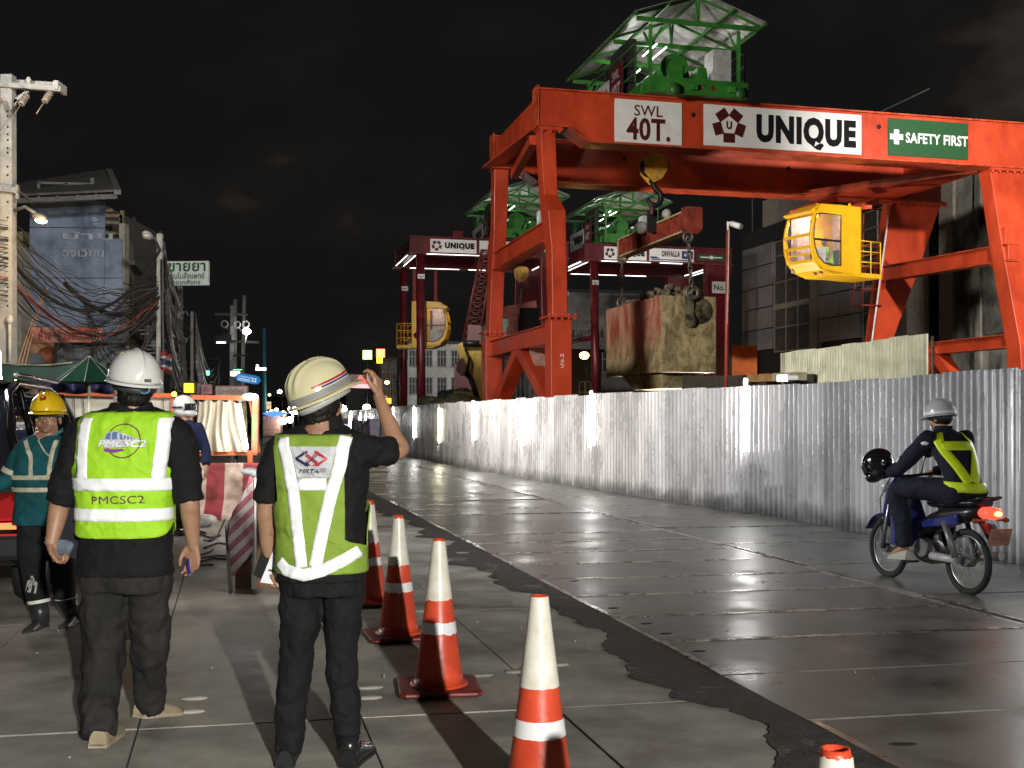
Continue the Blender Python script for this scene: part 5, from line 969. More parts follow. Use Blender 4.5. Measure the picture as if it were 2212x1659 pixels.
# drugstore sign, street sign, small boards
t = thing('shop_sign', 'white drugstore sign with green Thai lettering hanging by the third pole', 'sign', W(404, 590, 34)); o = plate('sign_face', W(404, 590, 34), (1, -.07, 0), Uz, 1.30, .72, M('sign_lit', (.55, .58, .55), .5, var=.05, emit=(.9, 1, .9), es=.10), t, .12)
gt = M('sign_greentext', (.01, .10, .045), .5, var=0); txt('ขายยา', W(404, 577, 33.97), (1, -.07, 0), Uz, 1.15, .26, gt, t, bold=.02, depth=.02); txt('ตามใบสั่งแพทย์', W(403, 595, 33.97), (1, -.07, 0), Uz, 1.12, .2, gt, t, depth=.02, bold=.01); txt('โดยเภสัชกร', W(400, 609, 33.97), (1, -.07, 0), Uz, .95, .15, gt, t, depth=.02, bold=.01)
t = thing('street_sign', 'blue pointed street name sign with the number 22', 'sign', W(535, 818, 36)); bs = M('sign_cyan', (.01, .16, .42), .4, var=0, emit=(.0, .2, .6), es=.45)
g = B(); ax = Vector((1, 0, -.17)).normalized(); up = Vector((.17, 0, 1)).normalized(); c_ = W(535.5, 818, 36); g.prism([c_+ax*a+up*z for a, z in ((-.42, 0), (-.34, .12), (-.2, .14), (.2, .14), (.34, .12), (.42, 0), (.34, -.12), (.2, -.14), (-.2, -.14), (-.34, -.12))], Vector((0, .03, 0))); g.build('sign_face', bs, t)
sw = M('sign_whitetext', (.8, .8, .8), .5, var=0, emit=(.8, .9, 1), es=.4); txt('22', c_+ax*.2+Vector((0, -.01, 0))-up*.01, ax, up, .17, .13, sw, t, bold=.03); txt('ถ.จรัญสนิทวงศ์', c_-ax*.1+up*.04+Vector((0, -.01, 0)), ax, up, .42, .09, sw, t); 
g = B(); g.bar(c_-ax*.32-up*.03+Vector((0, -.01, 0)), c_+ax*.08-up*.03+Vector((0, -.01, 0)), .01, .02); g.bar(c_-ax*.32-up*.08+Vector((0, -.01, 0)), c_+ax*.08-up*.08+Vector((0, -.01, 0)), .01, .02); g.build('sign_line', sw, t)
g = B(); g.tube([W(515, 812, 36.2), W(516, 905, 36.2)-Uz*1.5], .035, 8); g.build('post', galv, t)
for (x0, x1, y0, y1, Y, col, s_, tc_, lab) in ((464, 536, 833, 858, 28, (.42, .40, .38), 'มอเตอร์ไซค์', (.25, .05, .03), 'cream sign board with a red frame and Thai word above the orange frame'), (434, 458, 830, 852, 27, (.40, .22, .26), 'คลินิก', (.25, .06, .1), 'small pink sign board with faint writing'), (418, 434, 828, 850, 27.2, (.22, .22, .24), 'รับ', (.1, .1, .12), 'small grey sign board beside the lit orange box')):
    t = thing('sign_board', lab, 'sign', Vector((W(x0, 905, Y).x, Y, 0))); p0, p1 = W(x0, y0, Y), W(x1, y1, Y); c_ = (p0+p1)/2
    plate('sign_rim', c_+Vector((0, .02, 0)), (1, 0, 0), Uz, p1.x-p0.x, p0.z-p1.z, M('rim_red', (.28, .10, .07), .6), t); plate('sign_face', c_, (1, 0, 0), Uz, (p1.x-p0.x)*.93, (p0.z-p1.z)*.84, M('bd%d' % x0, col, .6), t, .02)
    txt(s_, c_+Vector((0, -.01, 0)), (1, 0, 0), Uz, (p1.x-p0.x)*.75, (p0.z-p1.z)*.45, M('bdt%d' % x0, tc_, .6, var=0), t, bold=.01); g = B(); g.tube([c_+Vector((0, .06, 0)), Vector((c_.x, Y+.06, 0))], .03, 6); g.build('post', galv, t)
# Thai flag hanging from the second pole
t = thing('flag', 'limp red white and blue striped flag behind the white helmet', 'flag', W(360, 780, 22)); g = B()
fc = [M('flag_red', (.28, .02, .03), .8), M('flag_white', (.4, .4, .4), .8), M('flag_blue', (.03, .035, .10), .8)]
for k, (v0, v1) in enumerate(((0, .17), (.17, .34), (.34, .66), (.66, .83), (.83, 1))):
    g.use(fc[[0, 1, 2, 1, 0][k]])
    g.grid(lambda u, v: W(344+u*28+v*(4)-6*(v*(1)), 757+(v0+(v1-v0)*v)*40+u*10, 22+.12*math.sin(u*9+v*2)), 12, 3)
g.build('cloth', None, t); g = B(); g.tube([W(344, 750, 22), W(352, 905, 22)], .015, 6); g.build('staff', galv, t)
# ---------------------------------------------------------------- overhead cables
cabm = M('cable_black', (.016, .015, .014), .45, var=0, spec=.6); cabl = M('cable_grey', (.075, .068, .062), .3, var=0, spec=.8); cabr = M('cable_red', (.25, .06, .04), .4, var=0)
def cable(a, c_, sag, r, mat, lab, grp, n=14, wav=.0, seed=0):
    pts = []
    for i in range(n+1):
        k = i/n; p = a.lerp(c_, k); p.z -= sag*4*k*(1-k); p += Vector((0, 0, noise.noise(Vector((k*5, seed*1.7, 0)))*wav)); pts.append(p)
    g = B(); g.tube(pts, r, 5, cap=False); o = g.build('overhead_cable', mat); return tag(o, lab, 'cable', grp)
rnd = random.Random(12)
for i in range(28):                                     # fan of cables lit by the warm lamp, from the near pole to the second one
    y0 = 478+i*6.2+rnd.uniform(-5, 5); y1 = 600+i*2.0+rnd.uniform(-8, 8)
    a = W(-520, y0-60+rnd.uniform(-20, 20), 14); m_ = W(24, y0, Y1); c_ = W(346, y1, 24.4)
    m = cabr if i in (19, 21) else (cabl if i % 3 == 0 else cabm)
    pts = [a]+[m_.lerp(c_, k/14)-Uz*(rnd.uniform(.75, .95) if k == 99 else (.62+.012*i)*4*rnd.uniform(.985, 1.015)*(k/14)*(1-k/14))+Uz*noise.noise(Vector((k*.7, i*3.1, 0)))*.16 for k in range(15)]
    g = B(); g.tube(pts, rnd.uniform(.005, .014), 5, cap=False)
    tag(g.build('overhead_cable', m), 'sagging cable in the dense fan between the near pole and the second pole' if m is not cabr else 'reddish cable in the dense fan between the near pole and the second pole', 'cable', 'cables fanning from the near pole to the second pole' if m is not cabr else 'reddish cables in the fan')
for i, (xa, ya, Ya, xb, yb, Yb, sg, r) in enumerate(((24, 560, Y1, 346, 540, 24.4, 1.1, .035), (140, 612, 22, 346, 640, 24.4, .5, .05), (60, 640, 21, 346, 660, 24.4, .7, .03), (180, 640, 23, 346, 668, 24.4, 1.15, .012), (180, 640, 23, 346, 672, 24.4, 1.35, .012), (180, 640, 23, 340, 660, 24.4, 1.6, .012), (178, 638, 23, 330, 655, 24.4, 1.9, .012), (180, 642, 23, 300, 690, 24.3, .8, .012))):
    cable(W(xa, ya, Ya), W(xb, yb, Yb), sg, r, cabm, 'thick black cable looping low in front of the blue sheets', 'thick cables before the blue sheets')
for i in range(3): cable(W(102+i, 622, 21.5), W(38+i*8, 790, 21), -.12, .007, M('cable_orange', (.5, .22, .08), .4, var=0), 'thin orange lit cable running down to the tent from the cable fan', 'orange lit drop cables')
for i in range(30):                                     # tangle at poles two to four
    ya = 545+rnd.uniform(0, 150); a = W(352+rnd.uniform(-4, 6), ya, 24.4); yb = 640+rnd.uniform(0, 160); c_ = W(415+rnd.uniform(-30, 3), yb+30, 46-rnd.uniform(0, 8))
    cable(a, c_, rnd.uniform(.1, 1.3), rnd.uniform(.012, .03), cabl if i % 3 == 0 else cabm, 'tangled cable hanging between the second and the fourth pole', 'tangled cables between second and fourth pole', wav=.3, seed=i)
for i in range(9):
    cable(W(421, 675+i*13, 46), W(474+rnd.uniform(-4, 4), 768+i*6, Yf), 1.6+.1*i, .028, cabl, 'parallel drooping cable between the fourth pole and the far poles', 'parallel drooping cables')
for i in range(8):
    cable(W(352, 520+i*8, 24.4), W(372+i*4, 590+i*12, 38), .2, .02, cabm if i % 2 else cabl, 'one of the short cables in the bundle beside the drugstore sign', 'cable bundle beside the drugstore sign', wav=.2, seed=i)
for i in range(7):
    cable(W(266, 610+i*14, 24.6), W(346, 560+i*17, 24.4), .25, .012, cabm, 'one of the dark cables crossing before the scaffold', 'cables before the scaffold')
g = B(); g.tube([W(380, 690, 37), W(386, 860, 37)], .22, 8); g.box(W(372, 770, 36), (.7, .5, 1.2)); g.box(W(386, 812, 36), (.4, .4, .8)); tag(g.build('junction_box', M('box_dim', (.10, .10, .095), .7)), 'dim grey switch boxes and conduit on the third pole', 'switch box')
# ---------------------------------------------------------------- stall roof tarpaulin, green umbrella, blue tarpaulin
t = thing('market_tent', 'dark green tarpaulin stall roof with blue sheeting behind the black car', 'tent', W(60, 905, 15)*Vector((1, 1, 0)))
tg = M('tarp_green', (.014, .045, .034), .8, var=.3, scale=2, bump=.2, bscale=5); tbm = M('tarp_bluedark', (.012, .015, .07), .6, var=.3); te = M('tarp_edge', (.26, .24, .17), .8, var=.4)
g = B(); g.grid(lambda u, v: W(-60+u*290, 791-3*math.sin(u*9)-6*u+v*36+2*math.sin(u*23), 15-v*.12), 24, 6); g.build('roof_sheet', tg, t, solid=.02)
g = B(); g.tube([W(x, 789-3*math.sin((x+60)/290*9)-6*(x+60)/290, 14.97) for x in range(-60, 160, 12)], .012, 6); g.build('sheet_edge', te, t)
g = B(); g.grid(lambda u, v: W(-60+u*330, 820+v*30+2*math.sin(u*30), 15.5+.1*math.sin(u*40)), 40, 4); g.build('blue_sheet', tbm, t, solid=.01)
for x in (18, 250): g = B(); g.tube([W(x, 790, 15.1), Vector((W(x, 790, 15.1).x, 15.1, 0))], .03, 8); g.build('post', galv, t)
t = thing('umbrella', 'large dark green market umbrella behind the white helmet', 'umbrella', W(196, 905, 14.2)*Vector((1, 1, 0))); ap = W(193, 770, 14.2); um = M('umbrella_green', (.006, .03, .018), .65, var=.2)
g = B(); n = 8; ring = [ap+Vector((.42*math.cos(2*PI*(i+.5)/n)*0.92, .6*math.sin(2*PI*(i+.5)/n), -.33)) for i in range(n)]; top = g.b.verts.new(ap)
rv = [g.b.verts.new(p) for p in ring]
for i in range(n): g.face([top, rv[i], rv[(i+1) % n]])
g.build('canopy', um, t, solid=.01); g = B(); g.tube([ap, Vector((ap.x, ap.y, 0))], .02, 8); g.build('pole', M('pole_cream', (.6, .55, .4), .5), t)
g = B()
for p in ring: g.tube([ap, p], .008, 5)
g.build('rib', galv, t)
# ---------------------------------------------------------------- panels with orange frames on concrete barriers
um.node_tree.nodes['Principled BSDF'].inputs['Specular IOR Level'].default_value = .1
orf = M('frame_orange', (.55, .12, .04), .5, var=.2); tarpw = M('tarp_white', (.46, .42, .33), .75, var=.2, scale=1.2, bump=.35, bscale=3, stretch=(3, 1, .7)); grime = M('panel_white', (.50, .48, .42), .8, var=.3, scale=1.3)
YP = 17.2
t = thing('screen_panel', 'long white sheet panel with an orange top rail behind the man in the green vest', 'screen', W(250, 905, YP)*Vector((1, 1, 0)))
plate('sheet', W(252, 915, YP), (1, 0, 0), Uz, 250/F*YP, 125/F*YP, grime, t); g = B(); g.bar(W(122, 849, YP-.04), W(379, 855, YP-.04), .08, .07); g.bar(W(375, 852, YP-.05), W(375, 985, YP-.05), .06, .06); g.bar(W(122, 975, YP-.04), W(379, 975, YP-.04), .05, .06); g.build('orange_rail', orf, t)
g = B()
for x in (160, 180, 325, 352): g.tube([W(x, 853, YP-.06), W(x+2, 900, YP-.06)], .006, 5)
g.build('tie_cord', blackrub, t)
t = thing('screen_panel', 'orange framed screen with a slack cream tarpaulin lit by a lamp', 'screen', W(485, 905, YP)*Vector((1, 1, 0)))
g = B(); g.bar(W(412, 858, YP), W(557, 861, YP), .06, .07); g.bar(W(411, 856, YP), W(411, 985, YP), .06, .06); g.bar(W(553, 858, YP), W(551, 979, YP), .09, .09); g.bar(W(412, 980, YP), W(556, 978, YP), .05, .07); g.bar(W(540, 862, YP+.2), W(560, 978, YP+.2), .04, .04); g.bar(W(416, 1000, YP), W(416, 982, YP), .06, .06); g.bar(W(541, 1000, YP), W(541, 980, YP), .07, .07); g.build('frame', orf, t)
g = B(); g.grid(lambda u, v: W(430+u*78-(1-u)*v*17+u*v*24+3*math.sin(v*5+u*3), 866+v*110+3*math.sin(u*20)*(1-v), YP-.07+.05*math.sin(u*17+v*2)+.03*math.sin(u*37)), 50, 14); g.build('tarpaulin', tarpw, t)
g = B(); g.grid(lambda u, v: W(510+u*22+u*v*4, 866+v*110, YP+.12+.03*math.sin(u*9+v*7)), 8, 12); g.build('back_netting', M('netting', (.16, .13, .05), .8, var=.6, scale=8), t)
t = thing('barrier_lamp', 'glaring white tube lamp hung slanting on the orange framed screen', 'lamp', W(522, 905, YP)*Vector((1, 1, 0))); g = B(); g.tube([W(514, 872, YP-.35), W(531, 970, YP-.3)], .04, 10); g.build('glass_tube', E('barrier_tube', (1, .96, .90), 22), t); g = B(); g.tube([W(516, 866, YP-.3), W(545, 862, YP)], .015, 6); g.build('hook', galv, t)
g = B(); g.ball(W(541, 857, YP-.1), (.12, .08, .05), 10, 6); g.build('spot_bulb', E('barrier_spot', (1, .97, .9), 30), t)
lamp('barrier_light', 'POINT', W(522, 915, YP-.6), 22, (1, .95, .88), .15)
g = B(); g.ball(W(482-106*0+(-106), 852, YP-.1), .04, 8, 6); t = thing('warning_lamp', 'tiny amber warning lamp on the orange rail beside the full face helmet', 'warning lamp', W(376, 852, YP-.1)); g.build('bulb', E('amber', (1, .5, .03), 12), t); g = B(); g.box(W(376, 856, YP-.1), (.04, .04, .05)); g.build('base', blackrub, t)
# jersey barriers
def stripes(name, c1, c2, dirv, pitch, ph=0, var=True):
    m = bpy.data.materials.new(name); m.use_nodes = True; t = m.node_tree; p = t.nodes['Principled BSDF']; p.inputs['Roughness'].default_value = .6
    tc = t.nodes.new('ShaderNodeTexCoord'); d = t.nodes.new('ShaderNodeVectorMath'); d.operation = 'DOT_PRODUCT'; d.inputs[1].default_value = dirv; t.links.new(tc.outputs['Object'], d.inputs[0])
    a = t.nodes.new('ShaderNodeMath'); a.operation = 'MULTIPLY_ADD'; a.inputs[1].default_value = 1/pitch; a.inputs[2].default_value = ph; t.links.new(d.outputs['Value'], a.inputs[0])
    f_ = t.nodes.new('ShaderNodeMath'); f_.operation = 'FRACT'; t.links.new(a.outputs[0], f_.inputs[0]); g_ = t.nodes.new('ShaderNodeMath'); g_.operation = 'GREATER_THAN'; g_.inputs[1].default_value = .5; t.links.new(f_.outputs[0], g_.inputs[0])
    mx = t.nodes.new('ShaderNodeMix'); mx.data_type = 'RGBA'; mx.inputs['A'].default_value = (*c1, 1); mx.inputs['B'].default_value = (*c2, 1); t.links.new(g_.outputs[0], mx.inputs['Factor'])
    n = t.nodes.new('ShaderNodeTexNoise'); n.inputs['Scale'].default_value = 4; n.inputs['Detail'].default_value = 9; t.links.new(tc.outputs['Object'], n.inputs['Vector']); r = t.nodes.new('ShaderNodeValToRGB'); r.color_ramp.elements[0].position = .35; r.color_ramp.elements[0].color = (.35, .28, .24, 1); r.color_ramp.elements[1].position = .6; t.links.new(n.outputs['Fac'], r.inputs[0])
    m2 = t.nodes.new('ShaderNodeMix'); m2.data_type = 'RGBA'; m2.blend_type = 'MULTIPLY'; m2.inputs['Factor'].default_value = 1; t.links.new(mx.outputs['Result'], m2.inputs['A']); t.links.new(r.outputs[0], m2.inputs['B']); t.links.new(m2.outputs['Result'], p.inputs['Base Color']); return m
jb = stripes('barrier_paint', (.50, .38, .33), (.27, .03, .042), (1, 0, 0), .54, .13)
x_r = W(566, 905, 17.0).x
for i, lab in enumerate(('red and white concrete barrier under the cream tarpaulin screen', 'red and white concrete barrier hidden behind the man in the green vest', 'red and white concrete barrier by the black car')):
    t = thing('concrete_barrier', lab, 'barrier', (x_r-1.0-i*2.06, 17.0, 0), 0, 'red and white concrete barriers'); g = B()
    g.loft([[Vector((x, y, z)) for y, z in ((-.30, 0), (-.30, .08), (-.16, .30), (-.09, .84), (.09, .84), (.16, .30), (.30, .08), (.30, 0))] for x in (-1, 1)], smooth=False); g.build('body', jb, t, bevel=.015, local=True)
    g = B()
    for x in (-.6, .6): g.torus((x, 0, .85), .04, .01, ax=(1, 0, 0), n=12)
    g.build('lifting_loop', bk, t, local=True)
# leaning striped board, plywood box, lamp, sacks and hoses
t = thing('striped_board', 'red and white striped barricade board leaning between the two men', 'barricade', W(525, 1281, 10)*Vector((1, 1, 0)))
sb = stripes('board_stripe', (.48, .46, .47), (.34, .12, .15), (.66, 0, -.75), .10, 0)
def yb_(x): return 9.72-(x-487)*.003
pl2 = [(540, 1028), (547, 1034), (547, 1188), (503, 1246), (498, 1226), (488, 1135), (518, 1085)]
g = B(); g.prism([W(x, y, yb_(x)) for x, y in pl2], Vector((0, .03, 0))); g.build('board', sb, t)
g = B(); g.bar(W(549, 1032, 9.62), W(549, 1272, 9.62), .025, .04); g.bar(W(490, 1135, 9.75), W(498, 1282, 9.75), .03, .03); g.build('frame', M('alu', (.5, .5, .48), .4), t)
t = thing('plywood_box', 'brown plywood box standing on the deck between the two men', 'box', W(556, 1280, 9.9)*Vector((1, 1, 0)))
g = B(); z = 1.5+(905-1132)/F*10.0; g.box((W(556, 1280, 9.95).x, 10.25, z/2), (.44, .5, z), .05); g.build('body', M('plywood', (.24, .13, .075), .75, var=.35, scale=4), t, bevel=.008); g = B(); g.box((W(556, 1280, 9.95).x, 10.25, z+.012), (.46, .52, .02), .05); g.build('lid', M('ply_lid', (.34, .22, .14), .7), t)
t = thing('bag', 'crumpled white plastic bag lit bright on top of the striped board', 'bag', W(548, 1022, 10.4)); g = B(); g.ball(W(540, 1018, 10.4), (.09, .07, .035), 9, 6); g.ball(W(554, 1022, 10.4), (.07, .06, .04), 9, 6); g.ball(W(560, 1045, 10.3), (.05, .05, .09), 9, 6); g.build('bag_body', M('plastic_white', (.8, .8, .82), .35, bump=.5, bscale=20), t); g = B(); g.tube([W(556, 1020, 10.4), W(558, 1040, 10.3)], .012, 6); g.build('bag_knot', MATS['plastic_white'], t)
lamp('board_light', 'POINT', W(545, 1020, 9.35), 14, (1, .97, .92), .05)
hoses = (((476, 1160), (452, 1165), (436, 1158)), ((500, 1085), (488, 1120), (470, 1160), (452, 1172), (440, 1170)), ((440, 1188), (470, 1176), (497, 1180)), ((432, 1210), (470, 1204), (498, 1206)), ((430, 1218), (460, 1210), (495, 1213)), ((434, 1226), (450, 1224), (460, 1225)), ((425, 1205), (455, 1195), (460, 1190)))
for i, h in enumerate(hoses):
    g = B(); P = [G(x, max(y, 1060)) for x, y in h]; Q = []
    for a, c_ in zip(P, P[1:]):
        for k in range(5): Q.append(a.lerp(c_, k/5)+Vector((0, 0, .02)))
    g.tube(Q+[P[-1]+Vector((0, 0, .02))], .012, 6); tag(g.build('hose', blackrub), 'thin black hose lying on the deck left of the striped board', 'hose', 'hoses on the deck')
for i, (x, y) in enumerate(((528, 1140), (520, 1165))):
    g = B(); c_ = W(x, y, 9.7); g.tube([c_+Vector((.12*math.cos(a*.5), 0, .22*math.sin(a*.5))) for a in range(14)], .008, 5); tag(g.build('cable_loop', blackrub), 'black cable loop hanging over the striped board, %s one' % ['upper', 'lower'][i], 'cable')
for i, (x, y, r, lab, m) in enumerate(((463, 1100, .26, 'white plastic sheet bundle on the ground before the barrier', M('sheet_white', (.55, .52, .48), .6, var=.3, bump=.6, bscale=7)), (478, 1117, .2, 'blue grey bundle lying in front of the white sheet bundle', M('sheet_blue', (.12, .14, .22), .6, var=.5, bump=.6)), (395, 1140, .24, 'pale plastic sheet by the right sleeve of the man in the green vest', M('sheet_pale', (.40, .39, .36), .6, var=.4, bump=.6)), (440, 1130, .16, 'small white box shaped bundle lying on the hoses', MATS['sheet_white']))):
    t = thing('sheet_bundle', lab, 'plastic sheet', G(x, y), 0); g = B(); rd = random.Random(i)
    for k in range(7): g.ball((rd.uniform(-r, r), rd.uniform(-.1, .1), r*.3+rd.uniform(-.03, .04)), (r*rd.uniform(.5, .9), r*.6, r*rd.uniform(.25, .45)), 9, 6, Matrix.Rotation(rd.uniform(-.5, .5), 3, 'Y'))
    g.build('fold', m, t, local=True)
# ---------------------------------------------------------------- traffic cones
ora = stain(M('cone_red', (.66, .075, .028), .38, var=.30, scale=5, bump=.2, bscale=9, rvar=.08, dark=(.46, .05, .022)), (.22, .05, .03), .60, 7, (1, 1, .5), .08, .6); cw = stain(M('cone_white', (.74, .73, .67), .35, var=.2, scale=6, dark=(.58, .53, .42)), (.34, .27, .18), .62, 8, (1, 1, .4), .06, .7); cr_ = M('cone_tape', (.80, .80, .80), .3, var=.1); cb = M('cone_base', (.22, .03, .022), .5, var=.4, scale=5)
def torn(prof, n, seed, amp, c=(0, 0, 0)):
    g = B(); rings = []
    for j, (r, z) in enumerate(prof):
        rings.append([Vector((r*math.cos(2*PI*k/n), r*math.sin(2*PI*k/n), z+(max(-.5, min(.5, noise.noise(Vector((k*.5, seed+j*5, 0)))**3*6))*amp*(1 if j == 0 or amp < .001 else .5) if j in (0, len(prof)-1) else 0))) for k in range(n)])
    g.loft(rings, cap=False); return g
def make_cone(lab, loc, rz, seed, k=1.0, tear=1.0):
    t = thing('traffic_cone', lab, 'traffic cone', loc, rz, 'row of traffic cones'); t.scale = (1, 1, k)
    def rr(z): return .032+(.137-.032)*(max(0, .83-z)/.80)**1.08
    body = [(rr(z), z) for z in (.035, .1, .2, .3, .4, .5, .6, .7, .78, .82)]; g = B(); g.lathe([(.16, .028), (.155, .045)]+body+[(.030, .832), (.024, .83), (.024, .74)], 40); g.build('body', ora, t, local=True)
    g = torn([(rr(z)+.0025, z) for z in (.495, .55, .62, .70, .77, .830-.026*tear)], 48, seed, .03*tear); g.build('white_sleeve', cw, t, local=True)
    g = torn([(rr(z)+.0028, z) for z in (.315, .35, .378)], 48, seed+9, .028*tear); g.build('reflective_band', cr_, t, local=True)
    g = B(); w = .225
    def base(z, e_): return [Vector((x*(w-e_), y*(w-e_), z)) for x, y in ((-1, -.86), (-.86, -1), (.86, -1), (1, -.86), (1, .86), (.86, 1), (-.86, 1), (-1, .86))]
    g.loft([base(0, .012), base(.012, 0), base(.026, .003), base(.03, .02)], smooth=False); g.build('base', cb, t, local=True, bevel=.004); return t
cones = [('traffic cone nearest to the viewer, only its white tip showing at the bottom edge', 1804, 2.35, .97), ('near traffic cone cut by the bottom edge with a clean white top', 1165, 4.23, 1), ('traffic cone with dented lower body and ragged white band, second from the front cut one', 948, 6.25, 1), ('traffic cone with a small red tip in the middle of the row', 861, 7.75, 1), ('farthest traffic cone with red paint running down its tip, behind the man with the phone', 799, 9.15, 1)]
for i, (lab, x, Y, k) in enumerate(cones): make_cone(lab, ((x-HX)/F*Y, Y, .012), [R(14), R(14), R(8), R(16), R(10)][i], i*3.3+1, k, [.5, .1, .5, .8, 1.2][i])
# ---------------------------------------------------------------- black car at the left
cp = M('car_black', (.006, .006, .008), .18, var=0, coat=.6); cg = M('car_glass', (.012, .014, .018), .06, var=0); chrome = M('chrome', (.5, .5, .5), .2, metal=1, var=0); tyre = M('tyre', (.018, .018, .018), .8, var=.3, bump=.5, bscale=60); rim = M('rim', (.22, .22, .22), .4, metal=.8, var=.2)
CO = Vector((-3.72, 8.75, 0)); CV = Vector((-.215, .977, 0)); CU = Vector((.977, .215, 0))
PC = Fr(CO, -CU, CV)                                     # t to the left (into the car), q forwards
car = thing('parked_car', 'black station wagon seen from behind with a lit white beacon and amber light bar', 'car', PC(.9, 2.3, 0))
sec = [(0.0, .42, 1.02, .06), (.12, .36, 1.06, .0), (1.0, .30, 1.06, -.0), (3.3, .30, 1.04, 0), (4.3, .32, .98, .04), (4.62, .45, .85, .12)]
g = B(); rings = []
for q, z0_, z1_, ins_ in sec: rings.append([PC(t_, q, z) for t_, z in ((ins_+.10, z0_), (ins_, z0_+.12), (ins_-.02, (z0_+z1_)/2), (ins_+.03, z1_-.06), (ins_+.1, z1_), (1.8-ins_-.1, z1_), (1.8-ins_-.03, z1_-.06), (1.8-ins_+.02, (z0_+z1_)/2), (1.8-ins_, z0_+.12), (1.8-ins_-.1, z0_))])
g.loft(rings); g.build('body', cp, car, bevel=.02)
g = B(); rings = []
for q, zt_, ins_ in ((.02, 1.04, .1), (.10, 1.35, .16), (.30, 1.68, .22), (.8, 1.78, .26), (2.2, 1.78, .26), (2.9, 1.66, .24), (3.5, 1.28, .14), (3.8, 1.03, .10)):
    rings.append([PC(t_, q, z) for t_, z in ((ins_*.4+.05, 1.0), (ins_, max(zt_-.08, 1.01)), (ins_+.10, zt_), (1.8-ins_-.10, zt_), (1.8-ins_, max(zt_-.08, 1.01)), (1.8-ins_*.4-.05, 1.0))])
g.loft(rings); g.build('cabin', cg, car)
g = B()
g.tube([PC(.06, .02, 1.06), PC(.15, .10, 1.37), PC(.22, .3, 1.70), PC(.26, .8, 1.8), PC(.26, 2.2, 1.8), PC(.23, 2.9, 1.68), PC(.13, 3.5, 1.30), PC(.07, 3.8, 1.06)], .035, 8)
g.tube([PC(1.74, .02, 1.06), PC(1.65, .10, 1.37), PC(1.58, .3, 1.70), PC(1.54, .8, 1.8), PC(1.54, 2.2, 1.8), PC(1.57, 2.9, 1.68), PC(1.67, 3.5, 1.30)], .035, 8)
for q in (.75, 1.75, 2.7): g.tube([PC(.05, q, 1.04), PC(.22, q, 1.74)], .03, 6)
g.box(PC(.9, 1.5, 1.80), (1.2, 2.3, .03), math.atan2(CV.y, CV.x)-PI/2); g.build('roof_pillar', cp, car)
g = B(); g.tube([PC(.2, .5, 1.86), PC(.2, 2.4, 1.86)], .018, 8); g.build('roof_rail', chrome, car)
g = B(); g.hexa([PC(t_, q, z) for z in (.42, .62) for t_, q in ((-.02, -.10), (1.82, -.10), (1.82, .12), (-.02, .12))]); g.build('bumper', M('bumper', (.02, .02, .022), .3, var=0), car, bevel=.04)
for t_ in (.06, 1.5):
    g = B(); g.hexa([PC(t_+a, q, z) for z in (.72, .93) for a, q in ((0, -.035), (.24, -.035), (.24, .1), (0, .1))]); tl = g.build('tail_light', M('tail_red', (.25, .01, .012), .15, var=0, emit=(1, .05, .04), es=.12), car, bevel=.02)
    g = B(); g.hexa([PC(t_+a, q, z) for z in (.655, .70) for a, q in ((-.02, -.045), (.28, -.045), (.28, .1), (-.02, .1))]); g.build('brake_strip', E('tail_lit', (1, .10, .03), 4), tl)
    g = B(); g.hexa([PC(t_+a, q, z) for z in (.935, .99) for a, q in ((0, -.03), (.24, -.03), (.24, .1), (0, .1))]); g.build('reversing_lens', M('lens', (.5, .5, .5), .15, var=0), tl)
plate('number_plate', PC(.9, -.04, .80), CU, Uz, .36, .16, M('plate_w', (.5, .5, .5), .5), car)
def wheel(c_, ax, r, w, par, nm='wheel'):
    g = B(); g.lathe([(r*.62, -w/2), (r*.9, -w/2), (r, -w*.32), (r, w*.32), (r*.9, w/2), (r*.62, w/2)], 36, c_, ax=ax); wo = g.build(nm, tyre, par)
    g = B(); g.lathe([(0, w*.3), (r*.15, w*.33), (r*.2, w*.22), (r*.55, w*.28), (r*.63, w*.45), (r*.64, -w*.4)], 28, c_, ax=ax); g.build('rim', rim, wo); return wo
for t_, q in ((.10, .75), (.10, 3.75), (1.70, .75), (1.70, 3.75)): wheel(PC(t_, q, .35), CU if t_ < 1 else -CU, .35, .24, car)
g = B(); g.bar(PC(.5, .25, 1.83), PC(1.4, .25, 1.83), .12, .07); lb = g.build('light_bar', blackrub, car); g = B()
for k in range(10): g.ball(PC(.50+k*.09, .18, 1.83), (.022, .02, .02), 8, 6)
g.build('amber_leds', E('amber_led', (1, .62, .25), 9), lb)
t = PC(.33, .35, 1.82); g = B(); g.lathe([(0, .24), (.035, .235), (.05, .2), (.052, .02), (.06, 0), (0, 0)], 16, t+Uz*.0); g.build('beacon', E('beacon_white', (1, .96, .95), 30), car)
lamp('beacon_light', 'POINT', t+Uz*.3, 14, (1, .97, 1), .05)
g = B(); g.tube([PC(.0, 1.4, .95), PC(.0, 2.6, .95)], .015, 6); g.build('trim', chrome, car)
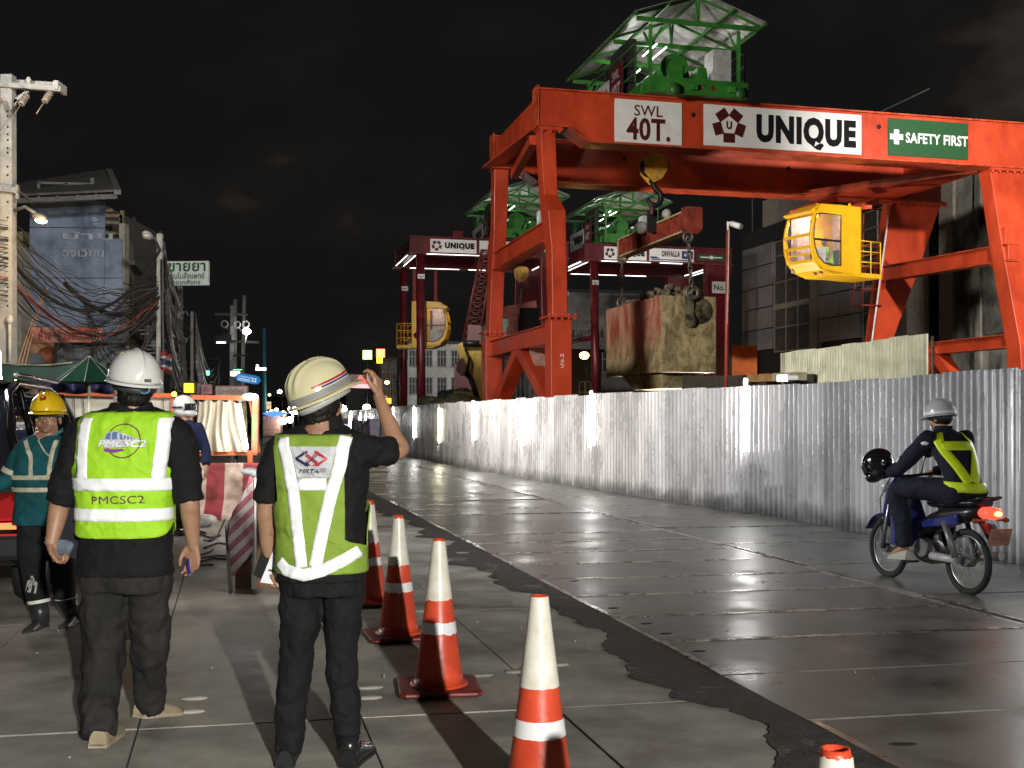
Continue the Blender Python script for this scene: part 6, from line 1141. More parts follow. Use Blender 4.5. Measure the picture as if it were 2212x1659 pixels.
# ================================================================ PEOPLE
skin = M('skin', (.36, .205, .13), .5, var=.18, scale=9, dark=(.28, .15, .09)); skin.node_tree.nodes['Principled BSDF'].inputs['Subsurface Weight'].default_value = .08
skin_f = M('skin_face', (.34, .185, .12), .42, var=.2, scale=14, dark=(.24, .12, .075))
hairm = M('hair', (.010, .008, .007), .6, var=.4, scale=40, bump=.35, bscale=120, stretch=(1, 1, .2), spec=.3)
def cloth(name, col, rough=.85, var=.25, bscale=7, bump=.8): return M(name, col, rough, var=var, scale=3, bump=bump, bscale=bscale, spec=.3, bdet=2, bdist=.05)
blackc = cloth('cloth_black', (.0068, .0068, .0075)); blackt = cloth('trousers_black', (.0075, .0078, .0088), bscale=9); greyt = M('trousers_charcoal', (.034, .031, .029), .85, var=.6, scale=1.6, dark=(.008, .008, .0085), bump=.9, bscale=6, spec=.25, bdet=2, bdist=.06, stretch=(1, 1, .7))
navy = cloth('cloth_navy', (.010, .012, .028)); tealc = cloth('cloth_teal', (.006, .085, .10), var=.35)
def limb(g, pts, rs, n=16):
    g.tube(pts, 0, n, rs=rs)
    for p, r in ((pts[0], rs[0]), (pts[-1], rs[-1])): g.ball(p, r, 14, 10)
    return g
def smooth_pts(pts, rs, m=6):
    """Catmull-Rom through the joints so that sleeves and legs bend softly"""
    P = [Vector(p) for p in pts]; Q = []; S = []; n = len(P)
    for i in range(n-1):
        a, b_, c_, d = P[max(i-1, 0)], P[i], P[i+1], P[min(i+2, n-1)]
        for k in range(m):
            t = k/m; Q.append(.5*((2*b_)+(c_-a)*t+(2*a-5*b_+4*c_-d)*t*t+(3*b_-a-3*c_+d)*t**3)); tt = t*t*(3-2*t); S.append(rs[i]*(1-tt)+rs[i+1]*tt)
    Q.append(P[-1]); S.append(rs[-1]); return Q, S
def organic(g, name, mat, parent, vox=.007, sm=4, disp=None):
    o = g.build(name, mat, parent); md = o.modifiers.new('Remesh', 'REMESH'); md.mode = 'VOXEL'; md.voxel_size = vox; md.use_smooth_shade = True
    s_ = o.modifiers.new('Smooth', 'SMOOTH'); s_.factor = .5; s_.iterations = sm
    if disp:
        tx = bpy.data.textures.new(name+'_folds', 'CLOUDS'); tx.noise_scale = disp[1]; tx.noise_depth = 2
        d = o.modifiers.new('Folds', 'DISPLACE'); d.texture = tx; d.strength = disp[0]; d.mid_level = .5; d.texture_coords = 'LOCAL'
    return o
def hand(g, w, d, n, s, curl=.3, k=1.0, spread=.0, thumb=.9, fl=(.068, .078, .072, .056)):
    """w wrist, d towards the fingers, n palm normal, s towards the thumb side"""
    d, n = Vector(d).normalized(), Vector(n); n = (n-d*n.dot(d)).normalized(); s = Vector(s); s = (s-d*s.dot(d)-n*s.dot(n)).normalized()
    limb(g, [w-d*.02, w+d*.02], [.024*k, .023*k], 12)
    for i, o_ in enumerate((.027, .009, -.009, -.026)):
        b0 = w+s*(o_*.6*k)+d*.015*k; b1 = w+d*(.088-.004*abs(i-1))*k+s*(o_*k); g.tube([b0, b1], 0, 10, rs=[.015*k, .0125*k]); g.ball(b1, .012*k); g.ball(b0, .015*k)
        p = b1; a = 0; L = fl[i]*k; dirn = (d+s*(spread*(1.5-i))).normalized()
        for j, (f_, r0, r1) in enumerate(((.45, .0095, .0088), (.32, .0088, .0080), (.25, .0080, .0068))):
            a += curl*(1+.35*j+.12*i); v = dirn*math.cos(a)+n*math.sin(a); q = p+v*L*f_*1.05; limb(g, [p, q], [r0*k, r1*k], 10); p = q
    g.ball(w+d*.045*k+n*.008*k, (.03*k, .03*k, .03*k)) if False else None
    t0 = w+d*.022*k+s*.026*k; t1 = t0+(d*.75+s*.62*thumb+n*.25)*.036*k; t2 = t1+(d*.9+s*.30*thumb+n*.35)*.032*k; t3 = t2+(d*.95+n*.35*(curl > .5)+s*.05)*.026*k
    limb(g, [t0, t1], [.015*k, .012*k], 10); limb(g, [t1, t2], [.012*k, .0098*k], 10); limb(g, [t2, t3], [.0098*k, .008*k], 10)
def rotm(yaw, pitch=0, roll=0): return (Matrix.Rotation(yaw, 3, 'Z') @ Matrix.Rotation(pitch, 3, 'X') @ Matrix.Rotation(roll, 3, 'Y'))
def head(g, c, m, k=1.0, neck=None, face=True):
    """head facing local +y; c is the centre between the ears"""
    T = lambda x, y, z: c+m @ Vector((x*k, y*k, z*k))
    g.ball(T(0, -.008, .035), (.076*k, .096*k, .088*k), 20, 14, m); g.ball(T(0, .028, -.015), (.066*k, .070*k, .085*k), 18, 12, m); g.ball(T(0, .048, -.062), (.046*k, .046*k, .042*k), 16, 10, m); g.ball(T(0, .082, -.090), (.020*k, .016*k, .014*k), 10, 8, m)
    for s_ in (-1, 1):
        g.ball(T(.080*s_, -.006, -.008), (.010*k, .021*k, .031*k), 10, 8, m); g.ball(T(.042*s_, .066, -.035), (.024*k, .022*k, .026*k), 10, 8, m); g.ball(T(.05*s_, .02, -.06), (.022*k, .03*k, .026*k), 10, 8, m)
    if face:
        limb(g, [T(0, .096, .018), T(0, .112, -.022)], [.008*k, .0135*k], 10); g.ball(T(.012, .106, -.024), .009*k, 8, 6); g.ball(T(-.012, .106, -.024), .009*k, 8, 6)
        for s_ in (-1, 1): g.ball(T(.03*s_, .086, .026), (.022*k, .012*k, .007*k), 10, 6, m)
        g.ball(T(0, .098, -.052), (.024*k, .010*k, .006*k), 10, 6, m); g.ball(T(0, .096, -.063), (.020*k, .010*k, .006*k), 10, 6, m)
    if neck: limb(g, neck, [.060*k, .066*k, .085*k][:len(neck)], 16)
    return T
def helmet(par, c, m, mat, k=1.0, brim=.052, ridges=3, band=None, stripes_=None, sus=True, name='helmet'):
    """hard hat; c is the centre of its rim plane, local +y is the front"""
    a, b_, h = .124*k, .150*k, .150*k
    def P(az, el, off=0):
        ce = max(math.cos(el), 0)**.92; x = math.sin(az)*ce*(a+off); y = math.cos(az)*ce*(b_+off); z = (math.sin(el)**.96 if el > 0 else 0)*(h+off)
        if ridges:
            r = sum(math.exp(-((x-xi*k)/(.009*k))**2) for xi in ((-.042, 0, .042) if ridges == 3 else (0,)))
            fade = min(1, max(0, (z-.035*k)/(.05*k))); z += .008*k*r*fade; y += .006*k*r*fade*(1 if y > 0 else -1)*min(1, abs(y)/(.05*k))
        return c+m @ Vector((x, y, z))
    g = B(); g.grid(lambda u, v: P(u*2*PI, v*PI/2*.999), 96, 26, closeu=True)
    g.grid(lambda u, v: (lambda az: c+m @ Vector((math.sin(az)*(a+(.010+.004*max(0, math.cos(az)))*v*k), math.cos(az)*(b_+(.012+brim*max(0, math.cos(az))**1.6)*v) if True else 0, -.003*k-(.012+.010*max(0, math.cos(az))**2)*v*k)))(u*2*PI), 96, 5, closeu=True)
    o = g.build(name, mat, par, solid=.003)
    if band:
        g = B(); g.grid(lambda u, v: P(-PI+.0+u*2*PI, .02+v*.17, .0035*k), 80, 4, closeu=True); g.build('goggle_strap', band, o)
    for (el0, el1, az0, az1, m_) in stripes_ or ():
        g = B(); g.grid(lambda u, v: P(az0+(az1-az0)*u, el0+(el1-el0)*(v+0*u)+.0, .0022*k), 40, 3); g.build('stripe', m_, o)
    if sus:
        g = B(); g.grid(lambda u, v: c+m @ Vector((math.sin(u*2*PI)*(a*.88)*k, math.cos(u*2*PI)*(b_*.86)*k, -.038*k+v*.034*k-.012*max(0, -math.cos(u*2*PI)))), 40, 3, closeu=True); g.build('headband', M('headband', (.03, .035, .04), .5, var=0) if sus is True else sus, o, solid=.003)
    return o, P
class Torso:
    """cross sections of a torso, back towards -y before the turn"""
    def __init__(s, c, rows, yaw=0, n=2.5): s.c, s.rows, s.n, s.m = Vector(c), rows, n, Matrix.Rotation(yaw, 3, 'Z')
    def at(s, z):
        r = s.rows
        if z >= r[0][0]: return r[0][1:]
        for p, q in zip(r, r[1:]):
            if z >= q[0]:
                k = (p[0]-z)/(p[0]-q[0]); return tuple(u*(1-k)+v*k for u, v in zip(p[1:], q[1:]))
        return r[-1][1:]
    def fold(s, x, z): return noise.noise(Vector((x*7, z*5, s.c.x*3)))*.008+noise.noise(Vector((x*17+z*9, z*11, s.c.x)))*.004-max(0, .16-abs(noise.noise(Vector((x*6-z*5, z*4+x*3, s.c.x*5)))))*.05-max(0, .10-abs(noise.noise(Vector((x*9+z*7, z*8, 7+s.c.x)))))*.05
    def back(s, x, z, off=0, sx=0):
        a, b_, dx, dy = s.at(z); a += off; b_ += off; q = min(.9995, abs(x-0)/a); y = -b_*(1-q**s.n)**(1/s.n); w = s.fold(x, z)
        return s.c+s.m @ Vector((x+dx, y+dy+w, z-s.c.z))
    def ang(s, ph, z, off=0):
        a, b_, dx, dy = s.at(z); a += off; b_ += off; cx, sy = math.cos(ph), math.sin(ph); x = a*math.copysign(abs(cx)**(2/s.n), cx); y = -b_*math.copysign(abs(sy)**(2/s.n), sy)
        w = s.fold(x, z)*(1 if sy > 0 else .6); return s.c+s.m @ Vector((x+dx, y+dy+w, z-s.c.z))
    def solid(s, g, zs, n=36, off=0):
        g.loft([[s.ang(-2*PI*i/n, z, off) for i in range(n)] for z in zs]); return g
def frange(a, b_, n): return [a+(b_-a)*i/(n-1) for i in range(n)]
def strip(T, pts, w, off, mat, par, name='reflective_tape', m=14):
    """tape that follows (x, z) points over the back surface"""
    P = [Vector((x, z)) for x, z in pts]; g = B(); L = []
    for a, c_ in zip(P, P[1:]):
        for k in range(m): L.append(a.lerp(c_, k/m))
    L.append(P[-1]); rows = []
    for i, p in enumerate(L):
        d = (L[min(i+1, len(L)-1)]-L[max(i-1, 0)]).normalized(); nn = Vector((-d.y, d.x)); rows.append([g.b.verts.new(T.back(p.x+nn.x*w*q, p.y+nn.y*w*q, off)) for q in (-.5, -.25, 0, .25, .5)])
    for a, c_ in zip(rows, rows[1:]):
        for k in range(4): g.face([a[k], a[k+1], c_[k+1], c_[k]], True)
    return g.build(name, mat, par, solid=.002)
def hband(T, z0, z1, off, mat, par, ph=(-.35, PI+.35), zf=None, n=60, name='reflective_tape'):
    g = B(); g.grid(lambda u, v: T.ang(ph[0]+(ph[1]-ph[0])*u, (z0+(z1-z0)*v)+(zf(u) if zf else 0), off), n, 5); return g.build(name, mat, par, solid=.002)
tape = M('reflective', (.92, .94, .96), .38, var=.04, scale=14, bump=.25, bscale=26, spec=.8); piping = M('piping_lime', (.35, .75, .05), .6)
lime = cloth('vest_lime', (.36, .68, .025), .7, var=.08, bscale=11, bump=.5); olive = cloth('vest_green', (.23, .35, .045), .75, var=.10, bscale=9, bump=.4)
wine = M('print_wine', (.09, .012, .05), .6, var=0)

# ---------------------------------------------------------------- man in the lime vest
YA = 5.3; ka = F/YA; A = lambda x, y, d=0: W(x, y, YA+d)
za = lambda y: CAMZ-(y-HY)/ka
p1 = thing('person', 'walking man seen from behind in a bright lime reflective vest, white helmet and black clothes', 'person', (A(272, 1600).x, YA, 0))
xc = A(272, 1000).x
TA = Torso((xc, YA, 0), [(1.565, .085, .05, .03, .03), (1.545, .150, .065, .03, .02), (1.52, .195, .085, .018, .0), (1.48, .225, .110, .012, .0), (1.40, .235, .125, .01, .0), (1.25, .226, .135, .0, .0), (1.10, .212, .130, .0, .0), (.98, .212, .135, .0, 0), (.85, .215, .140, .0, 0), (.775, .218, .140, .0, 0)])
g = B(); mh = rotm(R(28), R(8)); hc = A(289, 838, .0)
head(g, hc, mh, 1.02, [hc-Uz*.04, hc-Uz*.10])
sL, eL, wL = A(176, 950), A(132, 1078, .02), A(112, 1172, -.05); sR, eR, wR = A(385, 950), A(408, 1075, .0), A(417, 1172, .05)
for s_, e_, w_ in ((sL, eL, wL), (sR, eR, wR)): Q, S = smooth_pts([s_, e_, e_.lerp(w_, .35), w_], [.055, .046, .045, .030]); limb(g, Q, S)
TA.solid(g, frange(1.50, .85, 8), off=-.03)
limb(g, [A(228, 1255), A(222, 1430, .03), A(213, 1590, -.12)], [.07, .05, .035]); limb(g, [A(318, 1255, .02), A(324, 1410, .14), A(326, 1500, .23), A(322, 1530, .26)], [.07, .05, .035, .03])
hand(g, wL, (.45, -.1, -1), (.8, -.2, .3), (.1, -1, 0), .75, .98); hand(g, wR, (.0, .05, -1), (-.25, -1, 0), (-1, .2, 0), .32, 1.02, spread=.10)
organic(g, 'body', skin, p1, .0045, 2)
g = B(); TA.solid(g, frange(1.56, .775, 26))
for s_, e_, x1, x2 in ((sL, eL, 132, 1), (sR, eR, 408, 1)):
    top = A(195 if s_ is sL else 366, 932); Q, S = smooth_pts([top, s_, (s_+e_)/2, e_+Vector((0, 0, -.02))], [.078, .082, .078, .072]); g.tube(Q, 0, 20, rs=S); g.ball(Q[0], S[0]); 
organic(g, 'shirt', blackc, p1, .007, 3, (.028, .085))
g = B(); nb = A(281, 881)
g.grid(lambda u, v: Vector((nb.x+math.cos(u*2*PI)*(.122-.030*v), YA+.015+math.sin(u*2*PI)*(.092-.018*v), 1.513+.062*v+.006*math.sin(u*2*PI))), 40, 5, closeu=True); g.build('collar', blackc, p1, solid=.006)
# trousers, mid stride
g = B(); rings = []
for z, a, b_ in ((.86, .195, .125), (.78, .205, .135), (.70, .205, .135)): rings.append([Vector((xc+a*math.copysign(abs(math.cos(t))**.8, math.cos(t)), YA+b_*math.sin(t), z)) for t in [2*PI*i/28 for i in range(28)]])
g.loft(rings)
lg = [([A(228, 1255, 0), A(226, 1330, .02), A(222, 1430, .03), A(214, 1520, -.05), A(213, 1588, -.12)], [.112, .108, .098, .088, .085]), ([A(322, 1255, .02), A(322, 1330, .07), A(324, 1410, .14), A(325, 1480, .22), A(327, 1533, .26)], [.105, .098, .086, .076, .073])]
for P_, S_ in lg: Q, S = smooth_pts(P_, S_); g.tube(Q, 0, 22, rs=S); g.ball(Q[0], S[0])
organic(g, 'trousers', greyt, p1, .008, 3, (.045, .11))
shoe_c = M('shoe_tan', (.40, .33, .22), .7, var=.25)
def shoe(par, heel, d, mat, k=1.0, lift=0, sole=None, name='shoe'):
    d = Vector(d); dz = d.z; d = Vector((d.x, d.y, 0)).normalized(); s_ = Vector((d.y, -d.x, 0)); g = B(); prof = [(0, .034, .062), (.03, .038, .075), (.10, .038, .072), (.17, .044, .05), (.23, .042, .036), (.265, .028, .026)]
    rings = []
    for x, w, h in prof:
        c_ = heel+d*x*k+Uz*(lift*(1-x/.265)); rings.append([c_+s_*(w*k*math.cos(t))+Uz*(max(0, math.sin(t))*h*k if math.sin(t) > 0 else math.sin(t)*.004)+Uz*.012 for t in [2*PI*i/20 for i in range(20)]])
    g.loft(rings); o = g.build(name, mat, par); g = B(); g.loft([[heel+d*x*k+Uz*(lift*(1-x/.265))+s_*(w*k*1.06*a)+Uz*z for a, z in ((-1, 0), (1, 0), (1, .018), (-1, .018))] for x, w, h in prof], smooth=False); g.build('sole', sole or mat, o); return o
soleb = M('sole_black', (.02, .02, .02), .7); shoe(p1, A(210, 1620, -.17)*Vector((1, 1, 0)), (-.05, 1, 0), shoe_c, 1.15, .01, M('sole_tan', (.46, .40, .28), .7)); shoe(p1, Vector((A(312, 1560, .28).x, YA+.20, .0)), (.40, .9, 0), shoe_c, 1.1, .05, MATS['sole_tan'])
# vest
def vest(T, par, mat, z0, z1, arm_z, xmax, off=.012, hem=None, name='vest', xr=None, arm_r=None):
    g = B(); nz_, nu = 54, 64
    def fn(u, v, sgn):
        z = z0+(z1-z0)*v
        if hem: z = max(z, hem(u)) if v == 0 else z+max(0, hem(u)-z0)*(1-v)**6
        k = min(1, max(0, (z-arm_z)/.05)); x_ = xmax(z)
        a, b_, dx, dy = T.at(z); full = 0.0
        xf = min(.9999, x_/(a+off)); phx = math.acos(min(1, xf**(T.n/2)))          # angle whose x equals xmax
        ph0 = full*(1-k)+phx*k; ph1 = ph0
        if xr and sgn > 0: k1 = min(1, max(0, (z-arm_r)/.03)); ph1 = math.acos(min(1, min(.9999, xr(z)/(a+off))**(T.n/2)))*k1
        ph = ph1+(PI-ph0-ph1)*u
        return T.ang(ph if sgn > 0 else -ph, z, off)
    g.grid(lambda u, v: fn(u, v, 1), nu, nz_); g.grid(lambda u, v: fn(u, v, -1), nu, nz_)
    o = g.build(name, mat, par, fix=False, solid=.004); return o
zt_ = 1.535
va = vest(TA, p1, lime, za(1157), zt_, 1.24, lambda z: .215-.010*math.sin(max(0, min(1, (z-1.2)/.33))*PI), hem=lambda u: za(1157)+.07*abs(2*u-1)**5)
lx = lambda x: (x-272)/ka
hband(TA, za(1057), za(1030), .0165, tape, va, (0.02, PI-.02)); hband(TA, za(1121), za(1094), .0165, tape, va, (.02, PI-.02))
strip(TA, [(lx(198)-.0, za(1032)), (lx(195), za(990)), (lx(194), za(940)), (lx(197), za(902))], .060, .0165, tape, va); strip(TA, [(lx(358), za(1032)), (lx(361), za(990)), (lx(364), za(940)), (lx(362), za(902))], .056, .0165, tape, va)
def pmap(T, x0, z0, off, rot=0):
    def f(a, c_): return T.back(x0+a*math.cos(rot)-c_*math.sin(rot), z0+a*math.sin(rot)+c_*math.cos(rot), off)
    return f
def wrap(o_par, f): inv = wmat(o_par).inverted(); return lambda a, c_: inv @ f(a, c_)
txt('PMCSC2', (0, 0, 0), (1, 0, 0), Uz, .238, .036, wine, va, bold=.0, mapf=wrap(va, pmap(TA, lx(278), za(1075), .0205, .02)))
g = B(); cx_, cz_ = lx(285), za(951)
g.grid(lambda u, v: TA.back(cx_+math.cos(u*2*PI)*(.074+.005*v), cz_+math.sin(u*2*PI)*(.074+.005*v), .0190), 72, 2, closeu=True); ring_o = g.build('logo_ring', wine, va)
def patch(T, pts, off, mat, par, name):
    g = B(); vs = [g.b.verts.new(Vector((x, z, 0))) for x, z in pts]; f = g.face(vs); bmesh.ops.triangulate(g.b, faces=g.b.faces); bmesh.ops.subdivide_edges(g.b, edges=g.b.edges, cuts=8, use_grid_fill=True)
    for v in g.b.verts: v.co = T.back(v.co.x, v.co.y, off)
    return g.build(name, mat, par)
silver = M('print_silver', (.55, .56, .62), .4, var=.1); prb = M('print_blue', (.10, .17, .36), .5, var=0); prp = M('print_purple', (.22, .03, .26), .5, var=0)
pp = lambda *q: [(cx_+x/1000, cz_+z/1000) for x, z in q]
patch(TA, pp((-92, -20), (-88, 15), (-70, 40), (-30, 44), (60, 12), (76, 2), (72, -8), (-20, -30), (-80, -32)), .0215, silver, va, 'logo_train'); patch(TA, pp((-84, 8), (-72, 36), (-58, 40), (-56, 6)), .0232, prb, va, 'logo_window'); patch(TA, pp((-50, 6), (-50, 40), (-28, 40), (-26, 8)), .0232, prb, va, 'logo_window')
for i in range(5): patch(TA, pp((-12+i*15, 6+i*.5), (-12+i*15, 32-i*5), (-3+i*15, 30-i*5), (-3+i*15, 6+i*.5)), .0232, prb, va, 'logo_window')
patch(TA, pp((-86, -34), (-78, -48), (-40, -54), (10, -44), (0, -36), (-40, -38)), .0222, prp, va, 'logo_stripe')
txt('PMCSC2', (0, 0, 0), (1, 0, 0), Uz, .222, .036, silver, va, bold=.025, shear=.25, mapf=wrap(va, pmap(TA, cx_-.004, cz_-.012, .0255))); txt('PMCSC2', (0, 0, 0), (1, 0, 0), Uz, .214, .030, M('print_white', (.8, .8, .84), .5, var=0), va, bold=.0, shear=.25, mapf=wrap(va, pmap(TA, cx_-.004, cz_-.012, .0268)))
whh = M('helmet_white', (.70, .71, .68), .16, var=.06, coat=.3)
hl, hp = helmet(p1, A(291, 822, 0), rotm(R(32), R(9), R(3)), whh, .96, .045, 1)
g = B(); g.hexa([hp(az, el, o_) for el, o_ in ((.05, .001), (.05, .002), (.12, .002), (.12, .001)) for az in (PI-.55, PI-.2)][0:0] or [hp(PI-.05, .08, .002), hp(PI-.32, .08, .002), hp(PI-.32, .08, .006), hp(PI-.05, .08, .006), hp(PI-.05, .17, .002), hp(PI-.32, .17, .002), hp(PI-.32, .17, .006), hp(PI-.05, .17, .006)]); g.build('helmet_sticker', M('sticker_grey', (.16, .16, .18), .4, var=.5, scale=60), hl)
g = B(); g.ball(A(291, 842, -.0), (.083, .100, .062), 24, 16, mh); g.ball(A(289, 860, -.012), (.072, .082, .045), 20, 12, mh); hr = organic(g, 'hair', hairm, p1, .005, 1, (.012, .012))
g = B(); blu = M('strap_blue', (.12, .22, .34), .35, var=0)
for x0 in (277, 312): g.tube([A(x0+11*math.cos(t), 842+8*math.sin(t), -.098+abs(x0-292)*.0009) for t in frange(.6, 2*PI-.6, 14)][:: (1 if x0 == 277 else -1)] if x0 == 277 else [A(x0-11*math.cos(t), 842+8*math.sin(t), -.095) for t in frange(.6, 2*PI-.6, 14)], .004, 6)
g.build('goggle_frame', blu, p1)
pn = thing('pen', 'blue pen held between the fingers of the man in the lime vest', 'pen', A(407, 1215)); g = B(); g.tube([A(405, 1206, -.02), A(410, 1240, -.03)], .0055, 8); g.build('pen_barrel', M('pen_blue', (.02, .02, .25), .3, var=0), pn); g = B(); g.tube([A(410, 1240, -.03), A(410.5, 1243, -.031)], .003, 6); g.build('pen_tip', M('pen_tip', (.3, .3, .3), .3, var=0), pn)
fd = thing('document_folder', 'black document folder held under the left arm of the man in the lime vest', 'folder', A(140, 1150)); g = B(); fp = [(97, 1170), (152, 1092), (205, 1078), (212, 1190), (165, 1210), (104, 1184)]
g.prism([A(x, y, .03) for x, y in fp], Vector((0, .035, 0))); g.build('cover', M('folder_black', (.010, .011, .018), .5, var=.2), fd, bevel=.004); g = B(); g.bar(A(97, 1172, .025), A(152, 1093, .025), .006, .006); g.build('edge', M('folder_edge', (.4, .4, .4), .4), fd)
gl_ = thing('work_glove', 'folded blue grey glove in the left hand of the man in the lime vest', 'glove', A(132, 1185)); g = B(); g.prism([A(x, y, -.06) for x, y in ((112, 1185), (128, 1164), (152, 1170), (158, 1178), (146, 1204), (126, 1200))], Vector((0, .03, 0))); g.build('cloth', M('glove_blue', (.12, .16, .22), .8, var=.4, scale=20, bump=.6), gl_, bevel=.008)

# ---------------------------------------------------------------- man with the phone
YC = 4.95; kc = F/YC; D = lambda x, y, d=0: W(x, y, YC+d); zc = lambda y: CAMZ-(y-HY)/kc; xm = D(690, 1000).x; lc = lambda x: (x-690)/kc
p2 = thing('person', 'man seen from behind in a green mesh vest raising a phone, cream helmet', 'person', (xm, YC, 0))
TC = Torso((xm, YC, 0), [(1.475, .09, .05, .0, .05), (1.455, .14, .07, .0, .03), (1.43, .185, .09, .0, .01), (1.38, .20, .11, .0, .0), (1.28, .205, .125, .01, .0), (1.15, .198, .13, .012, .0), (1.0, .182, .125, .012, .0), (.88, .185, .13, .01, 0), (.80, .19, .135, .01, 0), (.74, .19, .135, .01, 0)])
g = B(); m2 = rotm(R(-52), R(24)); mh2 = rotm(R(-28), R(18)); hc = D(692, 872, .02); head(g, hc, mh2, .98, [hc-Uz*.04, D(693, 915, .0), Vector((xm, YC, 1.42))])
sR, eR, wR = D(778, 975, .0), D(862, 974, .10), D(818, 856, .22); sL, eL, wL = D(604, 985), D(575, 1095, .0), D(582, 1225, .06)
for s_, e_, w_ in ((sR, eR, wR), (sL, eL, wL)): Q, S = smooth_pts([s_, e_, e_.lerp(w_, .3), w_], [.05, .040, .040, .026]); limb(g, Q, S)
TC.solid(g, frange(1.40, .85, 8), off=-.03)
for x0 in (640, 745): limb(g, [D(x0, 1290), D(x0-6, 1460), D(x0-16 if x0 < 700 else x0+10, 1600)], [.065, .042, .028])
hand(g, wR, (-.12, .1, 1), (-1, .35, 0), (-.2, -1, .1), .42, .95, spread=.06, thumb=1.0); hand(g, wL, (.22, -.05, -1), (.9, .1, 0), (0, -1, 0), .85, .92)
organic(g, 'body', skin, p2, .0045, 2)
g = B(); TC.solid(g, frange(1.47, .80, 24))
Q, S = smooth_pts([D(752, 968), sR, D(828, 975, .05), D(848, 976, .08)], [.085, .080, .068, .062]); g.tube(Q, 0, 20, rs=S); g.ball(Q[0], S[0]); Q, S = smooth_pts([D(625, 968), sL, D(585, 1045), D(577, 1086)], [.078, .076, .066, .062]); g.tube(Q, 0, 20, rs=S); g.ball(Q[0], S[0])
organic(g, 'shirt', blackc, p2, .007, 3, (.028, .075))
g = B(); g.grid(lambda u, v: Vector((D(692, 930).x+math.cos(u*2*PI)*(.108-.030*v)+.006*v, YC+.02+math.sin(u*2*PI)*(.088-.02*v), 1.425+.095*v+.012*math.sin(u*2*PI))), 40, 5, closeu=True); g.build('collar', blackc, p2, solid=.006)
g = B(); rings = []
for z, a, b_ in ((.92, .182, .12), (.82, .185, .13), (.74, .185, .13)): rings.append([Vector((D(697, 1250).x+a*math.copysign(abs(math.cos(t))**.8, math.cos(t)), YC+b_*math.sin(t), z)) for t in [2*PI*i/28 for i in range(28)]])
g.loft(rings)
for P_, S_ in (([D(652, 1258), D(648, 1330), D(640, 1430), D(628, 1540, -.02), D(622, 1626, -.04)], [.098, .090, .074, .066, .058]), ([D(744, 1258), D(740, 1330), D(738, 1430), D(748, 1540), D(756, 1626)], [.094, .086, .070, .062, .056])): Q, S = smooth_pts(P_, S_); g.tube(Q, 0, 22, rs=S); g.ball(Q[0], S[0])
organic(g, 'trousers', blackt, p2, .007, 3, (.030, .075))
bl_ = M('boot_black', (.015, .015, .016), .22, var=0)
for x, dx in ((624, -.12), (757, .2)):
    o = shoe(p2, Vector((D(x, 1600).x, YC-.10, 0)), (dx, 1, 0), bl_, 1.1, .0, soleb); g = B(); g.tube([Vector((D(x, 1600).x, YC-.05, .04)), Vector((D(x, 1600).x, YC-.03, .13))], .045, 16, rs=[.046, .050]); g.build('shaft', bl_, o)
vc = vest(TC, p2, olive, zc(1232), zc(938), 1.10, lambda z: .178 if z < 1.12 else .172+.012*min(1, (z-1.12)/.2), off=.014, xr=lambda z: .118+.035*max(0, (z-1.28)/.16)**1.2, arm_r=zc(1178), hem=lambda u: zc(1246)+(.075*max(0, u*1.0-.35)**1.2+.02*(1-u)**3 if True else 0))
def belt(u): return .085*(max(0, .62-u)/.62)**1.3     # the belt rises to the right (u runs from right to left)
# belt tape rising to the right, V tapes, cross tape, white panel and emblem
bp_ = [(lc(608), zc(1206)), (lc(625), zc(1222)), (lc(665), zc(1232)), (lc(705), zc(1222)), (lc(745), zc(1203)), (lc(779), zc(1184))]
strip(TC, bp_, .052, .020, tape, vc); strip(TC, [(lc(621), zc(944)), (lc(630), zc(1000)), (lc(641), zc(1061)), (lc(650), zc(1140)), (lc(660), zc(1216))], .052, .020, tape, vc); strip(TC, [(lc(755), zc(941)), (lc(742), zc(1000)), (lc(722), zc(1060)), (lc(703), zc(1140)), (lc(689), zc(1215))], .054, .020, tape, vc)
strip(TC, [(lc(650), zc(1042)), (lc(712), zc(1042))], .052, .0185, tape, vc, m=6)
patch(TC, [(lc(637), zc(963)), (lc(737), zc(963)), (lc(718), zc(1028)), (lc(650), zc(1028))], .0215, M('panel_grey', (.50, .53, .54), .55, var=.06), vc, 'back_panel')
rd_, nv_ = M('logo_red', (.45, .02, .04), .5, var=0), M('logo_navy', (.015, .012, .06), .5, var=0); lo = (lc(684), zc(988))
def seg(pts, w, mat):
    g = B(); 
    for (xa, za_), (xb, zb_) in zip(pts, pts[1:]):
        d = Vector((xb-xa, zb_-za_)); L = d.length; d.normalize(); nn = Vector((-d.y, d.x)); n = 8; r = [[g.b.verts.new(TC.back(lo[0]+xa+d.x*L*i/n+nn.x*w*q, lo[1]+za_+d.y*L*i/n+nn.y*w*q, .0325 if mat is rd_ else .0335)) for q in (-.5, .5)] for i in range(n+1)]
        for a, c_ in zip(r, r[1:]): g.face([a[0], a[1], c_[1], c_[0]])
    g.build('logo_mark', mat, vc)
k_ = 1/kc
seg([(-8*k_, 15*k_), (-33*k_, 0), (-8*k_, -15*k_)], .010, nv_); seg([(8*k_, 15*k_), (33*k_, 0), (8*k_, -15*k_)], .010, rd_)
seg([(-16*k_, 15*k_), (12*k_, -7*k_), (2*k_, -15*k_)], .005, rd_); seg([(16*k_, 15*k_), (-12*k_, -7*k_), (-4*k_, -15*k_)], .005, rd_); seg([(-12*k_, 7*k_), (16*k_, -15*k_)], .005, rd_); seg([(12*k_, 7*k_), (-16*k_, -15*k_)], .005, nv_)
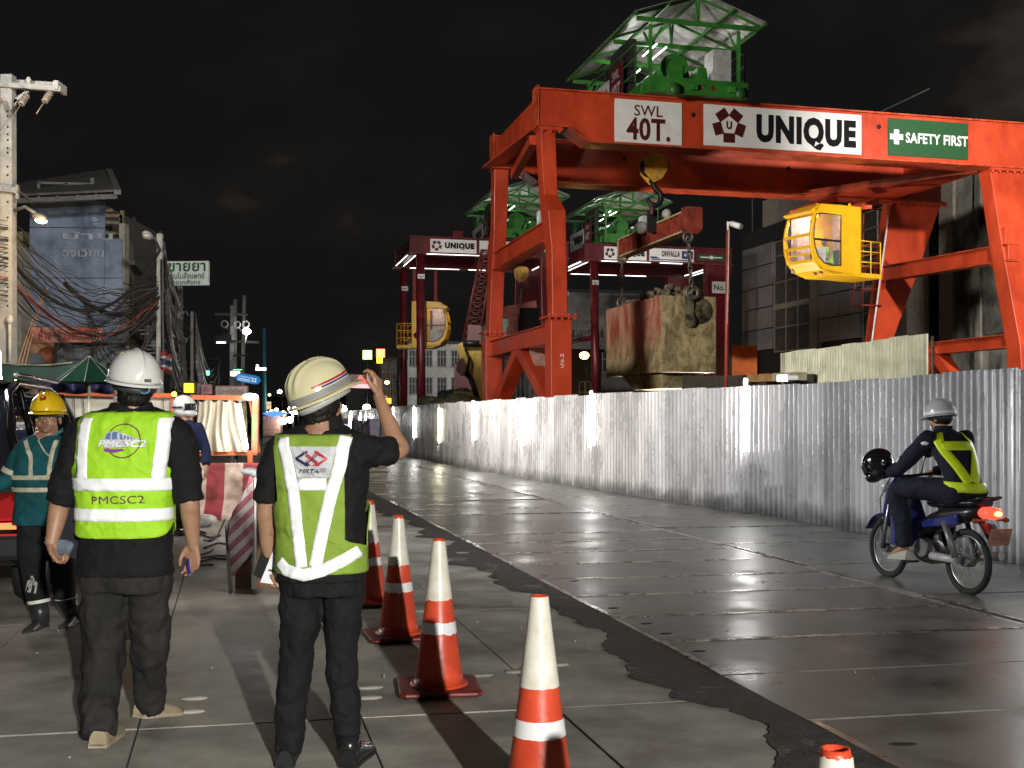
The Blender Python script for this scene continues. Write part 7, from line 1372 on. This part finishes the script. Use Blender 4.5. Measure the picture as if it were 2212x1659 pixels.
txt('MRTA', (0, 0, 0), (1, 0, 0), Uz, .088, .018, nv_, vc, bold=.0, shear=.3, mapf=wrap(vc, pmap(TC, lc(676), zc(1014), .034))); patch(TC, [(lc(699), zc(1008)), (lc(713), zc(1008)), (lc(711), zc(1017)), (lc(697), zc(1017))], .0235, M('print_faded', (.38, .38, .40), .6, var=.3, scale=60), vc, 'faded_print')
cream = M('helmet_cream', (.62, .58, .36), .18, var=.05, coat=.3); sr, sbl = M('stripe_red', (.38, .02, .02), .3, var=0), M('stripe_blue', (.03, .02, .25), .3, var=0)
hl, hp = helmet(p2, D(693, 850, .0), rotm(R(-50), R(24), R(-4)), cream, 1.0, .055, 3, band=M('strap_grey', (.26, .26, .24), .6, var=.15), stripes_=[(.30, .36, -2.1, 2.2, sr), (.225, .275, -1.6, 1.9, sbl)], sus=M('headband_grey', (.42, .42, .40), .5, var=0))
g = B(); g.ball(D(692, 880, .0), (.080, .094, .062), 22, 14, m2); g.ball(D(691, 900, -.005), (.066, .075, .05), 20, 12, m2); organic(g, 'hair', hairm, p2, .005, 1, (.012, .012))
ph = thing('smartphone', 'black smartphone held up sideways with the red crane glowing on its screen', 'phone', D(776, 822, .22))
u_ = Vector((1, .12, -.02)).normalized(); pc = D(776, 824, .20); scr = M('screen_glass', (.01, .01, .01), .1, var=0); plate('phone_body', pc+Vector((0, .008, 0)), u_, Uz, .118, .070, scr, ph, .009)
so = plate('screen', pc, u_, Uz, .108, .062, M('screen_dark', (.01, .01, .01), .2, var=0, emit=(.10, .03, .035), es=.6), ph, .001)
def simg(pts, mat, nm): g = B(); g.prism([pc+u_*a+Uz*c_-Vector((0, .0025, 0)) for a, c_ in pts], Vector((0, .001, 0))); g.build(nm, mat, so)
simg([(-.052, -.030), (.053, -.030), (.053, -.012), (-.052, -.012)], E('screen_pink', (.9, .45, .48), 1.2), 'picture_fence'); simg([(-.028, -.012), (.046, -.012), (.044, .008), (.02, .012), (.012, .028), (.0, .028), (-.006, .012), (-.02, .004)], E('screen_red', (.9, .08, .06), 1.1), 'picture_crane')
cb_ = thing('clipboard', 'black clipboard with white papers held low by the man with the phone', 'clipboard', D(580, 1200))
g = B(); g.prism([D(x, y, .02) for x, y in ((583, 1133), (600, 1142), (566, 1254), (547, 1241))], Vector((.01, .02, 0))); g.build('board', M('board_black', (.010, .010, .011), .35, var=0), cb_, bevel=.002)
g = B(); g.prism([D(x, y, .015) for x, y in ((602, 1160), (603, 1255), (590, 1262), (562, 1258))], Vector((.004, .008, 0))); pa = g.build('papers', M('paper', (.72, .74, .78), .8, var=.05), cb_); g = B()
for a, c_ in (((590, 1196), (601, 1199)), ((596, 1218), (603, 1220)), ((580, 1231), (594, 1235))): g.bar(D(*a, .012), D(*c_, .012), .003, .008)
g.build('print_block', M('ink', (.03, .03, .03), .6, var=0), pa); g = B(); g.bar(D(583, 1142, .0), D(587, 1156, .0), .02, .012); g.build('clip', M('clip_metal', (.5, .48, .4), .3, metal=.8), cb_)

# ---------------------------------------------------------------- man in teal facing the camera
YT = 8.1; kt = F/YT; T_ = lambda x, y, d=0: W(x, y, YT+d); zq = lambda y: CAMZ-(y-HY)/kt; xt = T_(93, 1000).x
p3 = thing('person', 'man in a teal work jacket and yellow helmet facing the camera beside the black car', 'person', (xt, YT, 0))
TT = Torso((xt, YT, 0), [(1.40, .07, .05, .03, -.0), (1.37, .13, .07, .01, 0), (1.34, .175, .09, .0, 0), (1.28, .195, .11, -.0, 0), (1.1, .19, .125, -.01, 0), (.95, .18, .12, -.015, 0), (.80, .185, .125, -.02, 0), (.745, .19, .13, -.02, 0)])
g = B(); m3 = rotm(R(188), R(4)); hc = T_(105, 906); Th = head(g, hc, m3, .98, [hc-Uz*.04, T_(106, 940), Vector((xt, YT, 1.34))])
eA, wA = T_(22, 1030, -.02), T_(-25, 1060, -.12); Q, S = smooth_pts([T_(52, 965), eA, wA], [.05, .042, .03]); limb(g, Q, S); hand(g, wA, (-1, -.2, -.4), (0, 0, -1), (0, -1, 0), .4, .95)
Q, S = smooth_pts([T_(140, 965), T_(155, 1045, .0), T_(150, 1120, -.08)], [.05, .042, .03]); limb(g, Q, S); hand(g, T_(150, 1120, -.08), (-.1, -.2, -1), (-1, 0, 0), (0, -1, 0), .5, .95)
TT.solid(g, frange(1.33, .85, 8), off=-.03); limb(g, [T_(70, 1150), T_(74, 1250), T_(92, 1330)], [.07, .05, .04]); limb(g, [T_(125, 1150), T_(134, 1230), T_(139, 1285)], [.07, .05, .035])
organic(g, 'body', skin_f, p3, .0045, 2)
ew = M('eye_white', (.55, .5, .46), .3, var=0); eb = M('eye_dark', (.012, .008, .006), .2, var=0); lipm = M('lip', (.24, .09, .075), .5, var=0)
for s_ in (-1, 1):
    g = B(); g.ball(Th(.030*s_, .087, .006), (.0135, .008, .0065), 12, 8, m3); eo = g.build('eye', ew, p3); g = B(); g.ball(Th(.030*s_, .093, .006), (.0065, .004, .0062), 10, 6, m3); g.build('iris', eb, eo); g = B(); g.tube([Th(.014*s_, .094, .027), Th(.03*s_, .094, .033), Th(.050*s_, .082, .027)], .004, 6); g.build('eyebrow', hairm, p3)
g = B(); g.ball(Th(0, .103, -.052), (.022, .006, .0045), 12, 6, m3); g.ball(Th(0, .101, -.061), (.018, .006, .005), 12, 6, m3); g.build('mouth', lipm, p3)
g = B(); g.ball(Th(0, -.02, .03), (.080, .096, .085), 20, 12, m3); organic(g, 'hair', hairm, p3, .006, 1)
yel = M('helmet_yellow', (.75, .50, .012), .22, var=.06, coat=.2); hl, hp = helmet(p3, T_(104, 890, .0), rotm(R(186), R(2)), yel, .96, .045, 3, sus=M('headband', (.03, .035, .04), .5, var=0))
g = B(); g.lathe([(0, 0), (.022, 0), (.022, .004)], 16, hp(.0, .62, .0), ax=(hp(0, .62, .02)-hp(0, .62, 0))); g.build('helmet_badge', M('badge_red', (.40, .02, .01), .4, var=0), hl); g = B(); g.lathe([(0, 0), (.009, 0), (.009, .006)], 12, hp(.0, .62, .0), ax=(hp(0, .62, .02)-hp(0, .62, 0))); g.build('badge_centre', yel, hl)
g = B(); TT.solid(g, frange(1.385, .745, 24)); Q, S = smooth_pts([T_(62, 968), T_(45, 985), T_(22, 1030, -.02), T_(-15, 1055, -.1)], [.075, .075, .062, .050]); g.tube(Q, 0, 18, rs=S); g.ball(Q[0], S[0]); Q, S = smooth_pts([T_(128, 968), T_(142, 985), T_(155, 1045), T_(150, 1105, -.07)], [.075, .072, .06, .05]); g.tube(Q, 0, 18, rs=S); g.ball(Q[0], S[0]); jk = organic(g, 'jacket', tealc, p3, .008, 3, (.014, .09))
tp = M('tape_dull', (.50, .48, .36), .5, var=.25, scale=20); lt = lambda x: (x-93)/kt
TF = TT
for y in (1030, 1056): hband(TF, zq(y+5), zq(y-5), .014, tp, jk, (-.3, PI+.3))
strip(TF, [(lt(66), zq(950)), (lt(84), zq(985)), (lt(87), zq(1026))], .030, .015, tp, jk); strip(TF, [(lt(92), zq(945)), (lt(112), zq(975)), (lt(130), zq(990))], .010, .015, tp, jk); strip(TF, [(lt(132), zq(950)), (lt(126), zq(985)), (lt(124), zq(1026))], .030, .015, tp, jk)
g = B(); a = T_(28, 1008, -.0); ax_ = (T_(22, 1030, -.02)-T_(45, 985)).normalized(); g.lathe([(.072, -.018), (.072, .018)], 20, T_(25, 1020, -.02), ax=ax_); g.build('sleeve_tape', tp, jk)
g = B(); 
for s_ in (-1, 1): g.grid(lambda u, v: Th(0, 0, -.09)+Vector((s_*(-.0)+(.01+.085*u)*s_, -.075+.10*u*u, -.09*(1-u)*(1-.3*v)+.03*u-.03*v)), 8, 4)
g.build('collar', M('teal_light', (.02, .16, .17), .8), p3, solid=.004)
g = B()
for P_, S_ in (([T_(68, 1130), T_(70, 1190), T_(74, 1250), T_(84, 1300)], [.105, .098, .085, .075]), ([T_(122, 1130), T_(130, 1190), T_(137, 1250), T_(140, 1292)], [.105, .095, .080, .072])): Q, S = smooth_pts(P_, S_); g.tube(Q, 0, 20, rs=S); g.ball(Q[0], S[0])
organic(g, 'trousers', cloth('trousers_deep', (.011, .011, .012)), p3, .009, 3, (.016, .1))
bt = M('rubber_boot', (.035, .04, .042), .35, var=.3)
for x, x2, y0, yb, d in ((84, 92, 1300, 1355, -.02), (143, 150, 1292, 1345, .12)):
    o = shoe(p3, Vector((T_(x2, 1300).x, YT+.06+d, 0)), (-.05, -1, 0), bt, 1.08, 0, M('sole_grey', (.2, .19, .17), .7)); g = B(); g.tube([Vector((T_(x2, 1300).x, YT+d, .04)), T_(x, y0, d)], .06, 16, rs=[.056, .068]); g.build('shaft', bt, o)
    g = B(); ax_ = (T_(x, y0, 0)-T_(x2, yb, 0)).normalized(); g.lathe([(.079, -.012), (.080, .012)], 20, T_(x, y0-2, d), ax=ax_); g.build('reflective_cuff', M('cuff_tape', (.75, .75, .68), .4, var=.1), o)
txt('ผ้า', T_(70, 1262, -.098), (1, 0, -.2), (.2, 0, 1), .075, .12, M('print_pale', (.42, .42, .40), .7, var=.3, scale=60), p3, name='trouser_print', bold=.07)

# ---------------------------------------------------------------- motorcyclist
RO = Vector((3.88, 9.65, 0)); RF = (Vector((3.56, 10.72, 0))-RO).normalized(); RL = Vector((-RF.y, RF.x, 0)); K = lambda f, l, z: RO+RF*f+RL*l+Uz*z; WB_ = 1.12
mc = thing('motorcycle', 'small dark blue motorcycle with a lit red tail lamp riding beside the fence', 'motorcycle', K(.6, 0, 0))
bkb = M('moto_black', (.012, .012, .014), .3, var=0); mbl = M('moto_blue', (.02, .03, .17), .22, var=.1, coat=.4); alu_ = M('moto_metal', (.45, .45, .43), .3, metal=.8, var=.2); gry = M('moto_grey', (.20, .20, .20), .4, metal=.4, var=.2)
for f in (0, WB_):
    g = B(); r = .285; g.torus(K(f, 0, r), r-.030, .030, ax=RL, n=40, m=10); w_ = g.build('wheel', tyre, mc); g = B(); g.torus(K(f, 0, r), r-.066, .011, ax=RL, n=40, m=6)
    g.build('rim', alu_, w_); g = B()
    for k in range(18): a = 2*PI*k/18; g.tube([K(f, .022*(1 if k % 2 else -1), r)+(RF*math.cos(a+.3)+Uz*math.sin(a+.3))*.04, K(f, 0, r)+(RF*math.cos(a)+Uz*math.sin(a))*(r-.066)], .0025, 4)
    g.build('spokes', alu_, w_); g = B(); g.tube([K(f, -.05, r), K(f, .05, r)], .045, 16); g.build('hub', gry, w_)
g = B(); g.bar(K(0, .09, .30), K(.45, .09, .32), .03, .05); g.bar(K(0, -.09, .30), K(.45, -.09, .32), .03, .05); g.build('swing_arm', alu_, mc)
g = B(); g.tube([K(.02, .11, .32), K(.16, .12, .62)], .028, 10); g.tube([K(.02, -.11, .32), K(.16, -.12, .62)], .028, 10); g.build('shock_absorber', gry, mc)
g = B(); g.tube([K(-.25, -.13, .36), K(.25, -.13, .28), K(.6, -.08, .22)], .035, 10); g.build('exhaust', alu_, mc)
g = B(); g.ball(K(.52, 0, .33), (.17, .12, .12), 14, 10, Matrix.Rotation(math.atan2(RF.y, RF.x), 3, 'Z')); g.tube([K(.45, .12, .36), K(.45, .14, .36)], .08, 16); g.build('engine', gry, mc)
g = B(); g.tube([K(.35, .10, .30), K(.02, .10, .30)], .035, 8); g.build('chain_guard', M('guard_white', (.5, .5, .5), .35), mc)
rings = []
for f, z, w, h in ((-.22, .73, .05, .05), (-.05, .70, .10, .07), (.2, .66, .12, .09), (.42, .58, .11, .10), (.58, .50, .09, .10)): rings.append([K(f, w*math.cos(t), z+h*math.sin(t)) for t in [2*PI*i/16 for i in range(16)]])
g = B(); g.loft(rings); g.build('rear_fairing', bkb, mc)
g = B(); g.grid(lambda u, v: K(-.02+.48*u, .118+.012*math.sin(u*PI), .60+.10*v*(1-u*.5)-.06*u), 12, 5); g.build('blue_panel', mbl, mc, solid=.006)
g = B(); g.loft([[K(f, w*math.cos(t), z+.035*math.sin(t)) for t in [2*PI*i/16 for i in range(16)]] for f, z, w in ((-.24, .80, .06), (-.15, .80, .11), (.15, .765, .13), (.40, .75, .10), (.50, .76, .04))]); g.build('seat', bkb, mc)
g = B(); g.tube([K(-.1, .1, .80), K(-.30, .08, .85), K(-.30, -.08, .85), K(-.1, -.1, .80)], .014, 8); g.build('grab_rail', bkb, mc)
g = B(); g.loft([[K(f, w*math.cos(t), z+h*math.sin(t)) for t in [2*PI*i/14 for i in range(14)]] for f, z, w, h in ((-.36, .72, .05, .03), (-.33, .72, .08, .05), (-.22, .72, .08, .05))]); g.build('tail_lamp', E('moto_tail', (1, .04, .02), 3.2), mc); g = B(); g.ball(K(-.37, 0, .72), (.03, .035, .02), 8, 6); g.build('tail_bulb', E('moto_bulb', (1, .38, .05), 14), mc)
g = B(); g.grid(lambda u, v: K(-.20-.14*u, -.075+.15*v, .66-.16*u), 4, 4); g.build('mudguard', bkb, mc, solid=.01); plate('number_plate', K(-.39, .0, .53), -RL, (Uz*.94-RF*.3), .21, .15, M('plate_orange', (.48, .24, .18), .5, var=.25, scale=20), mc, .004)
g = B()
for z in (.56, .52): g.bar(K(-.397, .07, z), K(-.397, -.07, z), .004, .014)
g.build('plate_line', M('plate_ink', (.25, .12, .10), .6, var=0), mc)
g = B(); g.tube([K(WB_, .07, .285), K(WB_-.14, .07, .78)], .022, 8); g.tube([K(WB_, -.07, .285), K(WB_-.14, -.07, .78)], .022, 8); g.build('fork', alu_, mc)
g = B(); g.grid(lambda u, v: K(WB_+math.cos(.5+u*1.9)*.325, -.055+.11*v, .285+math.sin(.5+u*1.9)*.325), 14, 4); g.build('front_fender', mbl, mc, solid=.006)
g = B(); g.loft([[K(f, w*math.cos(t), z+h*math.sin(t)) for t in [2*PI*i/14 for i in range(14)]] for f, z, w, h in ((WB_-.05, .60, .10, .12), (WB_-.12, .78, .12, .12), (WB_-.2, .92, .09, .07))]); g.loft([[K(f, l, z) for l, z in ((-.16, .35), (-.17, .60), (-.10, .78), (.10, .78), (.17, .60), (.16, .35))] for f in (WB_-.33, WB_-.27)], smooth=False); g.build('leg_shield', mbl, mc)
g = B(); g.tube([K(WB_-.30, .30, 1.0), K(WB_-.20, .10, .97), K(WB_-.20, -.10, .97), K(WB_-.30, -.30, 1.0)], .014, 8); g.build('handlebar', bkb, mc)
g = B(); g.ball(K(WB_+.02, 0, .86), (.07, .07, .06), 12, 8); g.build('headlamp', M('lens', (.5, .5, .5), .15, var=0), mc)
g = B(); g.tube([K(.6, .05, .22), K(.6, .22, .22)], .012, 6); g.build('foot_peg', bkb, mc)
g = B()
for s_ in (-1, 1): g.tube([K(WB_-.24, .18*s_, .98), K(WB_-.20, .26*s_, 1.14)], .007, 6); g.ball(K(WB_-.20, .29*s_, 1.17), (.05, .02, .035), 12, 8)
g.build('mirror', bkb, mc)
for s_ in (-1, 1):
    g = B(); g.tube([K(-.28, .06*s_, .66), K(-.28, .13*s_, .66)], .010, 6); g.ball(K(-.28, .15*s_, .66), (.03, .03, .022), 10, 8); g.build('indicator', M('amber_lens', (.20, .07, .01), .2, var=0), mc)
g = B(); g.tube([K(WB_-.1, .05, .95), K(WB_+.03, .07, .75), K(WB_-.02, .08, .40)], .006, 5); g.tube([K(WB_-.12, -.03, .95), K(WB_-.2, .10, .75), K(.7, .10, .45)], .006, 5); g.build('control_cable', bkb, mc)
p4 = thing('person', 'motorcyclist in navy clothes with yellow straps and grey helmet riding away', 'person', K(.15, 0, 0))
g = B(); m4 = rotm(math.atan2(RF.y, RF.x)-PI/2+R(14), R(-6)); hip = K(.08, 0, .88); chest = K(.26, 0, 1.28); hc = K(.36, .0, 1.50)
head(g, hc, m4, .96, [hc-Uz*.04, K(.33, 0, 1.42)])
shL, shR = K(.28, .19, 1.32), K(.28, -.19, 1.32); elL, wrL = K(.50, .33, 1.06), K(.74, .25, 1.02); elR, wrR = K(.50, -.32, 1.08), K(.80, -.28, 1.02)
for a, e_, w_ in ((shL, elL, wrL), (shR, elR, wrR)): Q, S = smooth_pts([a, e_, w_], [.05, .04, .028]); limb(g, Q, S)
hand(g, wrL, RF+RL*.1-Uz*.1, -Uz, -RL, .8, .95); hand(g, wrR, RF-RL*.1-Uz*.1, -Uz, RL, .8, .95)
limb(g, [hip, chest-Uz*.08], [.11, .10]); knL, anL = K(.60, .26, .86), K(.56, .22, .36); knR, anR = K(.60, -.26, .86), K(.56, -.22, .36)
for kn, an, s_ in ((knL, anL, 1), (knR, anR, -1)): limb(g, [K(.1, .1*s_, .88), kn, an], [.07, .05, .035]); limb(g, [an, an+RF*.16-Uz*.08], [.035, .03])
organic(g, 'body', skin, p4, .006, 2)
g = B(); rings = []
for f, z, a, b_ in ((.03, .84, .16, .13), (.05, .95, .165, .12), (.12, 1.08, .17, .12), (.20, 1.20, .19, .13), (.26, 1.30, .20, .12), (.29, 1.37, .14, .09), (.31, 1.42, .07, .06)): rings.append([K(f+b_*math.sin(t), a*math.cos(t), z) for t in [2*PI*i/28 for i in range(28)]])
g.loft(rings)
for a, e_, w_ in ((shL, elL, wrL), (shR, elR, wrR)): Q, S = smooth_pts([a, a.lerp(e_, .5), e_, w_], [.085, .075, .062, .048]); g.tube(Q, 0, 18, rs=S); g.ball(Q[0], S[0])
jk = organic(g, 'jacket', navy, p4, .009, 3, (.016, .09))
g = B()
for kn, an, s_ in ((knL, anL, 1), (knR, anR, -1)): Q, S = smooth_pts([K(.05, .09*s_, .87), K(.32, .17*s_, .89), kn, kn.lerp(an, .5), an], [.12, .105, .088, .080, .068]); g.tube(Q, 0, 18, rs=S); g.ball(Q[0], S[0])
organic(g, 'trousers', navy, p4, .010, 3, (.016, .09))
for an in (anL, anR): shoe(p4, an-RF*.05-Uz*.13+Uz*.0, RF, M('boot_pale', (.46, .45, .38), .6, var=.2), 1.0, .02)
def rb(ph, zz):                                          # jacket back surface of the rider
    for (f0, z0, a0, b0), (f1, z1, a1, b1) in zip(((.03, .84, .16, .13), (.05, .95, .165, .12), (.12, 1.08, .17, .12), (.20, 1.20, .19, .13), (.26, 1.30, .20, .12), (.29, 1.37, .14, .09)), ((.05, .95, .165, .12), (.12, 1.08, .17, .12), (.20, 1.20, .19, .13), (.26, 1.30, .20, .12), (.29, 1.37, .14, .09), (.31, 1.42, .07, .06))):
        if z0 <= zz <= z1: k = (zz-z0)/(z1-z0); f, a, b_ = f0+(f1-f0)*k, a0+(a1-a0)*k+.022, b0+(b1-b0)*k+.022; return K(f-b_*math.cos(ph), a*math.sin(ph), zz)
yv = M('strap_yellow', (.62, .80, .01), .45, var=.08, emit=(.5, .75, .0), es=.0)
def rstrap(p, w, par):
    g = B(); n = 14
    def fn(u, v):
        k = u*(len(p)-1); i = min(int(k), len(p)-2); k -= i; ph_, z = p[i][0]*(1-k)+p[i+1][0]*k, p[i][1]*(1-k)+p[i+1][1]*k; dph, dz = p[i+1][0]-p[i][0], p[i+1][1]-p[i][1]; L = math.hypot(dph*.19, dz); return rb(ph_-dz/L*(v-.5)*w/.17, max(.85, min(1.415, z+dph*.19/L*(v-.5)*w)))
    g.grid(fn, 24, 4); return g.build('vest_strap', yv, par, solid=.003)
rstrap([(.92, 1.38), (.80, 1.22), (.45, 1.05), (.28, .96)], .085, jk); rstrap([(-.92, 1.38), (-.75, 1.22), (-.25, 1.05), (-.02, .96)], .085, jk); rstrap([(.78, 1.27), (-.72, 1.27)], .075, jk); rstrap([(1.7, .93), (.0, .915), (-1.4, .915)], .085, jk)
g = B(); ax_ = (elL-shL).normalized(); g.lathe([(.072, -.02), (.073, .02)], 20, shL.lerp(elL, .82), ax=ax_); g.build('sleeve_tape', M('tape_plain', (.7, .7, .72), .4, var=0), jk); g = B(); g.ball(shL.lerp(elL, .12)-RF*.06+RL*.04, (.035, .035, .02), 8, 6); g.build('shoulder_patch', MATS['tape_plain'], jk)
hgm = M('helmet_grey', (.42, .42, .42), .25, var=.05); helmet(p4, hc+m4 @ Vector((0, -.0, .035)), m4, hgm, .95, .05, 1, band=M('strap_pale', (.62, .62, .66), .4, var=0))
g = B(); g.ball(hc+m4 @ Vector((0, -.02, .0)), (.082, .096, .07), 18, 12, m4); organic(g, 'hair', hairm, p4, .007, 1)
g = B(); g.grid(lambda u, v: K(.315, 0, 1.385)+Vector((math.cos(u*2*PI)*(.09-.02*v), math.sin(u*2*PI)*(.085-.02*v), v*.055)), 30, 4, closeu=True); g.build('collar', navy, p4, solid=.006)
# black full face helmet hanging on his left hand grip
def full_helmet(name, lab, c_, m, mat, k=1.0, visor=None, parent=None, trim=None):
    o = thing(name, lab, 'motorcycle helmet', c_) if parent is None else parent
    g = B(); g.ball(c_+m @ Vector((0, -.01, .03))*k, (.125*k, .15*k, .13*k), 26, 18, m); g.ball(c_+m @ Vector((0, .07, -.07))*k, (.10*k, .085*k, .06*k), 20, 12, m); g.ball(c_+m @ Vector((0, -.03, -.06))*k, (.112*k, .12*k, .075*k), 20, 12, m); sh = organic(g, 'helmet_shell' if parent else 'shell', mat, o, .008, 4)
    g = B(); g.grid(lambda u, v: c_+m @ (Vector((math.sin(-1.15+2.3*u)*.130, -.005+math.cos(-1.15+2.3*u)*.153, -.035+.085*v))*k), 24, 6); g.build('visor', visor, sh, solid=.003)
    if trim: g = B(); g.grid(lambda u, v: c_+m @ (Vector((math.sin(1.3+3.7*u)*.131, -.01+math.cos(1.3+3.7*u)*.155, -.01+.02*v))*k), 24, 3); g.build('trim_stripe', trim, sh, solid=.002)
    return o
full_helmet('full_face_helmet', 'big black full face helmet hanging from the handlebar of the motorcycle', K(.86, .29, 1.07), rotm(math.atan2(RF.y, RF.x)-PI/2+R(30), R(-25)), M('gloss_black', (.008, .008, .009), .15, var=0, coat=.5), 1.0, cg)
# motorcyclist waiting behind the man in the lime vest
p5 = thing('person', 'partly hidden person in dark blue with white full face helmet behind the lime vest', 'person', W(400, 905, 14.5)*Vector((1, 1, 0)))
c5 = W(399, 880, 14.5); g = B(); T5 = Torso((c5.x-.02, 14.5, 0), [(1.50, .08, .06, 0, 0), (1.44, .17, .09, 0, 0), (1.36, .21, .11, 0, 0), (1.1, .20, .12, 0, 0), (.85, .19, .12, 0, 0)]); m5 = rotm(R(-100))
head(g, c5, m5, .9, [c5-Uz*.05, c5-Uz*.12, c5-Uz*.2]); T5.solid(g, frange(1.42, .86, 8), off=-.02)
for s_ in (-1, 1):
    limb(g, [Vector((c5.x+.1*s_, 14.5, .85)), Vector((c5.x+.1*s_, 14.5, .45)), Vector((c5.x+.1*s_, 14.5, .08))], [.08, .055, .04]); a = Vector((c5.x+.2*s_, 14.5, 1.38)); w_ = Vector((c5.x+.3*s_, 14.4, .85)); Q, S = smooth_pts([a, Vector((c5.x+.27*s_, 14.5, 1.1)), w_], [.05, .04, .03]); limb(g, Q, S); hand(g, w_, (0, 0, -1), (-s_, 0, 0), (0, -1, 0), .4, .95)
organic(g, 'body', skin, p5, .008, 2); g = B(); T5.solid(g, frange(1.49, .85, 16))
for s_ in (-1, 1): Q, S = smooth_pts([Vector((c5.x+.17*s_, 14.5, 1.38)), Vector((c5.x+.27*s_, 14.5, 1.1)), Vector((c5.x+.30*s_, 14.4, .92))], [.08, .065, .055]); g.tube(Q, 0, 16, rs=S); g.ball(Q[0], S[0])
organic(g, 'jacket', cloth('cloth_blue', (.012, .022, .07)), p5, .012, 3); g = B()
for s_ in (-1, 1): g.tube([Vector((c5.x+.1*s_, 14.5, .88)), Vector((c5.x+.1*s_, 14.5, .5)), Vector((c5.x+.1*s_, 14.5, .1))], 0, 16, rs=[.12, .09, .08])
organic(g, 'trousers', blackt, p5, .012, 3)
for s_ in (-1, 1): shoe(p5, Vector((c5.x+.1*s_, 14.45, 0)), (.4, 1, 0), bl_, 1.05, 0, soleb)
full_helmet('x', '', c5+Vector((.0, 0, .0)), m5, M('gloss_white', (.60, .60, .60), .2, var=.1, coat=.3), 1.0, cg, p5, bkb)
# operator inside the yellow cab of the orange crane
p6 = thing('person', 'crane operator in a lime vest sitting inside the near yellow cab', 'person', cpt(1.35, .3, 0))
ux, uo = (cpt(1, 0, 0)-cpt(0, 0, 0)).normalized(), (cpt(0, 0, 1)-cpt(0, 0, 0)).normalized(); q_ = lambda f, l, z: cpt(1.20, .0, .28)+ux*f+uo*l+Uz*z
g = B(); m6 = rotm(math.atan2(ux.y, ux.x)-PI/2, R(-18)); hc = q_(.20, 0, .98); head(g, hc, m6, .95, [hc-Uz*.04, q_(.14, 0, .86), q_(.1, 0, .78)]); limb(g, [q_(0, 0, .28), q_(.08, 0, .65)], [.13, .13])
for s_ in (-1, 1):
    w_ = q_(.45, .16*s_, .45); Q, S = smooth_pts([q_(.1, .18*s_, .74), q_(.22, .24*s_, .50), w_], [.05, .04, .028]); limb(g, Q, S); hand(g, w_, ux-Uz*.2, -Uz, -uo*s_, .6, .95); limb(g, [q_(0, .1*s_, .25), q_(.40, .12*s_, .28), q_(.45, .12*s_, .0)], [.07, .055, .04])
organic(g, 'body', skin, p6, .008, 2); g = B(); g.loft([[q_(f+b_*math.sin(t), a*math.cos(t), z) for t in [2*PI*i/20 for i in range(20)]] for f, z, a, b_ in ((0, .2, .17, .14), (.02, .4, .17, .13), (.07, .62, .19, .13), (.10, .76, .17, .10), (.12, .84, .07, .06))]); organic(g, 'vest', lime, p6, .012, 3); g = B()
for s_ in (-1, 1): g.tube([q_(0, .1*s_, .25), q_(.40, .12*s_, .28), q_(.45, .12*s_, .02)], 0, 14, rs=[.10, .085, .07])
organic(g, 'trousers', navy, p6, .012, 3); g = B(); g.ball(hc+m6 @ Vector((0, -.015, .03)), (.082, .098, .085), 16, 10, m6); organic(g, 'hair', hairm, p6, .008, 1)
st = thing('operator_chair', 'dark chair under the crane operator inside the near yellow cab', 'chair', q_(0, 0, -.2)); g = B(); g.box(q_(.1, 0, .08), (.45, .45, .12), math.atan2(ux.y, ux.x)); g.build('seat_pad', bkb, st, bevel=.02); g = B(); g.bar(q_(-.16, 0, .12), q_(-.22, 0, .75), .42, .08); g.build('backrest', bkb, st, bevel=.02)
